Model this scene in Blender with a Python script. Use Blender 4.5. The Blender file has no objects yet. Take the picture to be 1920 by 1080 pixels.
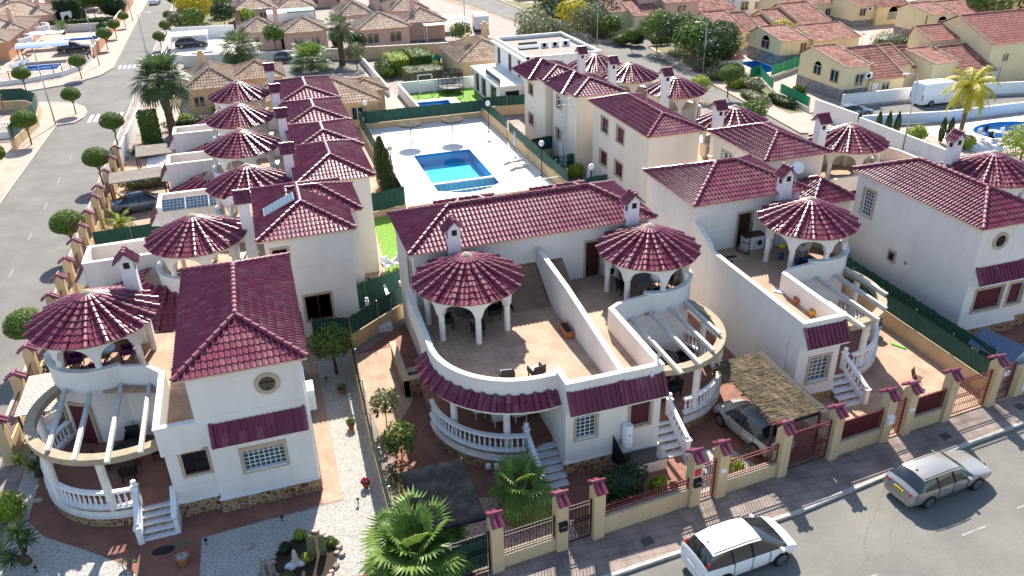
import bpy, bmesh, math, random
from mathutils import Vector, Matrix
R=math.radians; PI=math.pi; sin=math.sin; cos=math.cos
S=bpy.context.scene; COL=S.collection
# ---------------------------------------------------------------- camera, sky, sun, exposure
cd=bpy.data.cameras.new('camera'); cam=bpy.data.objects.new('camera',cd); COL.objects.link(cam); S.camera=cam
cd.sensor_width=36; cd.lens=28.0; cd.clip_start=.5; cd.clip_end=2500
MM=[[0.9502869,-0.3106367,-0.0214386],[-0.1642395,-0.4415583,-0.8820724],[0.2645377,0.8417429,-0.4706259]]
cam.matrix_world=Matrix(((MM[0][0],-MM[1][0],-MM[2][0],0),(MM[0][1],-MM[1][1],-MM[2][1],0),(MM[0][2],-MM[1][2],-MM[2][2],24.0),(0,0,0,1)))
W=bpy.data.worlds.new('World'); S.world=W; W.use_nodes=True
_n=W.node_tree.nodes; _b=_n['Background']; _s=_n.new('ShaderNodeTexSky'); _s.sky_type='NISHITA'; _s.sun_disc=False
SUN=Vector((.29,1.04,1.0)).normalized()
_s.sun_elevation=math.asin(SUN.z); _s.sun_rotation=math.atan2(SUN.x,SUN.y); _s.air_density=1.0; _s.dust_density=.6; _s.ozone_density=1.5
W.node_tree.links.new(_s.outputs[0],_b.inputs[0]); _b.inputs[1].default_value=.13
sl=bpy.data.lights.new('sun','SUN'); sl.energy=5.0; sl.angle=R(.5); sl.color=(1,.93,.82); so=bpy.data.objects.new('sun',sl); COL.objects.link(so)
so.rotation_euler=SUN.to_track_quat('Z','Y').to_euler(); so.location=(0,0,60)
S.view_settings.view_transform='Standard'; S.view_settings.look='None'; S.view_settings.exposure=.95; S.view_settings.gamma=1
S.cycles.max_bounces=6; S.cycles.diffuse_bounces=3; S.cycles.glossy_bounces=3; S.cycles.transmission_bounces=4; S.cycles.transparent_max_bounces=8
S.cycles.use_denoising=True
# ---------------------------------------------------------------- helpers
def tag(o,label=None,cat=None,group=None,kind=None):
    if label: o['label']=label
    if cat: o['category']=cat
    if group: o['group']=group
    if kind: o['kind']=kind
    return o
def thing(name,label,cat,loc=(0,0,0),rz=0,group=None,sc=None):
    o=bpy.data.objects.new(name,None); COL.objects.link(o); o.location=(*loc,0)[:3]; o.rotation_euler=(0,0,rz); o.empty_display_size=.3
    if sc: o.scale=(sc,sc,sc)
    return tag(o,label,cat,group)
KIDS={}
def link(name,me,parent=None):
    o=bpy.data.objects.new(name,me); COL.objects.link(o)
    if parent is not None: o.parent=parent; KIDS.setdefault(parent.name,[]).append(o)
    return o
def dup(o,loc=None,rz=None,label=None,parent=None,sc=None):
    c=o.copy(); COL.objects.link(c)
    if parent is not None: c.parent=parent
    if loc is not None: c.location=loc
    if rz is not None: c.rotation_euler=(0,0,rz)
    if sc is not None: c.scale=(sc,sc,sc) if not isinstance(sc,tuple) else sc
    if label: c['label']=label
    for k in KIDS.get(o.name,[]):
        d=dup(k,parent=c); KIDS.setdefault(c.name,[]).append(d)
    return c
class MB:
    def __init__(s,ox=0,oy=0,oz=0,sx=1): s.v=[];s.f=[];s.m=[];s.a=[];s.ox=ox;s.oy=oy;s.oz=oz;s.sx=sx;s.T=None
    def add(s,vs,fs,mi=0,at=0.0):
        b=len(s.v)
        for p in vs:
            if s.T is not None: p=s.T@Vector(p)
            s.v.append((s.sx*(p[0]+s.ox),p[1]+s.oy,p[2]+s.oz))
        for i,f in enumerate(fs):
            f=[b+k for k in f]
            if s.sx<0: f.reverse()
            s.f.append(f); s.m.append(mi); s.a.append(at[i] if isinstance(at,list) else at)
        return s
    def box(s,x0,y0,z0,x1,y1,z1,mi=0):
        if x0>x1:x0,x1=x1,x0
        if y0>y1:y0,y1=y1,y0
        if z0>z1:z0,z1=z1,z0
        return s.add([(x0,y0,z0),(x1,y0,z0),(x1,y1,z0),(x0,y1,z0),(x0,y0,z1),(x1,y0,z1),(x1,y1,z1),(x0,y1,z1)],[(0,3,2,1),(4,5,6,7),(0,1,5,4),(1,2,6,5),(2,3,7,6),(3,0,4,7)],mi)
    def beam(s,p0,p1,w,h,mi=0,up=(0,0,1)):
        p0=Vector(p0);p1=Vector(p1);d=(p1-p0).normalized();u=Vector(up)
        if abs(d.dot(u))>.99:u=Vector((0,1,0))
        r=d.cross(u).normalized()*w/2;u=r.cross(d).normalized()*h/2
        c=[p-r-u for p in(p0,p1)]+[p+r-u for p in(p0,p1)]+[p+r+u for p in(p0,p1)]+[p-r+u for p in(p0,p1)]
        return s.add(c,[(0,1,3,2),(2,3,5,4),(4,5,7,6),(6,7,1,0),(0,2,4,6),(1,7,5,3)],mi)
    def prism(s,P,z0,z1,mi=0,mt=None,bottom=True):
        n=len(P); A=sum(P[i][0]*P[(i+1)%n][1]-P[(i+1)%n][0]*P[i][1] for i in range(n))
        if A<0:P=P[::-1]
        vs=[(p[0],p[1],z0) for p in P]+[(p[0],p[1],z1) for p in P]
        s.add(vs,[(i,(i+1)%n,n+(i+1)%n,n+i) for i in range(n)]+([tuple(range(n-1,-1,-1))] if bottom else []),mi)
        return s.add([(p[0],p[1],z1) for p in P],[tuple(range(n))],mi if mt is None else mt)
    def lathe(s,cx,cy,pr,n=12,mi=0,cap=True,a0=0,a1=2*PI):
        vs=[];full=abs(a1-a0-2*PI)<1e-6;m=n if full else n+1
        for r,z in pr:
            for i in range(m):
                a=a0+(a1-a0)*i/n; vs.append((cx+r*cos(a),cy+r*sin(a),z))
        fs=[]
        for j in range(len(pr)-1):
            for i in range(n):
                k=(i+1)%m; fs.append((j*m+i,j*m+k,(j+1)*m+k,(j+1)*m+i))
        if cap and full:
            fs.append(tuple(range(m-1,-1,-1))); fs.append(tuple((len(pr)-1)*m+i for i in range(m)))
        return s.add(vs,fs,mi)
    def tube(s,pts,r,n=6,mi=0,r1=None):
        pts=[Vector(p) for p in pts];vs=[];L=len(pts)
        for i,p in enumerate(pts):
            d=(pts[min(i+1,L-1)]-pts[max(i-1,0)]).normalized()
            u=Vector((0,0,1)) if abs(d.z)<.95 else Vector((1,0,0))
            a=d.cross(u).normalized();b=a.cross(d); rr=r if r1 is None else r+(r1-r)*i/(L-1)
            for k in range(n):
                t=2*PI*k/n; vs.append(p+a*rr*cos(t)+b*rr*sin(t))
        fs=[(j*n+k,j*n+(k+1)%n,(j+1)*n+(k+1)%n,(j+1)*n+k) for j in range(L-1) for k in range(n)]
        fs+= [tuple(range(n-1,-1,-1)),tuple((L-1)*n+k for k in range(n))]
        return s.add(vs,fs,mi)
    def arc(s,cx,cy,r0,r1,a0,a1,z0,z1,n=16,mi=0,z0f=None,mt=None):
        # curved wall between radii r0<r1, angles a0<a1; z0f(t) may give the underside
        vs=[]
        for i in range(n+1):
            t=i/n;a=a0+(a1-a0)*t; zb=z0 if z0f is None else z0f(t)
            for r,z in((r0,zb),(r1,zb),(r1,z1),(r0,z1)): vs.append((cx+r*cos(a),cy+r*sin(a),z))
        fs=[];mm=[]
        for i in range(n):
            b=4*i
            fs+= [(b+1,b+5,b+6,b+2),(b+3,b+7,b+4,b),(b,b+4,b+5,b+1)]
        s.add(vs,fs+[(0,1,2,3),(4*n+3,4*n+2,4*n+1,4*n)],mi)
        return s.add(vs,[(4*i+2,4*i+6,4*i+7,4*i+3) for i in range(n)],mi if mt is None else mt)
    def pathwall(s,P,th,z0,z1,mi=0,mt=None):
        # wall of thickness th to the left of an open path P; z1 may be a list per point
        n=len(P);out=[]
        for i in range(n):
            a=Vector(P[max(i-1,0)]);b=Vector(P[i]);c=Vector(P[min(i+1,n-1)])
            d1=(b-a).normalized() if i>0 else (c-b).normalized(); d2=(c-b).normalized() if i<n-1 else d1
            nn=Vector((-(d1.y+d2.y),d1.x+d2.x)).normalized(); k=max(.5,nn.dot(Vector((-d1.y,d1.x))))
            out.append(b+nn*th/k)
        zz=z1 if isinstance(z1,list) else [z1]*n
        vs=[]
        for i in range(n):
            vs+=[(P[i][0],P[i][1],z0),(out[i].x,out[i].y,z0),(out[i].x,out[i].y,zz[i]),(P[i][0],P[i][1],zz[i])]
        fs=[(1,0,3,2)]+[(4*n-4,4*n-3,4*n-2,4*n-1)]
        for i in range(n-1):
            b=4*i; fs+=[(b,b+4,b+7,b+3),(b+5,b+1,b+2,b+6),(b+4,b,b+1,b+5)]
        s.add(vs,fs,mi)
        return s.add(vs,[(4*i+3,4*i+7,4*i+6,4*i+2) for i in range(n-1)],mi if mt is None else mt)
    def build(s,name,mats,parent=None,smooth=False):
        me=bpy.data.meshes.new(name); me.from_pydata(s.v,[],s.f)
        if not isinstance(mats,(list,tuple)):mats=[mats]
        for m in mats: me.materials.append(M[m] if isinstance(m,str) else m)
        me.polygons.foreach_set('material_index',s.m)
        if smooth is True: me.polygons.foreach_set('use_smooth',[True]*len(s.f))
        if any(s.a):
            at=me.attributes.new('rnd','FLOAT','FACE'); at.data.foreach_set('value',s.a)
        me.update(); o=link(name,me,parent)
        if smooth=='auto':
            me.polygons.foreach_set('use_smooth',[True]*len(s.f))
            try: me.set_sharp_from_angle(angle=R(35))
            except Exception: pass
        return o
RG=random.Random(7)
PROF={2:[(0,0),(.12,.6),(.3,1),(.48,.6),(.6,0)],1:[(0,0),(.3,1),(.62,0)]}
def tile_face(mb,P,pitch=.225,row=.36,h=.075,step=.03,lod=2,mi=0,off=.0):
    P=[Vector(p) for p in P]
    n=Vector((0,0,0))
    for i in range(len(P)): n+=P[i].cross(P[(i+1)%len(P)])
    n.normalize()
    if n.z<0:n=-n;P=P[::-1]
    dn=Vector((n.x,n.y,0))
    dn=(dn-n*dn.dot(n)).normalized(); ac=dn.cross(n).normalized()  # down slope, across
    low=max(P,key=lambda p:p.dot(dn))
    O=low
    us=[(p-O).dot(ac) for p in P];vs=[(O-p).dot(dn) for p in P]  # v measured upward
    u0,u1,vt=min(us),max(us),max(vs)
    nc=int((u1-u0)/pitch)+2; nr=int(vt/row)+2; pr=PROF[lod]
    bm=bmesh.new(); lay=bm.faces.layers.float.new('rnd'); U=[]
    ust=u0-pitch*.3
    for c in range(nc):
        for q,(t,hh) in enumerate(pr): U.append((ust+(c+t)*pitch,hh,c,q))
    for r in range(nr):
        va,vb=r*row,(r+1)*row
        g=[];cache={}
        low_=[bm.verts.new(O+ac*u-dn*va+n*(hh*h+step+off)) for u,hh,c,q in U]
        top_=[bm.verts.new(O+ac*u-dn*(vb+.01)+n*(hh*h*.9+off)) for u,hh,c,q in U]
        bas_=[bm.verts.new(O+ac*u-dn*va+n*(hh*h*.9-.01+off)) for u,hh,c,q in U]
        for i in range(len(U)-1):
            c=U[i][2]
            if (c,'k') not in cache: cache[(c,'k')]=RG.random()*.98+.02
            k=cache[(c,'k')]
            f=bm.faces.new((low_[i],low_[i+1],top_[i+1],top_[i])); f[lay]=k
            f=bm.faces.new((bas_[i],bas_[i+1],low_[i+1],low_[i])); f[lay]=k
    C=sum(P,Vector((0,0,0)))/len(P)
    for i in range(len(P)):
        a=P[i];b=P[(i+1)%len(P)];e=(b-a); nn=e.cross(n)
        if (C-a).dot(nn)>0:nn=-nn
        bmesh.ops.bisect_plane(bm,geom=bm.verts[:]+bm.edges[:]+bm.faces[:],plane_co=a+nn.normalized()*.004,plane_no=nn,clear_outer=True)
    bm.verts.index_update()
    vl=[tuple(v.co) for v in bm.verts]; fl=[];al=[]
    for f in bm.faces:
        idx=[v.index for v in f.verts]
        if f.normal.dot(n)<-.2: idx.reverse()
        fl.append(idx);al.append(f[lay])
    mb.add(vl,fl,mi,al); bm.free()
def ridge_tiles(mb,p0,p1,r=.11,seg=.4,mi=0,lod=2,cap=None):
    # overlapping barrel tiles running down from p0 (high end) to p1
    p0=Vector(p0);p1=Vector(p1);d=p1-p0;L=d.length;d.normalize();k=max(1,int(L/seg+.5));side=d.cross(Vector((0,0,1))).normalized();up=side.cross(d).normalized()
    m=6 if lod==2 else 3
    for i in range(k):
        a=p0+d*(L*i/k-.02);b=p0+d*(L*(i+1)/k); vs=[]
        for p,rr,o in((a,r*.86,-.01),(b,r*1.08,.02)):
            for j in range(m+1):
                t=PI*j/m; vs.append(p+side*rr*cos(t)+up*(rr*sin(t)+o))
        fs=[(j,j+1,m+1+j+1,m+1+j) for j in range(m)]+[tuple(range(2*m+1,m,-1))]
        # orientation
        mb.add(vs,[tuple(reversed(f)) for f in fs],mi,RG.random()*.98+.02)
    if cap is not None:
        vs=[];p=p1+d*.004
        for j in range(m+1):
            t=PI*j/m; vs.append(p+side*r*1.02*cos(t)+up*r*1.02*sin(t))
        mb.add(vs,[tuple(range(m+1))],cap)
def hip_roof(mb,x0,y0,x1,y1,ze,zr,ax='x',e0=1,e1=1,lod=2,pitch=.225,row=.36,mi=0,ms=1,fas=.1):
    """hip or gable roof over a rectangle. e0/e1: hip (1) or gable (0) at the low/high end of the ridge axis"""
    if ax=='x':
        w=(y1-y0)/2; a=Vector((x0+(w*e0),(y0+y1)/2,zr)); b=Vector((x1-(w*e1),(y0+y1)/2,zr))
    else:
        w=(x1-x0)/2; a=Vector(((x0+x1)/2,y0+w*e0,zr)); b=Vector(((x0+x1)/2,y1-w*e1,zr))
    c=[Vector((x0,y0,ze)),Vector((x1,y0,ze)),Vector((x1,y1,ze)),Vector((x0,y1,ze))]
    kw=dict(lod=lod,pitch=pitch,row=row,mi=mi)
    if ax=='x':
        tile_face(mb,[c[0],c[1],b,a],**kw); tile_face(mb,[c[2],c[3],a,b],**kw)
        if e0: tile_face(mb,[c[3],c[0],a],**kw)
        if e1: tile_face(mb,[c[1],c[2],b],**kw)
        E0=[c[0],c[3]];E1=[c[1],c[2]]
    else:
        tile_face(mb,[c[1],c[2],b,a],**kw); tile_face(mb,[c[3],c[0],a,b],**kw)
        if e0: tile_face(mb,[c[0],c[1],a],**kw)
        if e1: tile_face(mb,[c[2],c[3],b],**kw)
        E0=[c[0],c[1]];E1=[c[3],c[2]]
    up=Vector((0,0,.06)); rr=.11 if lod==2 else .13
    for q in E0: ridge_tiles(mb,a+up,q+up,mi=mi,lod=lod,r=rr)
    for q in E1: ridge_tiles(mb,b+up,q+up,mi=mi,lod=lod,r=rr)
    if (a-b).length>.3: ridge_tiles(mb,b+up,a+up,mi=mi,lod=lod,r=rr)
    i=.03
    mb.box(x0+i,y0+i,ze-fas,x1-i,y1-i,ze-.005,ms)
    if not e0 or not e1:   # gable triangles
        for fl,E,q in((e0,E0,a),(e1,E1,b)):
            if not fl:
                dz=Vector((0,0,-.02)); mb.add([E[0]+dz,E[1]+dz,q+dz],[(0,1,2)],ms); mb.add([E[0]+dz,E[1]+dz,q+dz],[(2,1,0)],ms)
def cone_roof(mb,cx,cy,r,ze,za,n=18,lod=2,mi=0,mc=2,ms=1,rt=0.0,zt=None,a0=0,a1=2*PI,pitch=.215):
    full=abs(a1-a0-2*PI)<1e-6
    for i in range(n):
        t0=a0+(a1-a0)*i/n;t1=a0+(a1-a0)*(i+1)/n
        A=Vector((cx+r*cos(t0),cy+r*sin(t0),ze));B=Vector((cx+r*cos(t1),cy+r*sin(t1),ze))
        if rt>0:
            tile_face(mb,[A,B,(cx+rt*cos(t1),cy+rt*sin(t1),za),(cx+rt*cos(t0),cy+rt*sin(t0),za)],lod=lod,mi=mi,pitch=pitch)
        else: tile_face(mb,[A,B,(cx,cy,za)],lod=lod,mi=mi,pitch=pitch)
        tp=max(rt,.25);zz=za+(ze-za)*((tp-rt)/(r-rt)) if rt>0 else za+(ze-za)*tp/r
        ridge_tiles(mb,(cx+tp*cos(t0),cy+tp*sin(t0),zz+.065),(cx+(r+.04)*cos(t0),cy+(r+.04)*sin(t0),ze+.065),r=.115,seg=.34,mi=mi,lod=lod,cap=mc if lod==2 else None)
    if full and rt==0:
        mb.lathe(cx,cy,[(.42,za-.17),(.34,za-.04),(.2,za+.1),(.08,za+.17),(.0,za+.18)],12,mc)
        mb.lathe(cx,cy,[(r-.06,ze-.05),(r-.02,ze-.0)],36,ms); mb.lathe(cx,cy,[(.0,ze-.05),(r-.06,ze-.05)],36,ms,cap=False)
# ---------------------------------------------------------------- materials
M={}
def nodes(name):
    m=bpy.data.materials.new(name); m.use_nodes=True; nt=m.node_tree; M[name]=m
    return m,nt,nt.nodes['Principled BSDF'],nt.nodes.new,nt.links.new
def mat(name,c,rough=.8,noise=0,scale=3,c2=None,bump=0,bscale=40,metal=0,spec=.3,coord='Object',detail=4,contrast=(.35,.65)):
    m,nt,b,N,L=nodes(name)
    b.inputs['Base Color'].default_value=(*c,1); b.inputs['Roughness'].default_value=rough; b.inputs['Metallic'].default_value=metal; b.inputs['Specular IOR Level'].default_value=spec
    if c2 or bump:
        tc=N('ShaderNodeTexCoord')
        if coord=='World': g=N('ShaderNodeNewGeometry'); src=g.outputs['Position']
        else: src=tc.outputs[coord]
    if c2:
        t=N('ShaderNodeTexNoise'); t.inputs['Scale'].default_value=scale; t.inputs['Detail'].default_value=detail; L(src,t.inputs['Vector'])
        r=N('ShaderNodeValToRGB'); r.color_ramp.elements[0].position=contrast[0]; r.color_ramp.elements[1].position=contrast[1]
        r.color_ramp.elements[0].color=(*c,1); r.color_ramp.elements[1].color=(*c2,1)
        L(t.outputs['Fac'],r.inputs['Fac']); L(r.outputs['Color'],b.inputs['Base Color'])
    if bump:
        t2=N('ShaderNodeTexNoise'); t2.inputs['Scale'].default_value=bscale; t2.inputs['Detail'].default_value=3; L(src,t2.inputs['Vector'])
        bp=N('ShaderNodeBump'); bp.inputs['Strength'].default_value=bump; bp.inputs['Distance'].default_value=.02; L(t2.outputs['Fac'],bp.inputs['Height']); L(bp.outputs['Normal'],b.inputs['Normal'])
    return m
def tilemat(name,cs,rough,dirt,dcol,spec=.5):
    m,nt,b,N,L=nodes(name)
    a=N('ShaderNodeAttribute'); a.attribute_name='rnd'
    r=N('ShaderNodeValToRGB'); r.color_ramp.elements[0].color=(*cs[0],1); r.color_ramp.elements[1].color=(*cs[-1],1)
    for i,c in enumerate(cs[1:-1]): e=r.color_ramp.elements.new((i+1)/(len(cs)-1)); e.color=(*c,1)
    L(a.outputs['Fac'],r.inputs['Fac'])
    g=N('ShaderNodeNewGeometry'); t=N('ShaderNodeTexNoise'); t.inputs['Scale'].default_value=1.1; t.inputs['Detail'].default_value=6; L(g.outputs['Position'],t.inputs['Vector'])
    rr=N('ShaderNodeValToRGB'); rr.color_ramp.elements[0].position=.48; rr.color_ramp.elements[1].position=.72; L(t.outputs['Fac'],rr.inputs['Fac'])
    mu=N('ShaderNodeMath'); mu.operation='MULTIPLY'; mu.inputs[1].default_value=dirt; L(rr.outputs['Color'],mu.inputs[0])
    mx=N('ShaderNodeMixRGB'); mx.inputs[2].default_value=(*dcol,1); L(mu.outputs[0],mx.inputs[0]); L(r.outputs['Color'],mx.inputs[1]); L(mx.outputs[0],b.inputs['Base Color'])
    ra=N('ShaderNodeMath'); ra.operation='MULTIPLY_ADD'; ra.inputs[1].default_value=.25; ra.inputs[2].default_value=rough; L(rr.outputs['Color'],ra.inputs[0]); L(ra.outputs[0],b.inputs['Roughness'])
    b.inputs['Specular IOR Level'].default_value=spec
    return m
tilemat('tile_maroon',[(.155,.022,.05),(.185,.028,.06),(.215,.038,.072),(.15,.021,.05),(.21,.038,.074),(.18,.027,.058),(.28,.08,.115)],.33,.45,(.17,.075,.09),.45)
tilemat('tile_violet',[(.12,.012,.045),(.17,.02,.065),(.2,.03,.08)],.26,.3,(.16,.07,.12),.55)
tilemat('tile_beige',[(.34,.23,.16),(.42,.3,.21),(.3,.2,.14),(.48,.36,.27)],.75,.6,(.22,.16,.12),.2)
tilemat('tile_pink',[(.42,.3,.22),(.5,.37,.28),(.36,.25,.18),(.56,.44,.34)],.8,.5,(.3,.2,.15),.2)
tilemat('tile_brown',[(.3,.12,.09),(.38,.16,.12),(.24,.09,.07),(.45,.24,.18)],.7,.55,(.16,.08,.07),.25)
tilemat('tile_red',[(.34,.13,.1),(.4,.17,.13),(.3,.11,.085)],.7,.3,(.25,.1,.08),.25)
mat('mortar',(.5,.4,.26),.9,c2=(.36,.3,.22),scale=12)
mat('eave',(.72,.5,.36),.8,c2=(.6,.42,.3),scale=3)
def wallmat(name,c,c2,groove=True,bump=.25):
    m,nt,b,N,L=nodes(name)
    g=N('ShaderNodeNewGeometry'); t=N('ShaderNodeTexNoise'); t.inputs['Scale'].default_value=.7; t.inputs['Detail'].default_value=8; t.inputs['Roughness'].default_value=.62
    mp=N('ShaderNodeMapping'); mp.inputs['Scale'].default_value=(1,1,.35); L(g.outputs['Position'],mp.inputs['Vector']); L(mp.outputs[0],t.inputs['Vector'])
    r=N('ShaderNodeValToRGB'); r.color_ramp.elements[0].position=.42; r.color_ramp.elements[1].position=.78; r.color_ramp.elements[0].color=(*c,1); r.color_ramp.elements[1].color=(*c2,1)
    L(t.outputs['Fac'],r.inputs['Fac'])
    col=r.outputs['Color']
    if groove:
        sp=N('ShaderNodeSeparateXYZ'); L(g.outputs['Position'],sp.inputs[0])
        a=N('ShaderNodeMath'); a.operation='ADD'; a.inputs[1].default_value=.1; L(sp.outputs['Z'],a.inputs[0])
        md=N('ShaderNodeMath'); md.operation='PINGPONG'; md.inputs[1].default_value=.83; L(a.outputs[0],md.inputs[0])
        lt=N('ShaderNodeMath'); lt.operation='LESS_THAN'; lt.inputs[1].default_value=.011; L(md.outputs[0],lt.inputs[0])
        sn=N('ShaderNodeSeparateXYZ'); L(g.outputs['Normal'],sn.inputs[0]); ab=N('ShaderNodeMath'); ab.operation='ABSOLUTE'; L(sn.outputs['Z'],ab.inputs[0])
        l2=N('ShaderNodeMath'); l2.operation='LESS_THAN'; l2.inputs[1].default_value=.5; L(ab.outputs[0],l2.inputs[0])
        m2=N('ShaderNodeMath'); m2.operation='MULTIPLY'; L(lt.outputs[0],m2.inputs[0]); L(l2.outputs[0],m2.inputs[1])
        m3=N('ShaderNodeMath'); m3.operation='MULTIPLY'; m3.inputs[1].default_value=.35; L(m2.outputs[0],m3.inputs[0])
        mx=N('ShaderNodeMixRGB'); mx.inputs[2].default_value=(.38,.34,.3,1); L(m3.outputs[0],mx.inputs[0]); L(col,mx.inputs[1]); col=mx.outputs[0]
    ms=N('ShaderNodeMapping'); ms.inputs['Scale'].default_value=(1.3,1.3,.3); L(g.outputs['Position'],ms.inputs['Vector']); ns=N('ShaderNodeTexNoise'); ns.inputs['Scale'].default_value=1.4; ns.inputs['Detail'].default_value=7; L(ms.outputs[0],ns.inputs['Vector'])
    rs=N('ShaderNodeMapRange'); rs.inputs[1].default_value=.56; rs.inputs[2].default_value=.8; rs.inputs[3].default_value=0; rs.inputs[4].default_value=.2; L(ns.outputs['Fac'],rs.inputs[0])
    mxs=N('ShaderNodeMixRGB'); mxs.inputs[2].default_value=(c[0]*.52,c[1]*.5,c[2]*.48,1); L(rs.outputs[0],mxs.inputs[0]); L(col,mxs.inputs[1]); col=mxs.outputs[0]
    L(col,b.inputs['Base Color']); b.inputs['Roughness'].default_value=.9; b.inputs['Specular IOR Level'].default_value=.2
    t2=N('ShaderNodeTexNoise'); t2.inputs['Scale'].default_value=28; L(g.outputs['Position'],t2.inputs['Vector'])
    bp=N('ShaderNodeBump'); bp.inputs['Strength'].default_value=bump; bp.inputs['Distance'].default_value=.015; L(t2.outputs['Fac'],bp.inputs['Height']); L(bp.outputs['Normal'],b.inputs['Normal'])
    return m
wallmat('wall_white',(.78,.74,.69),(.68,.63,.58))
wallmat('wall_cream',(.76,.68,.57),(.67,.59,.48),groove=False)
wallmat('wall_clean',(.82,.81,.78),(.74,.73,.7),groove=False)
wallmat('wall_yellow',(.78,.65,.4),(.7,.57,.34),groove=False)
wallmat('wall_pink',(.6,.4,.33),(.52,.34,.27),groove=False)
wallmat('wall_orange',(.58,.3,.18),(.5,.26,.16),groove=False)
wallmat('wall_ochre',(.62,.46,.27),(.5,.37,.23),groove=False)
mat('coping',(.82,.79,.73),.7,c2=(.7,.67,.62),scale=2,bump=.1)
mat('surround',(.5,.4,.28),.8,c2=(.42,.34,.24),scale=5)
mat('white_paint',(.8,.8,.8),.45,spec=.4)
mat('marble',(.74,.75,.77),.35,c2=(.62,.63,.65),scale=6)
mat('shutter_maroon',(.09,.012,.025),.5)
mat('dark_iron',(.02,.012,.014),.5,metal=.3)
mat('red_iron',(.15,.03,.032),.5,metal=.2)
mat('glass_dark',(.02,.03,.035),.08,spec=.8)
mat('glass_blue',(.08,.13,.17),.1,spec=.8)
mat('glass_block',(.07,.11,.13),.2,spec=.6,c2=(.025,.045,.055),scale=11)
mat('wood_dark',(.1,.035,.02),.6,c2=(.14,.05,.03),scale=10)
mat('wood',(.3,.17,.09),.7,c2=(.22,.12,.06),scale=10)
mat('concrete_beam',(.62,.6,.56),.85,c2=(.5,.48,.44),scale=4,bump=.2)
mat('ring_beam',(.42,.34,.23),.85,c2=(.33,.27,.19),scale=3,bump=.2)
mat('black',(.012,.012,.014),.6)
mat('rubber',(.02,.02,.02),.8)
mat('wicker',(.02,.018,.018),.7,bump=.5,bscale=120)
mat('cushion',(.6,.62,.68),.9)
mat('chrome',(.6,.6,.62),.25,metal=1)
mat('steel',(.45,.47,.5),.4,metal=.8)
mat('terracotta_pot',(.45,.16,.07),.8,c2=(.36,.12,.05),scale=8)
def asphalt(name,c):
    m,nt,b,N,L=nodes(name); g=N('ShaderNodeNewGeometry')
    n1=N('ShaderNodeTexNoise'); n1.inputs['Scale'].default_value=.35; n1.inputs['Detail'].default_value=9; n1.inputs['Roughness'].default_value=.65; L(g.outputs['Position'],n1.inputs['Vector'])
    r=N('ShaderNodeValToRGB'); r.color_ramp.elements[0].position=.3; r.color_ramp.elements[1].position=.72; r.color_ramp.elements[0].color=(c[0]*.8,c[1]*.8,c[2]*.8,1); r.color_ramp.elements[1].color=(c[0]*1.18,c[1]*1.17,c[2]*1.15,1); L(n1.outputs['Fac'],r.inputs[0])
    n2=N('ShaderNodeTexNoise'); n2.inputs['Scale'].default_value=45; n2.inputs['Detail'].default_value=2; L(g.outputs['Position'],n2.inputs['Vector'])
    m1=N('ShaderNodeMixRGB'); m1.blend_type='OVERLAY'; m1.inputs[0].default_value=.45; L(r.outputs[0],m1.inputs[1]); L(n2.outputs['Fac'],m1.inputs[2])
    v=N('ShaderNodeTexVoronoi'); v.feature='DISTANCE_TO_EDGE'; v.inputs['Scale'].default_value=.16; ad=N('ShaderNodeVectorMath'); ad.operation='MULTIPLY_ADD'; ad.inputs[1].default_value=(1.6,1.6,0); L(n1.outputs['Color'],ad.inputs[0]); L(g.outputs['Position'],ad.inputs[2]); L(ad.outputs[0],v.inputs['Vector'])
    lt=N('ShaderNodeMath'); lt.operation='LESS_THAN'; lt.inputs[1].default_value=.0012; L(v.outputs[0],lt.inputs[0]); lm=N('ShaderNodeMath'); lm.operation='MULTIPLY'; lm.inputs[1].default_value=.3; L(lt.outputs[0],lm.inputs[0])
    m2=N('ShaderNodeMixRGB'); m2.inputs[2].default_value=(.05,.047,.043,1); L(lm.outputs[0],m2.inputs[0]); L(m1.outputs[0],m2.inputs[1]); L(m2.outputs[0],b.inputs['Base Color']); b.inputs['Roughness'].default_value=.9; b.inputs['Specular IOR Level'].default_value=.25
    bp=N('ShaderNodeBump'); bp.inputs['Strength'].default_value=.4; bp.inputs['Distance'].default_value=.01; L(n2.outputs['Fac'],bp.inputs['Height']); L(bp.outputs[0],b.inputs['Normal'])
asphalt('asphalt',(.185,.176,.16)); asphalt('asphalt_front',(.195,.183,.163))
mat('kerb',(.5,.46,.41),.9,c2=(.38,.35,.32),scale=3,coord='World',bump=.3)
mat('road_paint',(.7,.69,.66),.8,c2=(.42,.41,.38),scale=2.5,coord='World',contrast=(.5,.75))
mat('road_paint_worn',(.36,.34,.31),.85,c2=(.26,.245,.22),scale=3,coord='World')
mat('earth',(.34,.26,.18),.95,c2=(.26,.2,.13),scale=.4,coord='World',bump=.4,bscale=8)
mat('water',(.0,.28,.42),.06,c2=(.0,.33,.47),scale=2,spec=.6,bump=.12,bscale=3)
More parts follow.
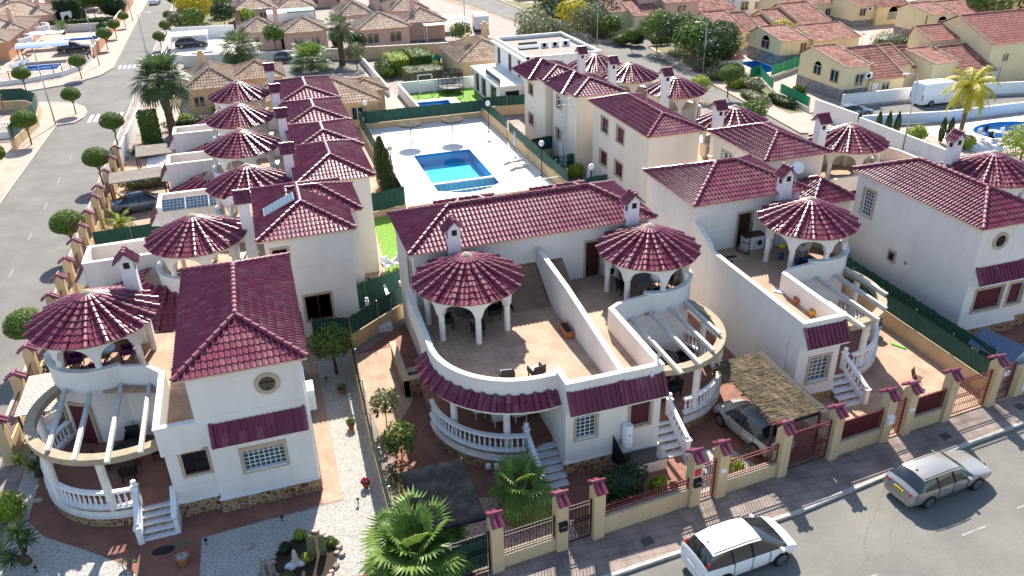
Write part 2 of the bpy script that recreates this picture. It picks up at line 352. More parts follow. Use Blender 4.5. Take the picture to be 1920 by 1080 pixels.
def gridmat(name,c1,c2,cm,bw,bh,mort,rot=0,offset=.5,nz=.25,rough=.75,bump=.3):
    m,nt,b,N,L=nodes(name)
    g=N('ShaderNodeNewGeometry'); mp=N('ShaderNodeMapping'); mp.inputs['Rotation'].default_value=(0,0,rot); L(g.outputs['Position'],mp.inputs['Vector'])
    t=N('ShaderNodeTexBrick'); t.offset=offset; t.inputs['Color1'].default_value=(*c1,1); t.inputs['Color2'].default_value=(*c2,1); t.inputs['Mortar'].default_value=(*cm,1)
    t.inputs['Scale'].default_value=1; t.inputs['Mortar Size'].default_value=mort; t.inputs['Brick Width'].default_value=bw; t.inputs['Row Height'].default_value=bh; t.inputs['Bias'].default_value=0
    L(mp.outputs[0],t.inputs['Vector'])
    n=N('ShaderNodeTexNoise'); n.inputs['Scale'].default_value=.9; n.inputs['Detail'].default_value=8; L(g.outputs['Position'],n.inputs['Vector'])
    r=N('ShaderNodeMapRange'); r.inputs[1].default_value=.3; r.inputs[2].default_value=.7; r.inputs[3].default_value=1-nz; r.inputs[4].default_value=1+nz*.6; L(n.outputs['Fac'],r.inputs[0])
    mx=N('ShaderNodeMixRGB'); mx.blend_type='MULTIPLY'; mx.inputs[0].default_value=1; L(t.outputs['Color'],mx.inputs[1]); L(r.outputs[0],mx.inputs[2]); L(mx.outputs[0],b.inputs['Base Color'])
    b.inputs['Roughness'].default_value=rough; b.inputs['Specular IOR Level'].default_value=.3
    bp=N('ShaderNodeBump'); bp.inputs['Strength'].default_value=bump; bp.inputs['Distance'].default_value=.01; L(t.outputs['Fac'],bp.inputs['Height']); bp.invert=True; L(bp.outputs['Normal'],b.inputs['Normal'])
    return m
gridmat('floor_terra',(.5,.33,.23),(.44,.29,.2),(.34,.24,.18),.33,.33,.012,offset=0)
gridmat('floor_red',(.29,.125,.085),(.25,.11,.078),(.2,.1,.075),.3,.3,.01,offset=0)
gridmat('paver_walk',(.31,.235,.2),(.25,.2,.175),(.2,.16,.14),.6,.4,.02,rot=.08,offset=.0,nz=.35)
gridmat('paver_pink',(.48,.36,.29),(.43,.32,.26),(.34,.26,.21),.4,.4,.012,offset=0,nz=.2)
gridmat('pool_deck',(.78,.74,.68),(.74,.7,.64),(.62,.58,.52),.5,.5,.01,offset=0,nz=.08)
gridmat('pool_tile',(.02,.28,.5),(.015,.22,.44),(.1,.42,.6),.25,.25,.02,offset=0,nz=.1,rough=.3)
gridmat('block_white',(.74,.74,.74),(.7,.7,.7),(.45,.47,.5),.3,.3,.03,offset=0)
def gravelmat(name,c1,c2,c3,sc):
    m,nt,b,N,L=nodes(name)
    g=N('ShaderNodeNewGeometry'); v=N('ShaderNodeTexVoronoi'); v.inputs['Scale'].default_value=sc; L(g.outputs['Position'],v.inputs['Vector'])
    s=N('ShaderNodeSeparateColor'); L(v.outputs['Color'],s.inputs[0])
    r=N('ShaderNodeValToRGB'); r.color_ramp.elements[0].color=(*c1,1); r.color_ramp.elements[1].color=(*c3,1); e=r.color_ramp.elements.new(.35); e.color=(*c2,1)
    L(s.outputs[0],r.inputs['Fac']); L(r.outputs['Color'],b.inputs['Base Color']); b.inputs['Roughness'].default_value=.9
    bp=N('ShaderNodeBump'); bp.inputs['Strength'].default_value=.9; bp.inputs['Distance'].default_value=.03; L(v.outputs['Distance'],bp.inputs['Height']); bp.invert=True; L(bp.outputs['Normal'],b.inputs['Normal'])
gravelmat('gravel_white',(.23,.215,.19),(.42,.4,.36),(.6,.57,.53),30)
gravelmat('gravel_pink',(.22,.12,.1),(.4,.26,.22),(.56,.42,.36),14)
def stonemat(name,cs,mort,sc):
    m,nt,b,N,L=nodes(name)
    g=N('ShaderNodeNewGeometry'); nz=N('ShaderNodeTexNoise'); nz.inputs['Scale'].default_value=3; L(g.outputs['Position'],nz.inputs['Vector'])
    ad=N('ShaderNodeVectorMath'); ad.operation='MULTIPLY_ADD'; ad.inputs[1].default_value=(.25,.25,.25); L(nz.outputs['Color'],ad.inputs[0]); L(g.outputs['Position'],ad.inputs[2])
    v=N('ShaderNodeTexVoronoi'); v.inputs['Scale'].default_value=sc; L(ad.outputs[0],v.inputs['Vector'])
    e=N('ShaderNodeTexVoronoi'); e.feature='DISTANCE_TO_EDGE'; e.inputs['Scale'].default_value=sc; L(ad.outputs[0],e.inputs['Vector'])
    s=N('ShaderNodeSeparateColor'); L(v.outputs['Color'],s.inputs[0])
    r=N('ShaderNodeValToRGB'); r.color_ramp.elements[0].color=(*cs[0],1); r.color_ramp.elements[1].color=(*cs[2],1); q=r.color_ramp.elements.new(.5); q.color=(*cs[1],1); L(s.outputs[0],r.inputs['Fac'])
    st=N('ShaderNodeMath'); st.operation='LESS_THAN'; st.inputs[1].default_value=.06; L(e.outputs['Distance'],st.inputs[0])
    mx=N('ShaderNodeMixRGB'); mx.inputs[2].default_value=(*mort,1); L(st.outputs[0],mx.inputs[0]); L(r.outputs['Color'],mx.inputs[1]); L(mx.outputs[0],b.inputs['Base Color']); b.inputs['Roughness'].default_value=.85
    bp=N('ShaderNodeBump'); bp.inputs['Strength'].default_value=.6; bp.inputs['Distance'].default_value=.03; L(e.outputs['Distance'],bp.inputs['Height']); L(bp.outputs['Normal'],b.inputs['Normal'])
stonemat('stone',((.13,.055,.02),(.26,.13,.05),(.34,.2,.09)),(.42,.34,.24),4)
stonemat('stone_grey',((.1,.09,.09),(.18,.16,.16),(.26,.24,.23)),(.4,.38,.36),3)
def meshmat(name,c,dens,alpha_scale=38,fringe=None):
    m,nt,b,N,L=nodes(name)
    tc=N('ShaderNodeTexCoord'); n=N('ShaderNodeTexNoise'); n.inputs['Scale'].default_value=alpha_scale; mp=N('ShaderNodeMapping'); mp.inputs['Scale'].default_value=(1,1,.25); L(tc.outputs['Object'],mp.inputs[0]); L(mp.outputs[0],n.inputs['Vector'])
    r=N('ShaderNodeMath'); r.operation='LESS_THAN'; r.inputs[1].default_value=dens; L(n.outputs['Fac'],r.inputs[0]); L(r.outputs[0],b.inputs['Alpha'])
    n2=N('ShaderNodeTexNoise'); n2.inputs['Scale'].default_value=5; L(mp.outputs[0],n2.inputs['Vector'])
    rr=N('ShaderNodeValToRGB'); rr.color_ramp.elements[0].color=(*c,1); rr.color_ramp.elements[1].color=(c[0]*2.2+.01,c[1]*2.0,c[2]*2.0,1); rr.color_ramp.elements[0].position=.35; L(n2.outputs['Fac'],rr.inputs[0]); L(rr.outputs[0],b.inputs['Base Color']); b.inputs['Roughness'].default_value=.7
meshmat('mesh_green',(.006,.06,.045),.74)
meshmat('mesh_emerald',(.0,.22,.09),.7)
mat('cloth_shade',(.004,.006,.009),.95,spec=.1,c2=(.014,.02,.026),scale=2.2,bump=.3,bscale=14,contrast=(.45,.8))
def reedmat(name,c1,c2,c3,rot):
    m,nt,b,N,L=nodes(name)
    tc=N('ShaderNodeTexCoord'); mp=N('ShaderNodeMapping'); mp.inputs['Scale'].default_value=(1.2,26,8); mp.inputs['Rotation'].default_value=(0,0,rot); L(tc.outputs['Object'],mp.inputs[0])
    n=N('ShaderNodeTexNoise'); n.inputs['Scale'].default_value=1.6; n.inputs['Detail'].default_value=6; L(mp.outputs[0],n.inputs['Vector'])
    r=N('ShaderNodeValToRGB'); r.color_ramp.elements[0].position=.38; r.color_ramp.elements[1].position=.66; r.color_ramp.elements[0].color=(*c1,1); r.color_ramp.elements[1].color=(*c3,1); e=r.color_ramp.elements.new(.5); e.color=(*c2,1)
    L(n.outputs['Fac'],r.inputs[0]); L(r.outputs[0],b.inputs['Base Color']); b.inputs['Roughness'].default_value=.9
    bp=N('ShaderNodeBump'); bp.inputs['Strength'].default_value=1; bp.inputs['Distance'].default_value=.05; L(n.outputs['Fac'],bp.inputs['Height']); L(bp.outputs['Normal'],b.inputs['Normal'])
reedmat('reed',(.035,.024,.012),(.12,.085,.045),(.23,.17,.1),R(12))
reedmat('reed_grey',(.1,.085,.07),(.22,.19,.16),(.32,.28,.24),0)
def leafmat(name,c1,c2,rough=.55,tr=.25):
    m,nt,b,N,L=nodes(name)
    a=N('ShaderNodeAttribute'); a.attribute_name='rnd'; r=N('ShaderNodeValToRGB'); r.color_ramp.elements[0].color=(*c1,1); r.color_ramp.elements[1].color=(*c2,1); L(a.outputs['Fac'],r.inputs[0]); L(r.outputs[0],b.inputs['Base Color']); b.inputs['Roughness'].default_value=rough; b.inputs['Specular IOR Level'].default_value=.3
    t=N('ShaderNodeBsdfTranslucent'); L(r.outputs[0],t.inputs[0]); mx=N('ShaderNodeMixShader'); mx.inputs[0].default_value=tr; o=nt.nodes['Material Output']; L(b.outputs[0],mx.inputs[1]); L(t.outputs[0],mx.inputs[2]); L(mx.outputs[0],o.inputs[0])
leafmat('leaf_clip',(.075,.125,.022),(.2,.29,.05))
leafmat('leaf_dark',(0.017,0.042,0.014),(0.063,0.105,0.028))
leafmat('leaf_mid',(0.056,0.112,0.021),(0.168,0.238,0.042))
leafmat('leaf_bright',(0.182,0.266,0.028),(0.420,0.476,0.056))
leafmat('leaf_yellow',(0.420,0.364,0.028),(0.700,0.560,0.056))
leafmat('leaf_olive',(0.126,0.140,0.070),(0.238,0.252,0.126))
leafmat('leaf_palm',(0.070,0.140,0.028),(0.238,0.350,0.070),.45)
leafmat('leaf_palm_dark',(0.042,0.084,0.028),(0.140,0.196,0.070),.45)
leafmat('leaf_gold',(0.308,0.308,0.028),(0.630,0.532,0.056),.5)
leafmat('leaf_conifer',(0.028,0.056,0.021),(0.084,0.112,0.035),.7)
leafmat('flower_pink',(.5,.02,.1),(.7,.05,.25))
leafmat('flower_red',(.3,.02,.04),(.5,.06,.1))
leafmat('turf',(.1,.26,.02),(.16,.36,.03),.8,.1)
leafmat('dead_leaf',(.2,.14,.07),(.34,.26,.15),.8)
mat('bark',(.15,.1,.065),.95,c2=(.09,.06,.04),scale=8,bump=.6,bscale=20)
mat('bark_palm',(.2,.14,.09),.95,c2=(.11,.075,.05),scale=6,bump=.9,bscale=14)
mat('garden_ground',(.13,.15,.05),.95,c2=(.26,.21,.14),scale=.7,coord='World',bump=.6,bscale=9)
mat('roof_gravel',(.3,.265,.23),.95,c2=(.36,.32,.28),scale=2,bump=.4)
mat('grass_lawn',(.13,.26,.03),.9,c2=(.2,.36,.05),scale=5,coord='World',bump=.6,bscale=50)

# ---------------------------------------------------------------- building parts
def panel(mb,p0,p1,z0,z1,holes=(),depth=.14,mi=0):
    """wall face from p0 to p1 (outside on the right hand when walking p0->p1); holes=(u0,v0,u1,v1) in metres along/z"""
    p0=Vector((p0[0],p0[1],0));p1=Vector((p1[0],p1[1],0));L=(p1-p0).length;d=(p1-p0)/L;n=Vector((d.y,-d.x,0))
    us=sorted({0,L,*[h[0] for h in holes],*[h[2] for h in holes]});zs=sorted({z0,z1,*[h[1] for h in holes],*[h[3] for h in holes]})
    P=lambda u,z,k=0:(p0.x+d.x*u-n.x*k,p0.y+d.y*u-n.y*k,z)
    for i in range(len(us)-1):
        for j in range(len(zs)-1):
            uc=(us[i]+us[i+1])/2;zc=(zs[j]+zs[j+1])/2
            if any(h[0]<uc<h[2] and h[1]<zc<h[3] for h in holes):continue
            mb.add([P(us[i],zs[j]),P(us[i+1],zs[j]),P(us[i+1],zs[j+1]),P(us[i],zs[j+1])],[(0,1,2,3)],mi)
    for a,b,c,e in holes:
        for q in(((a,b),(c,b)),((c,b),(c,e)),((c,e),(a,e)),((a,e),(a,b))):
            (u,v),(w,x)=q; mb.add([P(u,v),P(w,x),P(w,x,depth),P(u,v,depth)],[(0,1,2,3)],mi)
def opening(H,p0,p1,hole,kind='shutter',frame=.13,name=None,depth=.14,grid=None,lab=None,top=0,mats=None):
    """surround + infill for a hole of panel(); a window part with sub-parts"""
    p0=Vector((p0[0],p0[1],0));p1=Vector((p1[0],p1[1],0));d=(p1-p0).normalized();n=Vector((d.y,-d.x,0));a,b,c,e=hole
    def B(mb,u0,v0,k0,u1,v1,k1,mi=0):
        P=lambda u,z,k:(p0.x+d.x*u+n.x*k,p0.y+d.y*u+n.y*k,z)
        vs=[P(u,v,k) for v in(v0,v1) for (u,k) in((u0,k1),(u1,k1),(u1,k0),(u0,k0))]
        mb.add(vs,[(3,2,1,0),(4,5,6,7),(0,1,5,4),(1,2,6,5),(2,3,7,6),(3,0,4,7)],mi)
    isdoor=kind in('door','grille_door','glass_door')
    w=H.mb();f=frame
    if f>0:
        t=f+top
        B(w,a-f,e,-.02,c+f,e+t,.035)
        B(w,a-f,b if isdoor else b-f,-.02,a,e,.035); B(w,c,b if isdoor else b-f,-.02,c+f,e,.035)
        if not isdoor: B(w,a,b-f,-.02,c,b,.035)
    o=w.build(name or('door' if isdoor else 'window'),'surround' if not mats else mats,H.root)
    if lab:o['label']=lab
    s=H.mb();k=-depth
    if kind in('shutter','shutter_half'):
        zb=b if kind=='shutter' else b+(e-b)*.4
        nn=int((e-zb)/.07)+1
        for i in range(nn):
            v0=zb+(e-zb)*i/nn; B(s,a,v0,k-.02,c,v0+(e-zb)/nn*.9,k+.035)
        B(s,a,zb,k-.03,c,e,k+.01)
        s.build('shutter','shutter_maroon',o)
        if kind!='shutter':
            g=H.mb(); B(g,a,b,k-.04,c,zb,k-.02); g.build('pane','glass_dark',o)
            r=H.mb(); B(r,a,b,k-.02,c,b+.06,k+.03); B(r,a,b,k-.02,a+.06,zb,k+.03); B(r,c-.06,b,k-.02,c,zb,k+.03); B(r,(a+c)/2-.03,b,k-.02,(a+c)/2+.03,zb,k+.03); r.build('sash','shutter_maroon',o)
    elif kind=='block':
        nx,nz=grid
        B(s,a,b,k-.05,c,e,k); s.build('glass_blocks','glass_block',o); g=H.mb()
        for i in range(nx+1): u=a+(c-a)*i/nx; B(g,max(a,u-.014),b,k-.0,min(c,u+.014),e,k+.012)
        for i in range(nz+1): v=b+(e-b)*i/nz; B(g,a,max(b,v-.014),k-.0,c,min(e,v+.014),k+.014)
        g.build('glazing_bars','white_paint',o); q=H.mb(); B(q,a,b-.02,-depth,c,b+.02,.06); q.build('sill','white_paint',o)
    elif kind in('grille','glass','shade'):
        B(s,a,b,k-.05,c,e,k-.02); s.build('pane','glass_dark' if kind!='shade' else 'glass_blue',o)
        r=H.mb(); t=.055
        B(r,a,b,k-.02,c,b+t,k+.03);B(r,a,e-t,k-.02,c,e,k+.03);B(r,a,b+t,k-.02,a+t,e-t,k+.03);B(r,c-t,b+t,k-.02,c,e-t,k+.03)
        for i in range(1,grid[0] if grid else 2): u=a+(c-a)*i/(grid[0] if grid else 2); B(r,u-t/2,b+t,k-.02,u+t/2,e-t,k+.03)
        r.build('sash','shutter_maroon' if kind!='shade' else 'white_paint',o)
        if kind=='grille':
            g=H.mb(); m=max(3,int((c-a)/.13))
            for i in range(m+1): u=a+(c-a)*i/m; B(g,u-.01,b,-.03,u+.01,e,-.01)
            for v in(b+.05,(b+e)/2,e-.05): B(g,a,v-.01,-.035,c,v+.01,-.015)
            for u in(a+(c-a)*.3,a+(c-a)*.7):
                for an in range(6):
                    t0=an*PI/3; pc=Vector((p0.x+d.x*u-n.x*.01,p0.y+d.y*u-n.y*.01,(b+e)/2)); q=[pc+d*(.13*cos(t))+Vector((0,0,.13*sin(t))) for t in(t0,t0+.9)]; g.beam(q[0],q[1],.02,.02)
            g.build('grille','dark_iron',o)
    elif isdoor:
        if kind=='glass_door':
            B(s,a,b,k-.05,c,e,k-.02); s.build('pane','glass_dark',o)
            r=H.mb()
            for u in(a+.03,(a+c)/2,c-.03): B(r,u-.035,b,k-.02,u+.035,e,k+.03)
            B(r,a,b,k-.02,c,b+.1,k+.03);B(r,a,e-.07,k-.02,c,e,k+.03); r.build('sash','shutter_maroon',o)
        else:
            B(s,a,b,k-.05,c,e,k-.01); s.build('leaf','wood_dark',o)
            g=H.mb();m=7
            for i in range(m+1): u=a+(c-a)*i/m; B(g,u-.012,b,-.06,u+.012,e,-.035)
            for i in range(5): v=b+.04+(e-b-.08)*i/4; B(g,a,v-.015,-.065,c,v+.015,-.03)
            g.build('grille','dark_iron',o)
            h=H.mb(); B(h,c-.14,b+.98,-.04,c-.1,b+1.12,.0); h.build('handle','chrome',o)
    return o
class House:
    def __init__(s,name,label,cat='house',loc=(0,0,0),rz=0,sx=1,group=None):
        s.root=thing(name,label,cat,loc,rz,group); s.sx=sx
    def mb(s,ox=0,oy=0,oz=0): return MB(ox,oy,oz,s.sx)
    def body(s,x0,y0,x1,y1,z0,z1,wins=(),mat='wall_white',name='wall',faces='SENW',roofz=None,plinth=None):
        """rectangular wall block; wins: (face, u0, z0, u1, z1, kind, extra dict), u measured from the viewer's left when facing that side from outside"""
        w=s.mb(); C={'S':((x0,y0),(x1,y0)),'E':((x1,y0),(x1,y1)),'N':((x1,y1),(x0,y1)),'W':((x0,y1),(x0,y0))}
        for fc in faces:
            a,b=C[fc]; panel(w,a,b,z0,z1,[q[1:5] for q in wins if q[0]==fc])
        if roofz is not None: w.add([(x0,y0,roofz),(x1,y0,roofz),(x1,y1,roofz),(x0,y1,roofz)],[(0,1,2,3)])
        o=w.build(name,mat,s.root)
        for q in wins:
            a,b=C[q[0]]; kw=q[6] if len(q)>6 else {}
            opening(s,a,b,q[1:5],q[5],**kw)
        return o
def tower(H,cx,cy,gz=0,rw=2.35,a0=R(-120),a1=R(95),cols=7,fl=3.7,re=2.65,ze=6.12,za=7.38,lod=2,n=18,wall='wall_white',col_a=None,tile='tile_maroon',round_wall=True,full_arch=True):
    rc=2.06
    if round_wall:
        w=H.mb(); w.arc(cx,cy,rw-.22,rw,a0,a1,gz,fl+.98,28); w.build('round_wall',wall,H.root,True if False else 'auto')
        w=H.mb(); w.arc(cx,cy,rw-.26,rw+.05,a0,a1,fl+.98,fl+1.06,28); w.build('coping','coping',H.root,'auto')
    # ring of arches
    w=H.mb(); st=R(-93) if col_a is None else col_a
    for k in range(cols):
        b0=st+2*PI*k/cols; b1=st+2*PI*(k+1)/cols; hw=.13/rc
        f=lambda t:fl+1.42+.72*math.sqrt(max(0,1-(2*t-1)**2))
        w.arc(cx,cy,rc-.16,rc+.17,b0+hw,b1-hw,0,ze-.06,10 if lod==2 else 6,z0f=f)
        w.arc(cx,cy,rc-.16,rc+.17,b0-hw,b0+hw,fl+1.42,ze-.06,2)
    w.build('arcade',wall,H.root,'auto')
    for k in range(cols):
        b=st+2*PI*k/cols; c=H.mb(); c.lathe(cx+rc*cos(b),cy+rc*sin(b),[(.15,fl),(.15,fl+1.43)],12); c.build('column','coping',H.root,'auto')
    r=H.mb(); cone_roof(r,cx,cy,re,ze,za,n=n,lod=lod); r.build('cone_roof',[tile,'eave','mortar'],H.root)
def chimney(H,x,y,z0=3.7,z1=8.0,w=.62,d=.6,ax='y',tile='tile_maroon'):
    c=H.mb(); c.box(x-w/2,y-d/2,z0,x+w/2,y+d/2,z1)
    # gable head
    if ax=='y': c.add([(x-w/2,y-d/2,z1),(x+w/2,y-d/2,z1),(x,y-d/2,z1+.42),(x-w/2,y+d/2,z1),(x+w/2,y+d/2,z1),(x,y+d/2,z1+.42)],[(0,1,2),(5,4,3),(0,2,5,3),(1,4,5,2)])
    o=c.build('chimney','wall_clean',H.root)
    t=H.mb(); e=.16
    for sg in(-1,1):
        P=[(x,y-d/2-e,z1+.47),(x,y+d/2+e,z1+.47),(x+sg*(w/2+.22),y+d/2+e,z1-.06),(x+sg*(w/2+.22),y-d/2-e,z1-.06)]
        tile_face(t,P,pitch=.2,row=.3,h=.06)
        t.add([(p[0],p[1],p[2]-.03) for p in P],[(0,1,2,3)],1)
        t.add([(p[0],p[1],p[2]-.03) for p in P],[(3,2,1,0)],1)
    ridge_tiles(t,(x,y+d/2+e,z1+.5),(x,y-d/2-e,z1+.5),r=.1,seg=.3)
    t.build('chimney_cap',[tile,'coping'],o)
    b=H.mb(); b.box(x-.13,y-d/2-.02,z1-.32,x+.13,y-d/2+.01,z1-.02); b.build('flue_opening','black',o); b=H.mb(); b.box(x-w/2-.015,y-.12,z1-.5,x-w/2+.01,y+.12,z1-.22); b.build('flue_opening','black',o)
def canopy(H,x0,x1,y,zt=4.45,zb=3.62,out=.55,tile='tile_maroon'):
    c=H.mb(); P=[(x0,y,zt),(x1,y,zt),(x1,y-out,zb),(x0,y-out,zb)]
    tile_face(c,P,pitch=.23,row=.5,h=.11,mi=0)
    ridge_tiles(c,(x0+.06,y,zt+.04),(x0+.06,y-out,zb+.05),r=.09); ridge_tiles(c,(x1-.06,y,zt+.04),(x1-.06,y-out,zb+.05),r=.09)
    c.add([(x0,y,zt-.04),(x0,y-out,zb-.03),(x0,y-out,zb-.09),(x0,y,zb-.16),(x1,y,zt-.04),(x1,y-out,zb-.03),(x1,y-out,zb-.09),(x1,y,zb-.16)],[(0,3,2,1),(4,5,6,7),(1,2,6,5),(2,3,7,6)],1)
    c.build('tiled_canopy',[tile,'coping'],H.root)
def baluster_me():
    b=MB(); b.lathe(0,0,[(.05,0),(.05,.05),(.03,.08),(.062,.2),(.058,.28),(.03,.44),(.028,.5),(.045,.54),(.05,.6),(.05,.62)],7); o=b.build('baluster','white_paint',None,True); me=o.data; bpy.data.objects.remove(o); return me
BAL=baluster_me()
def bal(H,parent,x,y,z,s=1):
    o=link('baluster',BAL,parent); o.location=(H.sx*x,y,z); o.scale=(1,1,s)
def newel(H,x,y,z,h=1.05,ball=True,parent=None):
    p=H.mb(); p.box(x-.11,y-.11,z,x+.11,y+.11,z+h); p.box(x-.15,y-.15,z+h,x+.15,y+.15,z+h+.07)
    if ball: p.lathe(x,y,[(.05,z+h+.07),(.05,z+h+.12),(.1,z+h+.17),(.125,z+h+.25),(.1,z+h+.33),(.0,z+h+.37)],10)
    return p.build('newel','white_paint',parent or H.root,'auto')
def arc_balustrade(H,cx,cy,r,a0,a1,z,sp=.24):
    b=H.mb(); b.arc(cx,cy,r-.1,r+.1,a0,a1,z+.66,z+.78,24); b.arc(cx,cy,r-.09,r+.09,a0,a1,z-.0,z+.05,24); o=b.build('balustrade','white_paint',H.root,'auto')
    n=int(r*(a1-a0)/sp)
    for i in range(n): a=a0+(a1-a0)*(i+.5)/n; bal(H,o,cx+r*cos(a),cy+r*sin(a),z+.05)
    return o
def steps(H,x0,x1,yt,zt,n=5,run=.36,right=True,left=False):
    s=H.mb(); rise=zt/n
    for i in range(n):
        z=zt-rise*(i+1); s.box(x0,yt-run*(i+1),0,x1,yt-run*i,z+.0,0); s.box(x0-.0,yt-run*(i+1)-.03,z-.0,x1,yt-run*i,z+.05,1)
    s.build('steps',['stone','marble'],H.root)
    for on,x in((right,x1+.1),(left,x0-.1)):
        if not on:continue
        L=run*n
        b=H.mb(); p0=Vector((x,yt,zt+.78));p1=Vector((x,yt-L,.3+.62))
        b.beam(p0,p1,.2,.12); b.add([(x-.09,yt,0),(x-.09,yt-L,0),(x-.09,yt-L,.3),(x-.09,yt,zt+.12),(x+.09,yt,0),(x+.09,yt-L,0),(x+.09,yt-L,.3),(x+.09,yt,zt+.12)],[(0,3,2,1),(4,5,6,7),(3,7,6,2),(1,2,6,5)])
        o=b.build('stair_balustrade','white_paint',H.root)
        m=int(L/.24)
        for i in range(m):
            t=(i+.5)/m; bal(H,o,x,yt-L*t,(zt+.12)*(1-t)+.3*t,(.66-.34*t)/.62 if False else .95)
        newel(H,x,yt+.02,zt-.1,1.0); newel(H,x,yt-L-.05,0,.82,ball=False)
def pergola(H,cx,cy,r,a0,a1,beams,ywall,yout,z=3.35,cols=()):
    b=H.mb(); b.arc(cx,cy,r-.36,r+.06,a0,a1,z,z+.3,30); b.build('ring_beam','ring_beam',H.root,'auto')
    for x,ya,yb in beams:
        q=H.mb(); q.box(x-.08,yb,z+.3,x+.08,ya,z+.5); q.add([(x-.08,yb,z+.3),(x+.08,yb,z+.3),(x+.08,yb-.12,z+.42),(x-.08,yb-.12,z+.42),(x+.08,yb-.12,z+.5),(x-.08,yb-.12,z+.5),(x-.08,yb,z+.5),(x+.08,yb,z+.5)],[(0,3,2,1),(3,5,4,2),(5,6,7,4),(1,2,4,7),(0,6,5,3)]); q.build('pergola_beam','concrete_beam',H.root)
    for a in cols:
        c=H.mb(); c.lathe(cx+(r-.15)*cos(a),cy+(r-.15)*sin(a),[(.17,.9),(.17,z-.06),(.21,z)],12); c.build('column','coping',H.root,'auto')
def low_terrace(H,cx,cy,r,a0,a1,P_extra,fl=.9,rail=True):
    n=28; P=[(cx+r*cos(a0+(a1-a0)*i/n),cy+r*sin(a0+(a1-a0)*i/n)) for i in range(n+1)]+list(P_extra)
    f=H.mb(); f.prism(P,fl-.12,fl,0,bottom=False); f.build('terrace_floor','floor_red',H.root)
    w=H.mb(); w.arc(cx,cy,r-.25,r+.04,a0,a1,0,fl-.42,28); w.build('stone_base','stone',H.root,'auto')
    w=H.mb(); w.arc(cx,cy,r-.2,r+.0,a0,a1,fl-.42,fl+.12,28); w.arc(cx,cy,r-.2,r+.09,a0,a1,fl-.42,fl-.36,28); w.arc(cx,cy,r-.2,r+.09,a0,a1,fl+.08,fl+.13,28); w.build('terrace_wall','coping',H.root,'auto')
    if rail: arc_balustrade(H,cx,cy,r-.08,a0,a1,fl+.13)
def ac_unit(H,x,y,z,face='S',name='ac_unit'):
    a=H.mb()
    dx,dy=(.42,.16) if face in'SN' else(.16,.42)
    a.box(x-dx,y-dy,z,x+dx,y+dy,z+.6); o=a.build(name,'white_paint',H.root)
    g=H.mb(); s={'S':(0,-1),'N':(0,1),'E':(1,0),'W':(-1,0)}[face]
    # round fan grille on the face
    vs=[];n=16
    for k in range(n):
        t=2*PI*k/n; u=.22*cos(t)-.08; v=.22*sin(t)+.3
        if s[0]==0: vs.append((x+u,y+s[1]*(dy+.012),z+v))
        else: vs.append((x+s[0]*(dx+.012),y+u,z+v))
    g.add(vs,[tuple(range(n))]); g.add(vs,[tuple(range(n-1,-1,-1))]); g.build('fan_grille','black',o)
    return o
def vchimney(H,*a,**k): chimney(H,*a,**k)
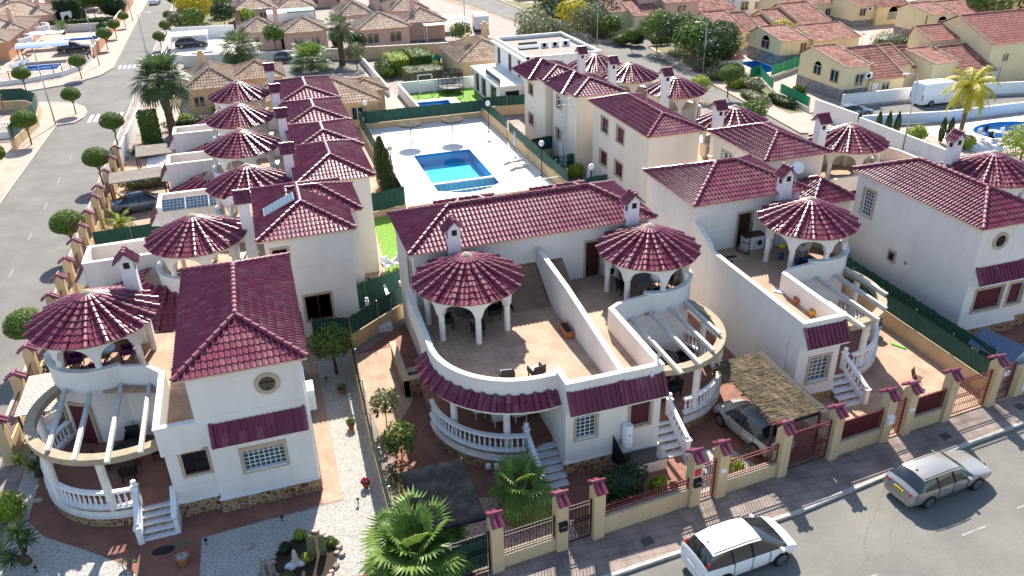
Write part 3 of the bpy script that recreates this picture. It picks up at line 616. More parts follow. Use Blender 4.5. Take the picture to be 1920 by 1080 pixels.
def terrace_villa(name,label,loc,rz=0,Wd=7.1,D=5.9,bw=2.35,by=-10.4,tx=5.4,ty=-2.5,roof=True,front=None,group=None,lod=2,par=1.0,divl=None,chim=True,low=True,fan=False,back=(),tile='tile_maroon',sx=1,wall='wall_white',ribs=18,re=2.65,doors=True,chx=0,chy=0,rext=.35,e0=1,e1=1,rear_ext=0,mx0=0,block=True,rs=.42):
    H=House(name,label,'house',loc,rz,sx,group); fl=3.7; pz=fl+par
    # main block, its facade behind the terrace, its rear
    w=[('S',2.9,3.7,3.75,5.8,'grille_door',{})] if doors else []
    H.body(mx0,0,mx0+Wd,D,0,6.75,w+list(back),wall)
    if roof:
        r=H.mb(); hip_roof(r,mx0-rext,-rext,mx0+Wd+rext,D+rext+rear_ext,6.85,6.85+min(Wd,D)*.5*rs,'x' if Wd>=D else 'y',e0,e1,lod=lod,pitch=.225 if lod==2 else .3); r.build('roof',[tile,'eave'],H.root)
    if block:
        # front block
        fw=front if front is not None else [('S',.75,1.25,2.05-.2,2.65,'block',dict(grid=(4,6)))]
        H.body(0,by,bw,0,0,fl-.05,fw,wall,name='front_block',faces='SEW')
        f=H.mb(); f.prism([(.1,by+.1),(bw-.1,by+.1),(bw-.1,-5.4),(4.1,-4.75),(tx,ty-2.25)]+[(tx+2.25*cos(R(a)),ty+2.25*sin(R(a))) for a in range(-80,91,17)]+[(tx+2.2,0),(.1,0)],fl-.15,fl,0); f.build('roof_terrace','floor_terra',H.root)
        p=H.mb(); dv=divl or [(0,pz)]; p.pathwall([(0,q[0]) for q in dv]+[(0,by),(bw,by),(bw,-5.55),(bw+.5,-5.25),(tx-.85,ty-2.2)],.2,fl-.05,[q[1] for q in dv]+[pz,pz,pz,pz,fl+.98]); p.build('parapet',wall,H.root)
        c=H.mb(); 
        for a,b in(((-.03,by-.03),(bw+.03,by+.23)),((bw-.23,by+.23),(bw+.03,-5.5))): c.box(a[0],a[1],pz,b[0],b[1],pz+.06)
        if not divl: c.box(-.03,by+.23,pz,.23,0,pz+.06)
        else:
            dd=divl+[(by+.23,pz)]
            for (ya,za_),(yb,zb_) in zip(dd,dd[1:]): c.add([(-.03,ya,za_+.004),(.23,ya,za_+.004),(.23,yb,zb_+.004),(-.03,yb,zb_+.004),(-.03,ya,za_+.06),(.23,ya,za_+.06),(.23,yb,zb_+.06),(-.03,yb,zb_+.06)],[(4,7,6,5),(0,4,5,1),(0,3,7,4),(1,5,6,2)])
        c.build('coping','coping',H.root)
        canopy(H,.02,bw+.02,by,tile=tile)
        b=H.mb(); b.pathwall([(bw,-5.55),(bw+.5,-5.25),(tx-.85,ty-2.2)],.3,0,fl,0); b.build('lower_wall',wall,H.root)
    tower(H,tx,ty,0,lod=lod,tile=tile,n=ribs,wall=wall,re=re)
    if chim: chimney(H,tx+chx,-.35+chy,z0=3.7,tile=tile)
    if block:
        # band + stone plinth
        q=H.mb(); q.box(-.05,by-.06,.52,bw+.05,by+.1,.62); q.build('drip_band','white_paint',H.root)
        q=H.mb(); q.box(-.03,by-.045,0,bw+.03,by+.1,.52); q.build('stone_plinth','stone',H.root)
    if low:
        cx,cy,r=3.65,-5.9,3.8
        low_terrace(H,cx,cy,r,R(-86),R(62),[(6.2,-2.4),(2.3,-2.4),(2.3,-9.6)])
        pergola(H,cx,cy,r,R(-108),R(50),[(bw+1.25,-4.9,cy-4.25),(bw+2.4,-4.9,cy-3.9),(bw+3.55,-4.6,cy-3.1),(bw+4.6,-3.6,cy-1.9)],0,0,cols=(R(-75),R(-30),R(8)))
        steps(H,bw+.02,bw+1.15,cy-3.55,.9,5)
    if fan:   # tiled skirt roof over the ground floor porch instead of a pergola
        r=H.mb(); cone_roof(r,tx-.4,ty-1.6,4.4,2.75,4.0,n=9,lod=lod,rt=1.6,a0=R(-125),a1=R(20),pitch=.24); r.build('porch_roof',[tile,'eave','mortar'],H.root)
        q=H.mb(); q.arc(tx-.4,ty-1.6,4.0,4.2,R(-120),R(20),0,1.0,16); q.build('porch_wall',wall,H.root)
    return H

# ---------------------------------------------------------------- ground, roads, pavements, yards
def sheet(name,P,z,m,kind='structure',label=None,th=None,side=None):
    b=MB()
    if th: b.prism(P,z-th,z,1 if side else 0,0)
    else:
        A=sum(P[i][0]*P[(i+1)%len(P)][1]-P[(i+1)%len(P)][0]*P[i][1] for i in range(len(P)))
        if A<0:P=P[::-1]
        holed(b,P,z)
    o=b.build(name,[m,side] if side else m); o['kind']=kind
    if label:o['label']=label
    return o
from mathutils.geometry import delaunay_2d_cdt
HOLES=[]
def holed(b,P,z,mi=0):
    A=sum(P[i][0]*P[(i+1)%len(P)][1]-P[(i+1)%len(P)][0]*P[i][1] for i in range(len(P))); P=P if A>0 else P[::-1]
    use=[h for h in HOLES if inside(h[0],P)]
    if not use: b.add([(p[0],p[1],z) for p in P],[tuple(range(len(P)))],mi); return
    V=[];E=[]
    for l in [P]+use:
        k=len(V); V+=[Vector(p[:2]) for p in l]; E+=[(k+i,k+(i+1)%len(l)) for i in range(len(l))]
    r=delaunay_2d_cdt(V,E,[],1,1e-5); vs=r[0]; fs=[]
    for t in r[2]:
        c=sum((vs[i] for i in t),Vector((0,0)))/len(t)
        if not inside(c,P) or any(inside(c,h) for h in use): continue
        t=list(t); a_,c_,d_=[vs[i] for i in t[:3]]; x=(c_-a_).cross(d_-a_); fs.append(t if x>0 else t[::-1])
    b.add([(v.x,v.y,z) for v in vs],fs,mi)
def inside(q,P):
    r=False
    for i in range(len(P)):
        (x0,y0),(x1,y1)=P[i],P[i-1]
        if (y0>q[1])!=(y1>q[1]) and q[0]<(x1-x0)*(q[1]-y0)/(y1-y0)+x0: r=not r
    return r
endc=[(18.1,61.2),(17.4,60.55),(16.4,60.2),(15.2,60.2),(14.2,60.55),(13.4,61.2)]
RING=[(13.0,71.1),(13.0,61.3)]+endc[::-1]+[(18.4,61.3),(18.4,71.1)]
POOL2=[(17.1,85.6),(20.6,85.4),(20.9,89.3),(17.2,89.6)]
POOL3=[(-30.4,126.6),(-25.9,126.6),(-25.9,130.6),(-30.4,130.6)]
POOL4=[(-8.2,126.4),(-5.2,126.4),(-5.2,130.6),(-8.2,130.6)]
POOL5=[(-28.5,149),(-23,149),(-23,152.5),(-28.5,152.5)]
POOL6=[(60.9,86.4),(63.8,86.9),(64.2,92.9),(61.4,93.1)]
POOL7=[(69.5+4.2*cos(R(a))*(1 if 0 else 1),57.0+2.6*sin(R(a))) for a in range(0,360,18)]
HOLES+=[RING,POOL2,POOL3,POOL4,POOL5,POOL6,POOL7]
def curve(cx,cy,r,a0,a1,n=8): return [(cx+r*cos(R(a0+(a1-a0)*i/n)),cy+r*sin(R(a0+(a1-a0)*i/n))) for i in range(n+1)]
sheet('ground',[(-500,-80),(600,-80),(600,900),(-500,900)],-.16,'earth')
sheet('road_front',[(-40,4),(120,4),(120,30),(34,21.6),(24.3,20.68),(18.5,19.95),(10,19.45),(-5,18.3),(-40,16)],-.12,'asphalt_front')
sheet('road_west',[(-21.9,0),(-14.9,0),(-14.7,75),(-14.4,100),(-13.4,190),(-12.5,320),(-17.6,320),(-18.6,190),(-18.3,125),(-19.5,120),(-22.5,116.3),(-26.8,114.4),(-80,108),(-80,101),(-29.8,109.6),(-22.4,106.7),(-19.6,103.6),(-18.7,99.5),(-19.4,96.3),(-21.1,96.0),(-21.6,74)],-.12,'asphalt')
sheet('road_east',[(41.5,-10),(48,57),(47.9,110),(45.3,130),(42,160),(30,230),(37,230),(48.5,165),(49.5,131),(50.4,112),(70,118),(70,110),(55,106.5),(53.2,96),(52.2,84),(49.9,64),(54.5,55),(48,-10)],-.12,'asphalt')
sheet('road_lane',[(54.8,62.5),(110,60.5),(110,67.5),(82,66.5),(69,69.2),(60,69.8),(55.2,69.2)],-.10,'asphalt')
# kerbed blocks (pavement with a kerb edge), inner plots as sheets
def block(P,inner_m='paver_pink',z=0,name='pavement'):
    b=MB(); n=len(P); A=sum(P[i][0]*P[(i+1)%n][1]-P[(i+1)%n][0]*P[i][1] for i in range(n)); Q=P if A>0 else P[::-1]
    b.add([(p[0],p[1],-.2) for p in Q]+[(p[0],p[1],z) for p in Q],[(i,(i+1)%n,n+(i+1)%n,n+i) for i in range(n)],1); holed(b,Q,z,0); o=b.build(name,[inner_m,'kerb']); o['kind']='structure'; return o
CB=[(-14.75,14.6),(-5,18.4),(10,19.5),(18.5,20.0),(24.3,20.73),(34,21.65),(42.5,22.4),(46.3,57),(46.3,86),(45.6,112),(43,140),(33,190),(25,320),(-12.4,320),(-13.3,190),(-14.3,100),(-14.6,75)]
block(CB,'paver_walk')
W1=[(-90,-5),(-22,-5),(-21.7,74),(-21.2,95.9),(-19.5,96.2)]+[(-18.8,98),(-18.7,100.3),(-19.3,103),(-20.6,105.2),(-22.4,106.5),(-24.5,107.6),(-29.8,109.4),(-90,101)]
block(W1)
W2=[(-90,108.5),(-26.8,114.6),(-22.6,116.5),(-19.6,120.2),(-18.45,124.5),(-18.7,190),(-17.8,320),(-90,320)]
block(W2)
E1=[(50.2,63.9),(52.4,84),(53.5,96),(55.2,106.3),(90,115),(140,110),(140,69.5),(82,66.9),(69,69.4),(60,70),(55.3,69.4),(54.6,62)]
block(E1)
E3=[(50.6,112.4),(49.8,131),(48.8,165),(38,230),(140,230),(140,128),(90,119),(70,118.2)]
block(E3)
E2=[(48.3,20),(54.9,55),(55,62.3),(110,60.2),(140,58),(140,20)]
block(E2)
# kerb stones as slim raised edges
def kerbline(P,z=.0,w=.16):
    b=MB(); b.pathwall(P,w,-.14,z+.012,0); o=b.build('kerb','kerb'); o['kind']='structure'
kerbline([(-14.74,14.6),(-5,18.38),(10,19.48),(18.5,19.98),(24.3,20.71),(34,21.63),(42.5,22.38)])
kerbline([(-12.4,300),(-13.32,190),(-14.32,100),(-14.62,75),(-14.75,20)])
kerbline([(-21.98,0),(-21.68,74),(-21.18,95.88),(-19.48,96.18),(-18.78,98),(-18.68,100.3),(-19.28,103),(-20.58,105.2),(-22.4,106.52),(-24.5,107.62),(-29.8,109.42),(-90,101.02)])
kerbline([(-90,108.48),(-26.8,114.58),(-22.58,116.48),(-19.58,120.18),(-18.43,124.5),(-18.68,190),(-17.78,300)])
# crossings and worn lane marks
def marks(name,L,z=-.112,m='road_paint'):
    b=MB()
    for P in L: b.add([(p[0],p[1],z) for p in P],[tuple(range(len(P)))])
    o=b.build(name,m); o['kind']='structure'
def rect(x0,y0,x1,y1): return [(x0,y0),(x1,y0),(x1,y1),(x0,y1)]
marks('crossing_near',[rect(-18.2+i*.62+.0,96.0,-17.85+i*.62,99.2) for i in range(6)])
marks('crossing_far',[rect(-17.8+i*.62,123.6,-17.45+i*.62,126.0) for i in range(6)])
LM=([[(x,y),(x+1.3,y+.09),(x+1.3,y+.19),(x,y+.1)] for x,y in((-2,15.4),(18.1,16.2),(23.9,16.8),(27.2,17.25),(29.6,17.1),(13.2,15.8),(35.2,17.9))]+[rect(-18.1,50+i*6.5,-18.0,51.4+i*6.5) for i in range(6)])
marks('lane_marks',LM,m='road_paint_worn')
# plots
sheet('garden_gravel',[(-12.9,22.4),(2.35,22.2),(2.6,39.8),(.7,38.4),(.65,27),(-5.0,26.8),(-12.9,40)],.004,'gravel_white')
sheet('yard_paving',[(-.2,27.12),(.66,27.12),(.72,40.5),(-.2,40)],.008,'floor_terra')
sheet('yard_paving',[(-12.1,30.2),(-11.3,29.0),(-9.4,27.5),(-8.0,26.3),(-6.8,24.6),(-6.7,21.9),(-5.2,22.0),(-5.1,26.75),(-.2,27.12),(-.2,29),(-6,29.5),(-9,38),(-12.2,39)],.012,'floor_red')
sheet('yard_paving',[(2.85,26.3),(3.4,30.5),(3.2,38.6),(7.5,42),(21.8,43),(22.4,36),(22.4,22.8),(10.5,21.9),(6.3,21.6),(5.9,26.0)],.004,'floor_red')
sheet('yard_light_paving',[(2.9,30.9),(3.7,31),(5.0,33.2),(5.0,38.5),(2.75,38.5)],.008,'floor_terra')
sheet('garden_gravel',[(2.75,21.6),(6.2,21.5),(9.4,21.7),(9.4,24.6),(6.2,25.2),(2.75,26.2)],.008,'gravel_pink')
sheet('garden_gravel',[(14.9,22.3),(18.7,22.5),(18.0,24.6),(15.8,25.0)],.008,'gravel_white')
sheet('yard_terracotta',[(24.9,22.7),(33.9,23.3),(34,60),(22.4,44),(22.5,24),(22.5,22.6)],.008,'floor_terra')
sheet('yard_paving',[(34.2,23.4),(45,24.2),(45,55),(34.2,55)],.004,'floor_red')
sheet('yard_paving',[(-12.3,40),(-8,40),(4.5,41.5),(9.3,42.5),(9.5,82),(-12.6,82),(-12.8,55)],.004,'floor_terra')
sheet('garden_gravel',[(-12.3,48.6),(-7.5,48.9),(-7.5,53),(-12.4,53)],.008,'gravel_pink')
sheet('garden_lawn',[(5.9,42.4),(9.2,43.2),(9.2,57.5),(6.9,57.5),(6.2,46)],.012,'grass_lawn')
# ---------------------------------------------------------------- furniture helpers
def round_table(name,label,x,y,z,r=.6,h=.74,top='glass_dark',leg='black',chairs=0,**kw):
    t=thing(name,label,'table',(x,y,z)); b=MB(); b.lathe(0,0,[(r,h-.04),(r+.01,h-.02),(r,h)],24); b.build('tabletop',top,t,'auto')
    for k in range(4):
        a=PI/4+k*PI/2; l=MB(); l.tube([(r*.7*cos(a),r*.7*sin(a),0),(r*.35*cos(a),r*.35*sin(a),h*.5),(r*.75*cos(a),r*.75*sin(a),h-.05)],.022,6); l.build('leg',leg,t,True)
    return t
def armchair(name,label,x,y,z,rz,mats='wicker',cushion=None,group=None):
    t=thing(name,label,'chair',(x,y,z),rz,group)
    b=MB(); b.box(-.28,-.26,.34,.28,.26,.44); b.build('seat',mats,t)
    b=MB(); b.add([(-.29,.22,.42),(.29,.22,.42),(.29,.34,.9),(-.29,.34,.9),(-.29,.28,.42),(.29,.28,.42),(.29,.4,.9),(-.29,.4,.9)],[(0,1,2,3),(5,4,7,6),(3,2,6,7),(0,3,7,4),(1,5,6,2)]); b.build('backrest',mats,t)
    for s in(-1,1):
        b=MB(); b.box(s*.27,-.26,.42,s*.33,.3,.66); b.build('armrest',mats,t)
        for q in(-.22,.24): b=MB(); b.box(s*.26-.025,q-.025,0,s*.26+.025,q+.025,.36); b.build('leg',mats,t)
    if cushion: b=MB(); b.box(-.25,-.25,.44,.25,.2,.52); b.build('cushion',cushion,t)
    return t
def plant_pot(x,y,z,r,h,label,leaf='leaf_mid',cr=.25,name='potted_plant',pot='terracotta_pot',fl=None):
    t=thing(name,label,'plant',(x,y,z)); b=MB(); b.lathe(0,0,[(r*.7,0),(r*.95,h*.85),(r*1.08,h*.86),(r*1.08,h),(r*.9,h),(r*.88,h*.9),(0,h*.9)],14,cap=False); b.build('pot',pot,t,'auto')
    c=MB(); blob_leaves(c,0,0,h+cr*.6,cr,cr,cr*.8,140,.07,int(x*100)); c.build('foliage',leaf,t); return t
def blob_leaves(mb,cx,cy,cz,rx,ry,rz,n,s,seed,flat=0,shell=.55,mi=0,zc=-.7,clump=0):
    rg=random.Random(seed)
    cl=[(rg.gauss(0,1),rg.gauss(0,1),rg.gauss(0,1)) for _ in range(clump)] if clump else None
    for i in range(n):
        while 1:
            d=Vector((rg.gauss(0,1),rg.gauss(0,1),rg.gauss(0,1))).normalized()
            if d.z>zc:break
        k=shell+(1-shell)*rg.random()**.5
        if clump:
            m=max(Vector(c).normalized().dot(d) for c in cl); k*=.72+.34*max(0,(m-.6)/.4)
        p=Vector((cx+d.x*rx*k,cy+d.y*ry*k,cz+d.z*rz*k))
        nn=(d+Vector((rg.gauss(0,.6),rg.gauss(0,.6),rg.gauss(0,.6)))).normalized(); a=nn.orthogonal().normalized(); b=nn.cross(a); t=rg.random()*6.28
        u=(a*cos(t)+b*sin(t));v=nn.cross(u); q=s*(.6+.8*rg.random())
        mb.add([p-u*q,p+v*q*.45,p+u*q,p-v*q*.45],[(0,1,2,3)],mi,.02+.98*rg.random()**1.2)
# ---------------------------------------------------------------- long villa (main hip roof running front to back)
def long_villa(name,label,loc,sx,detail='A'):
    H=House(name,label,'house',loc,0,sx); D=9.45
    if detail=='A':
        w=[('S',1.2,1.85,2.85,2.85,'block',dict(grid=(8,5),top=.1))]
    else: w=[('S',.75,1.75,2.6,3.05,'shutter',{}),('S',3.1,1.75,4.1,3.05,'shutter',{})]
    sidew=[]
    if detail=='D': sidew=[('W',D-1.2-.0,2.45,D-.55,3.05,'glass',dict(grid=(1,1)))]; 
    H.body(0,0,4.05,D,0,3.5,w,faces='SENW')
    a=H.mb(); panel(a,(0,0),(4.3,0),3.5,6.8)
    if detail=='D':
        hl=[(D-8.0,4.35,D-7.1,5.95)]
        panel(a,(0,D),(0,0),3.5,6.8,[(.75,4.35,1.65,5.95)]); 
    else: panel(a,(0,D),(0,0),3.5,6.8)
    panel(a,(4.3,0),(4.3,D),3.5,6.8,[(6.6,3.7,7.5,5.8)]); panel(a,(4.3,D),(0,D),3.5,6.8); a.build('wall','wall_white',H.root)
    if detail=='D':
        opening(H,(0,D),(0,0),(.75,4.35,1.65,5.95),'block',grid=(4,7)); 
        s=H.mb(); s.box(-.03,4.1,2.45,.0,4.32,2.7); s.build('wall_plate','white_paint',H.root)
        s=H.mb(); s.box(-.02,4.3,2.75,.0,4.5,2.95); s.build('vent','steel',H.root)
        s=H.mb(); s.box(-.06,5.2,2.4,.0,5.85,3.15); o=s.build('window','surround',H.root); s=H.mb(); s.box(-.068,5.32,2.55,-.05,5.73,3.02); s.build('pane','glass_dark',o)
    opening(H,(4.3,0),(4.3,D),(6.6,3.7,7.5,5.8),'glass_door')
    r=H.mb(); hip_roof(r,-.35,-.25,4.7,D+.25,6.92,8.0,'y'); r.build('roof',['tile_maroon','eave'],H.root)
    # low side block with narrow roof terrace
    H.body(4.05,.25,5.78,8.0,0,3.4,[('S',.16,2.1,1.12,3.2,'grille',{})] if detail=='A' else [],name='side_block',faces='SE')
    f=H.mb(); f.prism([(4.3,.2),(5.75,.2),(5.75,4.4),(7.0,4.9),(8.55,5.4),(10.8,7.8),(8.55,10.2),(4.3,9.4)],3.55,3.7); f.build('roof_terrace','floor_terra',H.root)
    p=H.mb(); p.pathwall([(4.3,0.02),(5.86,.02),(5.86,4.3),(6.5,5.1),(7.7,5.55)],.2,3.4,[4.72]*4+[4.68]); p.build('parapet','wall_white',H.root)
    c=H.mb(); c.box(4.3,-.01,4.72,5.9,.24,4.78); c.box(5.64,.24,4.72,5.9,4.4,4.78); c.build('coping','coping',H.root)
    b=H.mb(); b.pathwall([(5.78,4.3),(6.5,5.1),(7.7,5.55)],.3,0,3.6); b.build('lower_wall','wall_white',H.root)
    cx0=.1 if detail=='A' else .2; canopy(H,cx0,3.85 if detail=='A' else 3.4,0,zt=4.5,zb=3.68,out=.5)
    # round window
    rw=H.mb(); vs=[];n=28; X,Z=(1.35,5.95)
    for k in range(n):
        t=2*PI*k/n
        for rr,yy in((.5,-.0),(.5,-.06),(.33,-.06),(.31,.12)): vs.append((X+rr*cos(t),yy,Z+rr*sin(t)))
    fs=[]
    for k in range(n):
        q=(k+1)%n
        for j in range(3): fs.append((4*k+j,4*q+j,4*q+j+1,4*k+j+1))
    rw.add(vs,[f[::-1] for f in fs]); o=rw.build('round_window','surround',H.root)
    g=H.mb(); g.add([(X+.33*cos(2*PI*k/n),-.012,Z+.33*sin(2*PI*k/n)) for k in range(n)],[tuple(range(n-1,-1,-1))]); g.build('pane','glass_dark',o)
    g=H.mb(); g.box(X-.3,-.03,Z+.02,X+.3,-.014,Z+.09); g.box(X-.02,-.03,Z-.3,X+.02,-.014,Z+.3); g.build('sash','shutter_maroon',o)
    q=H.mb(); q.box(-.05,-.05,.62,4.12,.1,.7); q.box(4.12,.2,.72,5.82,.35,.8); q.build('drip_band','white_paint',H.root)
    q=H.mb(); q.box(-.06,-.08,0,4.1,.1,.62); q.box(-.06,.1,0,.1,D+.05,.62); q.box(4.1,.17,0,5.84,.35,.72); q.build('stone_plinth','stone',H.root)
    tower(H,8.55,7.75,0,a0=R(-115),a1=R(120),re=2.75,ze=6.15,za=7.45,n=20,fl=3.7,cols=7)
    chimney(H,6.9,9.3,z0=3.7,z1=8.1,ax='y')
    cx,cy,r=7.45,4.35,3.85
    low_terrace(H,cx,cy,r,R(-92),R(48),[(9.0,6.2),(5.7,7.4),(5.7,.55)])
    pergola(H,cx,cy,r+.1,R(-118),R(62),[(6.55,5.0,.2),(7.75,5.45,-.0),(9.0,5.2,.6),(10.1,5.9,1.6)],0,0,cols=(R(-78),R(-38),R(10)))
    steps(H,5.9,7.15,.58,.9,5,run=.26,right=True,left=False)
    q=H.mb(); q.beam((5.85,.5,1.5),(5.85,-.75,.85),.22,.14); q.box(5.76,-.72,0,5.94,.45,.75); q.build('stair_wall','white_paint',H.root)
    for a in(R(-60),R(-20)):
        u=H.mb(); uc=(8.55+2.36*cos(a),7.75+2.36*sin(a)); t=(-sin(a),cos(a))
        u.beam((uc[0],uc[1],.95),(uc[0],uc[1],3.1),1.15,.1,0,up=(cos(a),sin(a),0)); o=u.build('door','surround',H.root)
        u=H.mb(); uc=(8.55+2.41*cos(a),7.75+2.41*sin(a)); u.beam((uc[0],uc[1],.95),(uc[0],uc[1],2.95),.9,.06,0,up=(cos(a),sin(a),0)); u.build('shutter','shutter_maroon',o)
    return H
A=long_villa('corner_villa','near white villa with large maroon hip roof above a round window, beside white gravel',(-.15,28.05),-1,'A')
ac_unit(A,-.25,2.5,3.2,'W'); ac_unit(A,-.25,3.3,2.2,'W')
l=A.mb(); l.tube([(-.06,.12,6.7),(-.06,.12,.1)],.04,8); l.build('downpipe','white_paint',A.root,True)
l=A.mb(); l.lathe(5.15,.12,[(.0,3.3),(.09,3.34),(.11,3.42),(.08,3.5),(.0,3.52)],12); l.build('wall_lamp','white_paint',A.root,True)
Dh=long_villa('side_villa','white villa at the right edge with tall blank side wall and glass block window',(34.5,28.35),1,'D')
C=terrace_villa('terrace_villa','white villa with washing machine and clutter on its roof terrace, beside the thatched carport',(22.5,36.6),by=-10.3,Wd=6.9,D=5.6,ty=-2.8,tx=5.45,chx=0,divl=[(0,5.8),(-1.7,5.05),(-2.0,4.75)])
# pair of villas in the middle, right-hand half from the same plan
B2=terrace_villa('twin_villa','right half of the middle white pair, roof terrace with round glass table',(12.7,36.1),Wd=6.6,D=5.2,by=-10.8,ty=-2.45,tx=5.35,bw=2.0,roof=False,par=1.15,divl=[(0,6.0),(-4.3,5.7)],front=[('S',.55,1.9,1.5,3.3,'shutter',{})])
B1=House('twin_villa','left half of the middle white pair, big curved balcony and maroon cone roof','house',(0,0,0))
H=B1; fl=3.7
H.body(6.15,36.1,12.7,41.2,0,6.75,[('S',3.2,3.7,4.0,5.8,'grille_door',{}),('W',3.4,4.3,4.4,5.7,'shutter',{}),('W',3.4,1.3,4.4,2.7,'shutter',{})],faces='SNW')
r=H.mb(); hip_roof(r,5.85,35.7,19.6,41.4,6.85,8.05,'x'); r.build('roof',['tile_maroon','eave'],H.root)
r=H.mb(); hip_roof(r,8.3,38.1,11.7,40.4,7.5,7.98,'x'); r.build('upper_roof',['tile_maroon','eave'],H.root); r=H.mb(); hip_roof(r,13.9,38.1,17.2,40.4,7.5,7.98,'x'); r.build('upper_roof',['tile_maroon','eave'],H.root)
H.body(10.2,25.3,12.7,36.1,0,3.3,[('S',.5,1.9,1.4,3.1,'block',dict(grid=(4,6)))],name='front_block',faces='SW')
q=H.mb(); q.box(10.15,25.24,.66,12.7,25.4,.74); q.build('drip_band','white_paint',H.root); q=H.mb(); q.box(10.17,25.26,0,12.7,25.4,.66); q.build('stone_plinth','stone',H.root)
canopy(H,10.22,12.68,25.3)
f=H.mb(); cv=curve(9.4,30.2,3.85,180,270,16); f.prism([(5.7,36.1)]+cv+[(10.3,26.4),(10.3,25.4),(12.7,25.4),(12.7,36.1)],3.5,3.7,1,0); f.build('roof_terrace',['floor_terra','coping'],H.root)
p=H.mb(); p.pathwall([(5.62,36.1),(5.55,32)]+curve(9.4,30.2,3.9,180,270,20)+[(10.2,26.3)],.2,3.3,4.72,0); p.pathwall([(10.2,26.3),(10.2,25.3),(12.7,25.3)],.2,3.3,4.85,0); p.build('parapet','wall_white',H.root)
c=H.mb(); c.pathwall([(5.59,36.1),(5.52,32)]+curve(9.4,30.2,3.93,180,270,20)+[(10.2,26.27)],.26,4.72,4.78,0); c.pathwall([(10.17,26.5),(10.17,25.27),(12.6,25.27)],.26,4.85,4.91,0); c.build('coping','coping',H.root)
k=H.mb()
cone_roof(k,9.4,30.2,4.45,3.5,4.0,n=14,lod=2,rt=3.93,a0=R(168),a1=R(283),pitch=.23); k.arc(9.4,30.2,3.6,4.3,R(165),R(282),3.3,3.46,24,1)
k.build('curved_tiled_canopy',['tile_maroon','coping','tile_maroon'],H.root)
tower(H,8.3,33.6,0,a0=R(-200),a1=R(20),round_wall=False,re=2.7,ze=6.12,za=7.4)
w=H.mb(); w.arc(8.3,33.4,2.4,2.6,R(170),R(330),0,3.5,24); w.build('lower_round_wall','wall_white',H.root,'auto')
chimney(H,8.2,35.75)
low_terrace(H,9.3,30.2,3.95,R(178),R(262),[(10.2,26.9),(10.2,33),(5.4,33)],fl=1.0)
steps(H,9.0,10.18,26.7,1.0,6,run=.33,right=False,left=True)
for a in(R(205),R(248)):
    c=H.mb(); c.lathe(9.4+3.62*cos(a),30.2+3.62*sin(a),[(.16,1.0),(.16,3.3)],12); c.build('column','coping',H.root,'auto')
# ramped tiled stair bulkheads at the back of both terraces
for Hh,x0 in((H,10.7),(B2,0)):
    b=Hh.mb(); x1=x0+(1.95 if Hh is H else 1.5); yy=36.1 if Hh is H else 0
    b.add([(x0,yy,3.7),(x1,yy,3.7),(x1,yy,5.15),(x0,yy,5.15),(x0,yy-2.4,3.72),(x1,yy-2.4,3.72)],[(3,4,5,2),(0,4,3),(1,2,5)]); b.add([(x0,yy,3.7),(x1,yy,3.7),(x1,yy,5.15),(x0,yy,5.15),(x0,yy-2.4,3.72),(x1,yy-2.4,3.72)],[(2,5,4,3),(3,4,0),(5,2,1)]); b.build('stair_bulkhead','floor_terra',Hh.root)
# bench with stone side behind the curved terrace
b=H.mb(); b.box(4.7,33.5,0,4.95,37.4,1.0,0); b.box(4.7,33.5,0,5.6,33.75,1.0,0); b.box(4.66,33.46,1.0,5.0,37.45,1.06,1); b.box(5.0,33.46,1.0,5.62,33.8,1.06,1); b.box(4.95,33.9,.4,5.6,34.25,.8,2); b.box(4.95,34.4,.4,5.6,34.8,.9,2); b.build('side_steps',['stone','surround','floor_terra'],H.root)
ac_unit(B2,4.3,-.3,3.75,'S'); ac_unit(B2,4.5,-.25,5.0,'S')
# ---------------------------------------------------------------- front fence with tiled pillars
FX=[5.8,8.5,10.1,14.6,15.9,19.1,21.9,24.9,26.2,28.7,31.6]
fy=lambda x:21.3+(x-5.8)*.0755
FA=math.atan(.0755)
PL=['between the shade sail and its iron railing','carrying a dark letterbox beside the first narrow gate','on the hedge side of the first narrow gate','carrying a red box and black letterbox','between narrow gate and low pink railing','on the thatched carport side of the wide gate','between the wide gate and the dark red railing','carrying a pale letterbox','with number tile, beside the dark red railing','on the near side of the wide orange lit gate','on the far side of the wide orange lit gate']
def pillar(x,y,rz,label,h=2.45,group='tiled pillars of the street fence',g2=None):
    t=thing('fence_pillar',label,'pillar',(x,y,0),rz,group)
    b=MB(); w=.24; b.box(-w,-w,0,w,w,h); b.add([(-w,-w,h),(w,-w,h),(w,w,h),(-w,w,h),(-w,0,h+.3),(w,0,h+.3)],[(0,1,5,4),(2,3,4,5),(0,4,3),(1,2,5)]); b.build('shaft','wall_ochre',t)
    c=MB()
    for s in(-1,1):
        for k in(-.12,.12):
            ridge_tiles(c,(k,s*.03,h+.3),(k,s*(w+.17),h-.02),r=.12,seg=.42)
    ridge_tiles(c,(w+.06,0,h+.36),(-w-.06,0,h+.36),r=.09,seg=.6); c.build('tile_cap',['tile_maroon'],t)
    return t
for i,x in enumerate(FX): pillar(x,fy(x),FA,'tall ochre fence pillar '+PL[i])
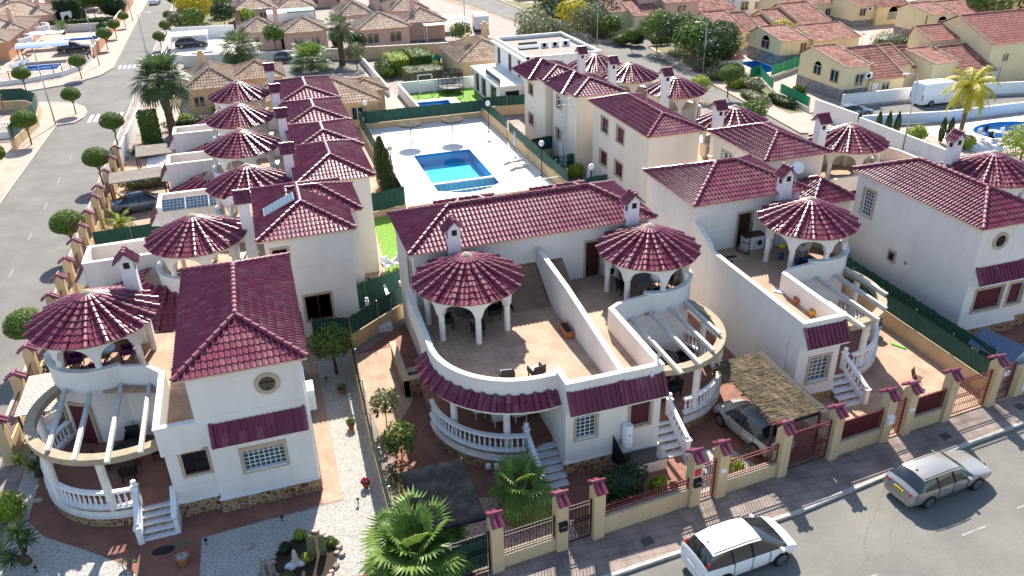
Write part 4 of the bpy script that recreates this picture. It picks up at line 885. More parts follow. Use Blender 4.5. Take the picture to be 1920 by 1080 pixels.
def span(name,label,cat,x0,x1,kind,h0=.0,h1=1.9,m='red_iron',y=None,group=None,wallm='wall_ochre',yf=None,bars=.13):
    yf=yf or fy
    t=thing(name,label,cat,(x0,yf(x0),0),math.atan2(yf(x1)-yf(x0),x1-x0),group); L=math.hypot(x1-x0,yf(x1)-yf(x0)); a=.24; L-=.24
    if kind=='wall':
        b=MB(); b.box(a,-.1,0,L,.1,h0); b.build('low_wall',wallm,t); b=MB(); b.box(a,-.14,h0,L,.14,h0+.06); b.build('wall_coping','coping' if wallm!='wall_ochre' else 'surround',t)
    z0=h0+.1 if kind=='wall' else .08
    f=MB()
    for z in([z0,h1-.25,h1-.08] if kind!='none' else []): f.box(a,-.02,z,L,.02,z+.045)
    if kind=='gate': f.box(a,-.02,1.0,L,.02,1.05); f.box(a,-.02,1.15,L,.02,1.19)
    for x in ([a,L-.05] if kind!='none' else []): f.box(x,-.025,z0,x+.05,.025,h1)
    if kind!='none': f.build('frame',m,t)
    g=MB(); n=int((L-a)/bars)
    for k in range(1,n): x=a+(L-a)*k/n; g.box(x-.009,-.009,z0,x+.009,.009,h1+(.08 if k%2 else .02))
    if kind=='gate':
        for k in range(0,n-1,2):
            x=a+(L-a)*(k+1)/n
            for q in range(6):
                t0=q*PI/3; g.beam((x+.09*cos(t0),-.012,.6+.09*sin(t0)),(x+.09*cos(t0+1.05),-.012,.6+.09*sin(t0+1.05)),.014,.014)
    if kind!='none': g.build('bars',m,t)
    return t
span('iron_railing','black iron railing on low wall left of the first narrow gate','railing',5.8,8.5,'wall',.62,1.75,'dark_iron')
span('entrance_gate','narrow dark iron gate by the fan palm and its letterbox pillar','gate',8.5,10.1,'gate',0,2.0,'dark_iron')
span('boundary_wall','low ochre wall with purple railing in front of the dark hedge','wall',10.1,14.6,'wall',.9,1.45,'red_iron')
span('entrance_gate','narrow dark red gate right of the red box','gate',14.6,15.9,'gate',0,2.0)
span('iron_railing','pink red railing on low wall beside the silver car under thatch','railing',15.9,19.1,'wall',.7,1.75)
span('driveway_gate','wide two leaf iron gate below the thatched carport','gate',19.1,21.9,'gate',0,2.15)
span('iron_railing','dark maroon boarded railing right of the thatched carport gate','railing',21.9,24.9,'wall',.75,1.85,bars=.07)
span('entrance_gate','narrow red gate beside the pale letterbox','gate',24.9,26.2,'gate',0,2.05)
span('iron_railing','red spiked railing in front of the sunlit terracotta yard','railing',26.2,28.7,'wall',.75,1.85,bars=.08)
span('driveway_gate','wide bright red gate casting barred shadows on the pavement','gate',28.7,31.6,'gate',0,2.1)
for _x0,_x1 in((21.9,24.9),(26.2,28.7)):
    b=MB(); L_=_x1-_x0; b.box(.3,.04,.85,L_-.3,.06,1.72); _o=[o for o in COL.objects if o.name.startswith('iron_railing') and abs(o.location.x-_x0)<.01][0]; b.build('backing_panel','shutter_maroon',_o)
g=span('entrance_gate','narrow brown gate with house number at the far right','gate',31.6,33.2,'gate',0,2.1,'red_iron')
def text(s,size,mat_,parent,loc,rot,name='number',ext=.006):
    cu=bpy.data.curves.new(name,'FONT'); cu.body=s; cu.size=size; cu.extrude=ext; cu.align_x='CENTER'; cu.align_y='CENTER'
    o=bpy.data.objects.new('t',cu); COL.objects.link(o); dg=bpy.context.evaluated_depsgraph_get(); me=bpy.data.meshes.new_from_object(o.evaluated_get(dg)); bpy.data.objects.remove(o)
    me.materials.clear(); me.materials.append(M[mat_]); q=link(name,me,parent); q.location=loc; q.rotation_euler=rot; return q
text('60',.42,'white_paint',g,(.8,-.05,1.6),(R(90),0,0),'house_number')
w=thing('boundary_wall','ochre wall with white meter door right of the numbered gate','wall',(33.2,fy(33.2),0),FA)
b=MB(); b.box(.1,-.15,0,2.2,.15,1.7); b.box(2.2,-.1,0,9,.1,1.0); b.build('masonry','wall_ochre',w); b=MB(); b.box(.5,-.18,.25,1.5,-.14,1.5); b.build('meter_door','coping',w)
def letterbox(x,label,m,dz=0,cat='letterbox'):
    t=thing('letterbox',label,cat,(x,fy(x)-.24,1.15+dz),FA); b=MB(); b.box(-.16,-.14,0,.16,0,.34); b.add([(-.18,-.16,.34),(.18,-.16,.34),(.18,0,.34),(-.18,0,.34),(-.18,0,.42),(.18,0,.42)],[(0,1,5,4),(0,4,3),(1,2,5)]); b.build('case',m,t); b=MB(); b.box(-.1,-.15,.22,.1,-.141,.25); b.build('slot','steel',t)
letterbox(8.5,'black letterbox on the pillar left of the first narrow gate','black'); letterbox(14.6,'black letterbox under the red box','black'); letterbox(24.9,'pale grey letterbox on pillar by the narrow red gate','white_paint')
t=MB(); t.box(14.46,fy(14.6)-.3,1.72,14.72,fy(14.6)-.242,2.02); o=t.build('meter_box',M.get('red_box') or mat('red_box',(.6,.03,.04),.4)); tag(o,'small bright red box above the black letterbox','box')
for i,(x,lb) in enumerate(((26.2,'white number tile on pillar beside the red spiked railing'),(15.9,'white number tile on pillar right of the dark red gate'))):
    t=MB(); t.box(x-.12,fy(x)-.27,1.4,x+.14,fy(x)-.243,1.58); tag(t.build('number_tile','white_paint'),lb,'tile sign')

# ---------------------------------------------------------------- rows behind
def WN(hw): return ('N',*hw)
A2=terrace_villa('row_villa','cream villa behind the corner villa, one solar panel on its maroon hip roof',(-.95,48.0),R(-90),mx0=.25,Wd=7.35,D=4.5,bw=2.45,by=-9.9,tx=4.3,ty=-3.5,low=False,fan=True,doors=False,chx=.1,chy=-.4)
H=A2
H.body(1.0,4.5,4.9,5.3,0,6.7,[('E',.0+.1,0,0.11,.01,'x',{})][:0]+[('N',1.0,4.3,2.0,5.4,'shutter',{})],name='rear_bay',faces='ENW')
r=H.mb(); hip_roof(r,.7,1.6,5.1,5.6,6.75,7.75,'y',0,1); r.build('bay_roof',['tile_maroon','eave'],H.root)
# gable end windows facing the corner villa
for (a,b,c,e) in ((1.6,1.6,3.0,3.1),(.35,5.5,1.1,6.15)):
    opening(H,(7.6,0),(7.6,4.5),(a,b,c,e),'glass',depth=-.02,grid=(2,1))
sp=H.mb(); sp.T=Matrix.Translation((4.6,1.1,7.52))@Matrix.Rotation(R(24),4,'X'); sp.box(-.55,-.9,0,.55,.9,.05,0); sp.box(-.6,-.95,-.02,.6,.95,.04,1)
for i in range(1,4): sp.box(-.55+i*.275-.006,-.9,.05,-.55+i*.275+.006,.9,.053,1)
for i in range(1,8): sp.box(-.55,-.9+i*.225-.005,.05,.55,-.9+i*.225+.005,.053,1)
mat('solar',(.02,.05,.09),.2,spec=.5)
sp.build('solar_panel',['solar','steel'],H.root)
A3=terrace_villa('row_villa','second villa of the left row with long solar array on its terrace',(1.7,55.6),R(-90),mx0=.4,Wd=6.9,D=4.2,bw=2.6,by=-9.1,tx=4.3,ty=-3.1,low=False,fan=False,doors=False,chy=-.1,chx=-.1)
A4=terrace_villa('row_villa','third villa of the left row above the dark blue parked car',(1.9,64.4),R(-90),mx0=3.6,Wd=6.2,D=4.3,bw=2.5,by=-9.2,tx=4.7,ty=-3.5,low=False,fan=True,doors=False,lod=1,chy=-.1,chx=-.4,rs=.3)
A5=terrace_villa('row_villa','fourth villa of the left row, thatched lean-to before its terrace',(1.9,72.2),R(-90),mx0=4.5,Wd=6.6,D=4.3,bw=2.2,by=-9.1,tx=4.9,ty=-3.5,low=False,fan=True,doors=False,lod=1,chy=-.1,chx=-.6,rs=.3)
A6=terrace_villa('row_villa','last villa of the left row, beside the tall fan palm',(1.9,80.0),R(-90),mx0=4.2,Wd=7.6,D=4.4,by=-9,tx=4.7,ty=-3.4,low=False,fan=True,doors=False,lod=1,block=False,chy=-.1,chx=-.9,rs=.3)
# connecting block under the joined roofs, door on the lawn side
H=A3
opening(H,(7.3,4.2),(0.4,4.2),(4.2,1.2,5.6,2.9),'shutter',depth=-.02,frame=.1)
for i in range(3):
    o=H.mb(); 
    u0=1.1; o.T=Matrix.Translation((2.6+.35,-8.0+i*1.45,4.95))@Matrix.Rotation(R(24),4,'Y'); o.box(-.5,-.68,0,.5,.68,.04,0); o.box(-.53,-.71,-.03,.53,.71,.03,1)
    for k in range(1,4): o.box(-.5+k*.25-.006,-.68,.04,-.5+k*.25+.006,.68,.043,1)
    for k in range(1,6): o.box(-.5,-.68+k*.227-.005,.04,.5,-.68+k*.227+.005,.043,1)
    o.build('solar_panel',['solar','steel'],H.root)
o=H.mb(); 
for y in (-8.4,-6,-4): o.box(3.3,y,3.8,3.35,y+.05,4.75)
o.build('panel_stand','steel',H.root)
def dish(H,x,y,z,r=.42,az=0,h=.6):
    d=H.mb(); d.tube([(x,y,z),(x,y,z+h)],.025,6); d.build('dish_mast','steel',H.root,True)
    q=H.mb(); q.T=Matrix.Translation((x,y,z+h))@Matrix.Rotation(az,4,'Z')@Matrix.Rotation(R(60),4,'Y'); q.lathe(0,0,[(0,0),(r*.4,.02),(r*.75,.07),(r,.13),(r,.15),(r*.75,.09),(0,.02)],18,cap=False); q.build('dish','white_paint',H.root,True)
dish(A2,3.2,-1.4,6.3,.45,R(200),1.1)
# right rear row, fronts turned away to the east road
wF=[WN((1.6,4.95,2.9,6.2-.1,'shutter_half',{})),WN((4.5,4.95,5.8,6.1,'shutter',{})),WN((1.5,2.2,2.9,3.35,'shutter',{})),WN((4.4,2.2,5.8,3.35,'shutter',{}))]
F=terrace_villa('rear_villa','long cream villa with four maroon shuttered windows facing the pool',(29.8,48.9),R(90),Wd=9.9,D=4.0,tx=2.6,ty=-4.4,low=False,doors=False,back=wF,block=False,lod=2,wall='wall_cream',chy=-1.6,chx=-1.7)
fl=3.7
for H_,nm in ((F,0),):
    # shared terraces toward the road
    f=H_.mb(); f.box(0,-9,3.4,9.9,0,3.7,0); f.build('roof_terrace','floor_terra',H_.root)
    w=H_.mb(); panel(w,(0,-9),(9.9,-9),0,3.4); panel(w,(0,0),(0,-9),0,3.4); w.build('lower_wall','wall_cream',H_.root)
    p=H_.mb(); p.pathwall([(0,-1.0),(0,-9),(9.9,-9)],.2,3.4,4.7); p.build('parapet','wall_cream',H_.root)
tower(F,12.9,-5.0,0,lod=1,wall='wall_cream',full_arch=True); chimney(F,11.2,-3.1,z1=8.1)
E_=terrace_villa('rear_villa','middle cream villa of the rear row behind the lattice mast',(29.1,61.0),R(90),Wd=5.6,D=3.9,tx=7.2,ty=-4.4,low=False,doors=False,back=[WN((1.0,4.8,2.3,5.8,'glass',{})),WN((1.0,1.9,2.3,2.9,'glass',{}))],block=False,lod=1,wall='wall_cream',chy=-1.4,chx=-1.8)
E0=terrace_villa('rear_villa','farthest cream villa of the rear row by the white modern house',(28.2,66.9),R(90),Wd=5.8,D=3.6,tx=6.4,ty=-4.0,low=False,doors=False,back=[WN((1.2,4.7,2.5,5.7,'shutter_half',{})),WN((1.2,1.8,2.5,2.8,'shutter',{}))],block=False,lod=1,wall='wall_cream',chy=-1.4,chx=-1.8)
for H_,L_ in((E_,5.6),(E0,5.8)):
    w=H_.mb(); panel(w,(0,-7.5),(L_,-7.5),0,4.6); panel(w,(0,0),(0,-7.5),0,4.6); panel(w,(L_,-7.5),(L_,0),0,4.6); w.add([(0,-7.5,3.7),(L_,-7.5,3.7),(L_,0,3.7),(0,0,3.7)],[(0,1,2,3)]); w.build('lower_wall','wall_cream',H_.root)
    r=H_.mb(); hip_roof(r,1.6,.6,L_+.6,4.6,6.6,7.9,'x',1,1,lod=1,pitch=.3); r.build('second_roof',['tile_maroon','eave'],H_.root)
G=terrace_villa('rear_villa','cream villa between the thatch villa and the road, awning window on its side',(34.8,41.6),R(90),Wd=6.3,D=4.4,tx=2.9,ty=-4.3,low=False,doors=False,back=[WN((1.2,4.7,2.4,5.9,'shade',{})),WN((4.3,4.9,5.1,5.6,'glass',{}))],block=False,lod=2,wall='wall_cream',chy=-1.2,chx=-.3)
f=G.mb(); f.prism([(-.0,0),(0,-9)]+[(2.9+4.2*cos(R(a)),-5.4+4.2*sin(R(a))) for a in range(-90,1,15)]+[(7.1,0)],3.4,3.7); f.build('roof_terrace','floor_terra',G.root)
p=G.mb(); p.pathwall([(0,-1),(0,-9.6)]+[(2.9+4.2*cos(R(a)),-5.4+4.2*sin(R(a))) for a in range(-90,1,10)]+[(7.1,0)],.2,0,4.75); p.build('parapet','wall_cream',G.root,'auto')
opening(G,(0,-.001),(0,4.4),(1.3,4.9,2.1,5.6),'glass',depth=-.02) if False else None
dish(C,5.95,-.6,6.5,.35,R(250),1.9)
# low rear roof beside the side villa
q=Dh.mb(); panel(q,(-2.9,9.6),(0,9.6),0,4.9); panel(q,(-2.9,13),(-2.9,9.6),0,4.9); q.build('rear_wall','wall_cream',Dh.root)
q=Dh.mb(); hip_roof(q,-3.1,9.4,.3,13.2,4.95,5.9,'y',1,1); q.build('rear_roof',['tile_maroon','eave'],Dh.root)
# lattice mast
t=thing('lattice_mast','slim steel lattice mast beside the poolside mesh fence','mast',(23.5,59.6,0)); b=MB(); w=.22
cs=[(-w,-w),(w,-w),(w,w),(-w,w)]
for c in cs: b.tube([(c[0],c[1],0),(c[0],c[1],7.6)],.022,5)
for k in range(19):
    z=k*.4
    for i in range(4):
        a=cs[i];c=cs[(i+1)%4]; b.tube([(a[0],a[1],z),(c[0],c[1],z)],.012,4); b.tube([(a[0],a[1],z),(c[0],c[1],z+.4)],.012,4)
b.build('lattice','steel',t); b=MB()
for z in(6.6,7.1): b.tube([(-.5,0,z),(.5,0,z)],.03,6)
b.build('antenna','steel',t)
# ---------------------------------------------------------------- community pool
PX0,PY0,PX1,PY1=13.0,61.3,18.4,71.1
sheet('pool_deck',[(9.9,58.3),(22.6,58.3),(22.6,81.2),(9.9,81.2)],.012,'pool_deck')
m_,nt,bb,N,L=nodes('pool_water')
tr=N('ShaderNodeBsdfTransparent'); tr.inputs[0].default_value=(.55,.93,1,1); gl=N('ShaderNodeBsdfGlossy'); gl.inputs['Roughness'].default_value=.03; fr=N('ShaderNodeFresnel'); fr.inputs[0].default_value=1.33
nz=N('ShaderNodeTexNoise'); nz.inputs['Scale'].default_value=2.5; bp=N('ShaderNodeBump'); bp.inputs['Strength'].default_value=.15; L(nz.outputs['Fac'],bp.inputs['Height']); L(bp.outputs[0],fr.inputs['Normal']); L(bp.outputs[0],gl.inputs['Normal'])
mx=N('ShaderNodeMixShader'); fm=N('ShaderNodeMath'); fm.operation='MULTIPLY'; fm.inputs[1].default_value=.35; L(fr.outputs[0],fm.inputs[0]); L(fm.outputs[0],mx.inputs[0]); L(tr.outputs[0],mx.inputs[1]); L(gl.outputs[0],mx.inputs[2]); L(mx.outputs[0],nt.nodes['Material Output'].inputs[0])
gridmat('pool_shallow',(.04,.62,.8),(.035,.58,.76),(.1,.68,.82),.25,.25,.02,offset=0,nz=.1,rough=.3)
gridmat('pool_wall',(.02,.2,.5),(.018,.18,.46),(.06,.28,.55),.3,.3,.02,offset=0,nz=.1,rough=.3)
def pool(name,label,P,depth=1.3,floor='pool_shallow',wall='pool_wall',edge='coping',x=0,y=0,rz=0,ew=.3,deep=None,ez=.02):
    t=thing(name,label,'pool',(x,y,0),rz); n=len(P)
    A=sum(P[i][0]*P[(i+1)%n][1]-P[(i+1)%n][0]*P[i][1] for i in range(n)); P=P if A>0 else P[::-1]
    b=MB(); vs=[(p[0],p[1],-depth) for p in P]+[(p[0],p[1],.0) for p in P]
    b.add(vs,[(n+i,n+(i+1)%n,(i+1)%n,i) for i in range(n)],0); b.add(vs[:n],[tuple(range(n))],1); b.build('basin',[wall,floor],t)
    w=MB(); w.add([(p[0],p[1],-.1) for p in P],[tuple(range(n))]); w.build('water_surface','pool_water',t)
    e=MB(); cx=sum(p[0] for p in P)/n; cy=sum(p[1] for p in P)/n
    mid=((P[0][0]+P[-1][0])/2,(P[0][1]+P[-1][1])/2); e.pathwall([(p[0]*1.002,p[1]*1.002) for p in [mid]+P+[mid]],-ew,-.05,ez); e.build('pool_edge',edge,t)
    return t
pl=pool('swimming_pool','big community pool with a white underwater step line and curved shallow end',[(p[0]-15.7,p[1]-66) for p in RING],depth=1.15,x=15.7,y=66,ew=.35)
b=MB(); b.box(-2.7,-3.05,-1.1,2.7,-2.72,.02); b.build('dividing_wall','coping',pl)
for i in range(11):
    b=MB(); x=-2.35+i*.46; b.add([(x,-3.06,-.2),(x+.1,-3.06,-.2),(x+.1,-4.4,-.9),(x,-4.4,-.9)],[(0,1,2,3),(3,2,1,0)]); b.build('pool_stripe','pool_deck',pl)
def ladder(name,label,x,y,rz):
    t=thing(name,label,'pool ladder',(x,y,0),rz)
    for s in(-.25,.25):
        b=MB(); b.tube([(0,s,-.6),(0,s,.55),(.1,s,.78),(.3,s,.85),(.5,s,.7),(.55,s,.0)],.022,6); b.build('handrail','chrome',t,True)
    b=MB()
    for z in(-.2,-.45): b.box(-.03,-.25,z,.03,.25,z+.03)
    b.build('rung','chrome',t)
ladder('pool_ladder','chrome ladder at the far right corner of the community pool',18.35,70.0,0)
ladder('pool_ladder','chrome ladder on the left edge of the community pool',13.05,64.2,R(180))
def parasol(name,label,x,y,h=2.35,r=1.0,m='reed_grey',z=0):
    t=thing(name,label,'parasol',(x,y,z)); b=MB(); b.tube([(0,0,0),(0,0,h+.15)],.045,8); b.build('pole','wood',t,True)
    b=MB(); n=24
    for k in range(n):
        a0=2*PI*k/n;a1=2*PI*(k+1)/n; rr=r*(1+.05*(k%2)); b.add([(0,0,h+.12),(rr*cos(a0),rr*sin(a0),h-.22),(rr*cos(a1),rr*sin(a1),h-.22)],[(0,1,2),(2,1,0)])
        b.add([(rr*cos(a0),rr*sin(a0),h-.22),(rr*cos(a1),rr*sin(a1),h-.22),((rr+.05)*cos(a1),(rr+.05)*sin(a1),h-.36),((rr+.05)*cos(a0),(rr+.05)*sin(a0),h-.36)],[(0,1,2,3),(3,2,1,0)])
    b.build('canopy',m,t)
parasol('straw_parasol','left straw parasol on the white pool deck',13.5,74.4); parasol('straw_parasol','right straw parasol on the white pool deck',17.65,74.3)
def globe_lamp(label,x,y,h=2.7):
    t=thing('globe_lamp',label,'lamp post',(x,y,0)); b=MB(); b.lathe(0,0,[(.1,0),(.1,.1),(.04,.15),(.035,h)],10); b.build('pole','black',t,'auto'); b=MB(); b.lathe(0,0,[(0,h-.02),(.12,h+.02),(.22,h+.14),(.25,h+.25),(.2,h+.4),(.1,h+.48),(0,h+.5)],14,cap=False); b.build('globe','white_paint',t,True)
globe_lamp('white globe lamp post beside the cypress row',9.95,65.1); globe_lamp('globe lamp post at the far right pool corner',21.7,75.6); globe_lamp('globe lamp post at far left corner of the pool deck',10.2,80.6); globe_lamp('globe lamp post by the sun loungers wall',22.3,61.6); globe_lamp('globe lamp post near the terracotta wall end',23.9,54.6)
def lounger(label,x,y,rz):
    t=thing('sun_lounger',label,'sun lounger',(x,y,0),rz,'white sun loungers on the pool deck'); b=MB(); b.box(-.3,-.9,.28,.3,.35,.34); b.build('seat','white_paint',t); b=MB(); b.beam((0,.35,.32),(0,.85,.72),.6,.06); b.build('backrest','white_paint',t)
    for sx in(-.26,.26):
        for sy in(-.8,.3): b=MB(); b.box(sx-.03,sy-.03,0,sx+.03,sy+.03,.3); b.build('leg','white_paint',t)
lounger('white sun lounger farther from the camera on the pool deck',21.2,66.3,R(90)); lounger('white sun lounger nearer to the camera on the pool deck',21.2,64.6,R(95))
t=thing('closed_parasol','closed white parasol standing beside the loungers','parasol',(21.75,67.3,0)); b=MB(); b.tube([(0,0,0),(0,0,2.5)],.03,6); b.build('pole','wood',t); b=MB(); b.lathe(0,0,[(.05,1.1),(.16,1.3),(.13,1.9),(.05,2.45)],9); b.build('folded_cloth','cushion',t,True)
# ---------------------------------------------------------------- mesh fences
def mesh_fence(name,label,P,h0=.5,h1=2.0,m='mesh_green',wall='wall_ochre',step=2.2,th=.2,posts=True,fringe=True):
    t=thing(name,label,'fence',(P[0][0],P[0][1],0)); O=P[0]; Q=[(p[0]-O[0],p[1]-O[1]) for p in P]
    if wall: b=MB(); b.pathwall(Q,th,0,h0); b.build('low_wall',wall,t)
    b=MB(); rg=random.Random(int(P[0][0]*10))
    for i in range(len(Q)-1):
        a=Vector(Q[i]);c=Vector(Q[i+1]);L=(c-a).length;d=(c-a)/L;n=Vector((-d.y,d.x));k=max(2,int(L/.25))
        for j in range(k):
            s0=a+d*(L*j/k)+n*(th/2);s1=a+d*(L*(j+1)/k)+n*(th/2); z0=h1-.1*rg.random() if fringe else h1; z1=h1-.1*rg.random() if fringe else h1
            b.add([(s0.x,s0.y,h0+.03),(s1.x,s1.y,h0+.03),(s1.x,s1.y,z1),(s0.x,s0.y,z0)],[(0,1,2,3)])
            if fringe:
                for q in range(3):
                    p=s0.lerp(s1,rg.random()); u=rg.gauss(0,.04); b.add([(p.x,p.y,z0-.1),(p.x+d.x*.03,p.y+d.y*.03,z0-.1),(p.x+u,p.y+rg.gauss(0,.04),z0+.1)],[(0,1,2),(2,1,0)])
    b.build('mesh_screen',m,t)
    if posts:
        for i in range(len(Q)-1):
            a=Vector(Q[i]);c=Vector(Q[i+1]);L=(c-a).length;k=max(1,int(L/step))
            for j in range(k+1):
                p=a+(c-a)*(j/k); q=MB(); q.tube([(p.x,p.y,0),(p.x,p.y,h1+.05)],.025,6); q.build('post','steel',t)
    return t
mesh_fence('mesh_fence','green mesh fence on low wall dividing white gravel garden from paved yard',[(2.45,22.4),(2.5,30),(2.75,38.6)],.3,2.0)
mesh_fence('mesh_fence','green mesh on ochre wall behind the citrus tree, front line of two',[(.8,39.6),(2.8,39.0),(6.3,41.7)],.9,2.1)
mesh_fence('mesh_fence','green mesh fence below the cream gable wall, back line of two',[(-.3,39.9),(4.2,42.6),(7.0,43.6)],.6,2.3)
mesh_fence('mesh_fence','dark green mesh along the terracotta yard, nearer of two parallel lines',[(32.2,23.9),(32.4,34.5)],.9,2.0)
mesh_fence('mesh_fence','dark green mesh beside the blank white wall, farther of two parallel lines',[(33.1,24.6),(33.25,38)],.6,2.1)
mesh_fence('mesh_fence','green mesh fence behind the pool deck at its far side',[(22.6,81.2),(9.7,81.4)],.6,1.9)
mesh_fence('mesh_fence','green mesh fence on ochre wall along the right side of the pool deck',[(22.9,57.2),(22.8,72)],1.0,2.0)
mesh_fence('mesh_fence','green mesh fence at the far right corner of the pool deck',[(22.8,72.6),(22.7,81.2),(28.0,80.6)],1.0,2.1)
mesh_fence('mesh_fence','green mesh fence along the left side of the pool deck',[(9.7,58.5),(9.7,81.2)],.4,1.9)
mesh_fence('mesh_fence','green mesh fence between lawn chairs and pool deck',[(6.6,57.6),(9.7,58.3)],.4,2.0)
mesh_fence('mesh_fence','short green mesh between the two rear cream villas',[(23.1,66.5),(26.0,66.9)],.5,1.8)
mesh_fence('mesh_fence','green mesh divider ending at the middle rear villa',[(23.1,61.2),(26.0,61.3)],.5,1.8)
mesh_fence('mesh_fence','green mesh divider left of the shuttered villa corner',[(23.1,55.2),(25.9,55.6)],.3,1.8)
# deck railing at the near edge of the pool
t=thing('pool_railing','thin grey railing along the near edge of the pool deck','railing',(9.9,58.25,0)); b=MB()
for z in(.25,1.05): b.box(0,-.015,z,12.6,.015,z+.03)
b.build('rails','steel',t); b=MB()
for k in range(64): b.box(k*.2-.006,-.006,.05,k*.2+.006,.006,1.1)
b.build('bars','steel',t)
t=thing('boundary_wall','ochre wall at the near end of the pool deck','wall',(9.8,57.6,0)); b=MB(); b.box(0,0,0,13,.2,.5); b.build('masonry','wall_ochre',t)

# ---------------------------------------------------------------- houses beyond
def flatwin(H,face,x,y,z,w,h,m='glass_dark',fr='surround',t=.1,arch=False,name='window'):
    """small window on a wall: surround proud of the wall, dark pane set in it"""
    d={'S':(0,-1),'N':(0,1),'E':(1,0),'W':(-1,0)}[face]; b=H.mb(); g=H.mb(); a=Vector((-d[1],d[0]))
    def bx(mb,u0,v0,u1,v1,k0,k1,mi=0):
        P=[(x+a.x*u+d[0]*k,y+a.y*u+d[1]*k,z+v) for v in(v0,v1) for(u,k) in((u0,k0),(u1,k0),(u1,k1),(u0,k1))]
        mb.add(P,[(0,3,2,1),(4,5,6,7),(0,1,5,4),(1,2,6,5),(2,3,7,6),(3,0,4,7)],mi); mb.add(P,[(1,2,3,0),(7,6,5,4),(4,5,1,0),(5,6,2,1),(6,7,3,2),(7,4,0,3)],mi) if 0 else None
    bx(b,-w/2-t,-t,w/2+t,0,-.01,.05); bx(b,-w/2-t,h,w/2+t,h+t,-.01,.05); bx(b,-w/2-t,0,-w/2,h,-.01,.05); bx(b,w/2,0,w/2+t,h,-.01,.05)
    o=b.build(name,fr,H.root); bx(g,-w/2,0,w/2,h,-.01,.012)
    if arch:
        n=10; P=[(x+a.x*(w/2)*cos(PI*k/n)+d[0]*.02,y+a.y*(w/2)*cos(PI*k/n)+d[1]*.02,z+h+.0+w*.42*sin(PI*k/n)) for k in range(n+1)]
        g.add(P,[tuple(range(n+1))]); g.add(P,[tuple(range(n,-1,-1))])
    g.build('pane',m,o)
    b=H.mb(); bx(b,-.03,0,.03,h,.01,.03); b.build('sash','white_paint',o)
def simple_chimney(H,x,y,z0,z1,m='wall_pink',w=.7):
    b=H.mb(); b.box(x-w/2,y-w/2,z0,x+w/2,y+w/2,z1); b.box(x-w/2-.08,y-w/2-.08,z1,x+w/2+.08,y+w/2+.08,z1+.12); b.box(x-w/2+.1,y-w/2+.1,z1+.12,x+w/2-.1,y+w/2-.1,z1+.35); b.build('chimney',m,H.root)
def bungalow(name,label,x0,y0,x1,y1,ze,zr,ax='y',tile='tile_pink',wall='wall_pink',wings=(),ch=(),win=(),lod=1,pitch=.36,group=None):
    H=House(name,label,'house',((x0+x1)/2,y0),0,1,group); ox=(x0+x1)/2; W_=x1-x0; D_=y1-y0; H.ox=ox; H.oy=y0
    H.body(-W_/2,0,W_/2,D_,0,ze-.08,[],wall)
    r=H.mb(); hip_roof(r,-W_/2-.4,-.4,W_/2+.4,D_+.4,ze,zr,ax,lod=lod,pitch=pitch,row=.5); r.build('roof',[tile,'eave'],H.root)
    for (a,b,c,d,e,f,axx,hw) in wings:
        H.body(a-ox,b-y0,c-ox,d-y0,0,e-.08,[],hw or wall); r=H.mb(); hip_roof(r,a-ox-.4,b-y0-.4,c-ox+.4,d-y0+.4,e,f,axx,lod=lod,pitch=pitch,row=.5); r.build('roof',[tile,'eave'],H.root)
    for (cx,cy,cz) in ch: simple_chimney(H,cx-ox,cy-y0,ze,cz,wall)
    for (f,x,y,z,w,h) in win: flatwin(H,f,x-ox,y-y0,z,w,h)
    return H
bungalow('beige_bungalow','beige roofed bungalow behind the big fan palm',-7.4,94.7,-1.9,103.5,2.7,4.3,'y','tile_beige','wall_ochre',wings=[(-2.5,97.5,3.2,103.5,2.7,4.1,'x',None)],ch=[(-5.5,101.5,5.2)],win=[('S',-6.2,94.7,.8,1.0,1.0),('S',-3.3,94.7,.8,1.6,1.2)],lod=2,pitch=.32)
bungalow('beige_bungalow','beige roofed bungalow behind the green mesh at the pool deck',3.6,82.3,11.8,91.0,2.7,4.3,'y','tile_beige','wall_ochre',wings=[(-1.0,86.5,4.0,91.0,2.7,3.9,'x',None),(9.4,86.5,13.2,91,2.7,3.6,'x',None)],win=[('S',9.6,82.3,.9,1.1,1.2),('S',6,82.3,.9,1.1,1.2)],lod=2,pitch=.32)
bungalow('beige_bungalow','beige roofed bungalow with two chimneys left of the white modern house',24.2,96.0,32,106,2.7,4.4,'y','tile_beige','wall_ochre',wings=[(31,99,35,105,2.7,3.9,'x',None)],ch=[(26.5,100.5,4.8),(30.2,105.6,5.2)],win=[('S',26.5,96,.8,1.2,1.2),('S',29.5,96,.8,1.2,1.2)],lod=2,pitch=.32)
bungalow('pink_bungalow','pink brick bungalow with two shuttered windows above the clipped hedges',15.9,123,23.4,131,2.7,4.4,'y',wings=[(23.4,126,29.6,132,2.7,4.3,'y',None)],ch=[(25.4,129.5,5.6)],win=[('S',17.9,123,.7,1.6,1.3),('S',21.3,123,.7,1.6,1.3)])
bungalow('pink_bungalow','pink bungalow with blue shuttered lower storey and white roof terrace box',-.9,127.9,4.8,134,2.7,4.3,'y',wings=[(5.2,125.2,11.4,132,2.7,4.3,'y',None)],ch=[(4.6,129.8,5.6)],win=[('S',1.0,127.9,.7,1.3,1.2),('S',7.2,125.2,.7,1.2,1.1),('S',9.6,125.2,.7,1.2,1.1)])
H=House('terrace_annex','white rooftop annex with glazed sides between two pink hip roofs','house annex',(5.2,131.5))
b=H.mb(); b.box(-1.7,0,0,5.2,4,4.6); b.build('wall','wall_clean',H.root); b=H.mb(); b.box(1.2,-.3,4.6,5.4,3,4.75); b.build('glass_roof','glass_blue',H.root)
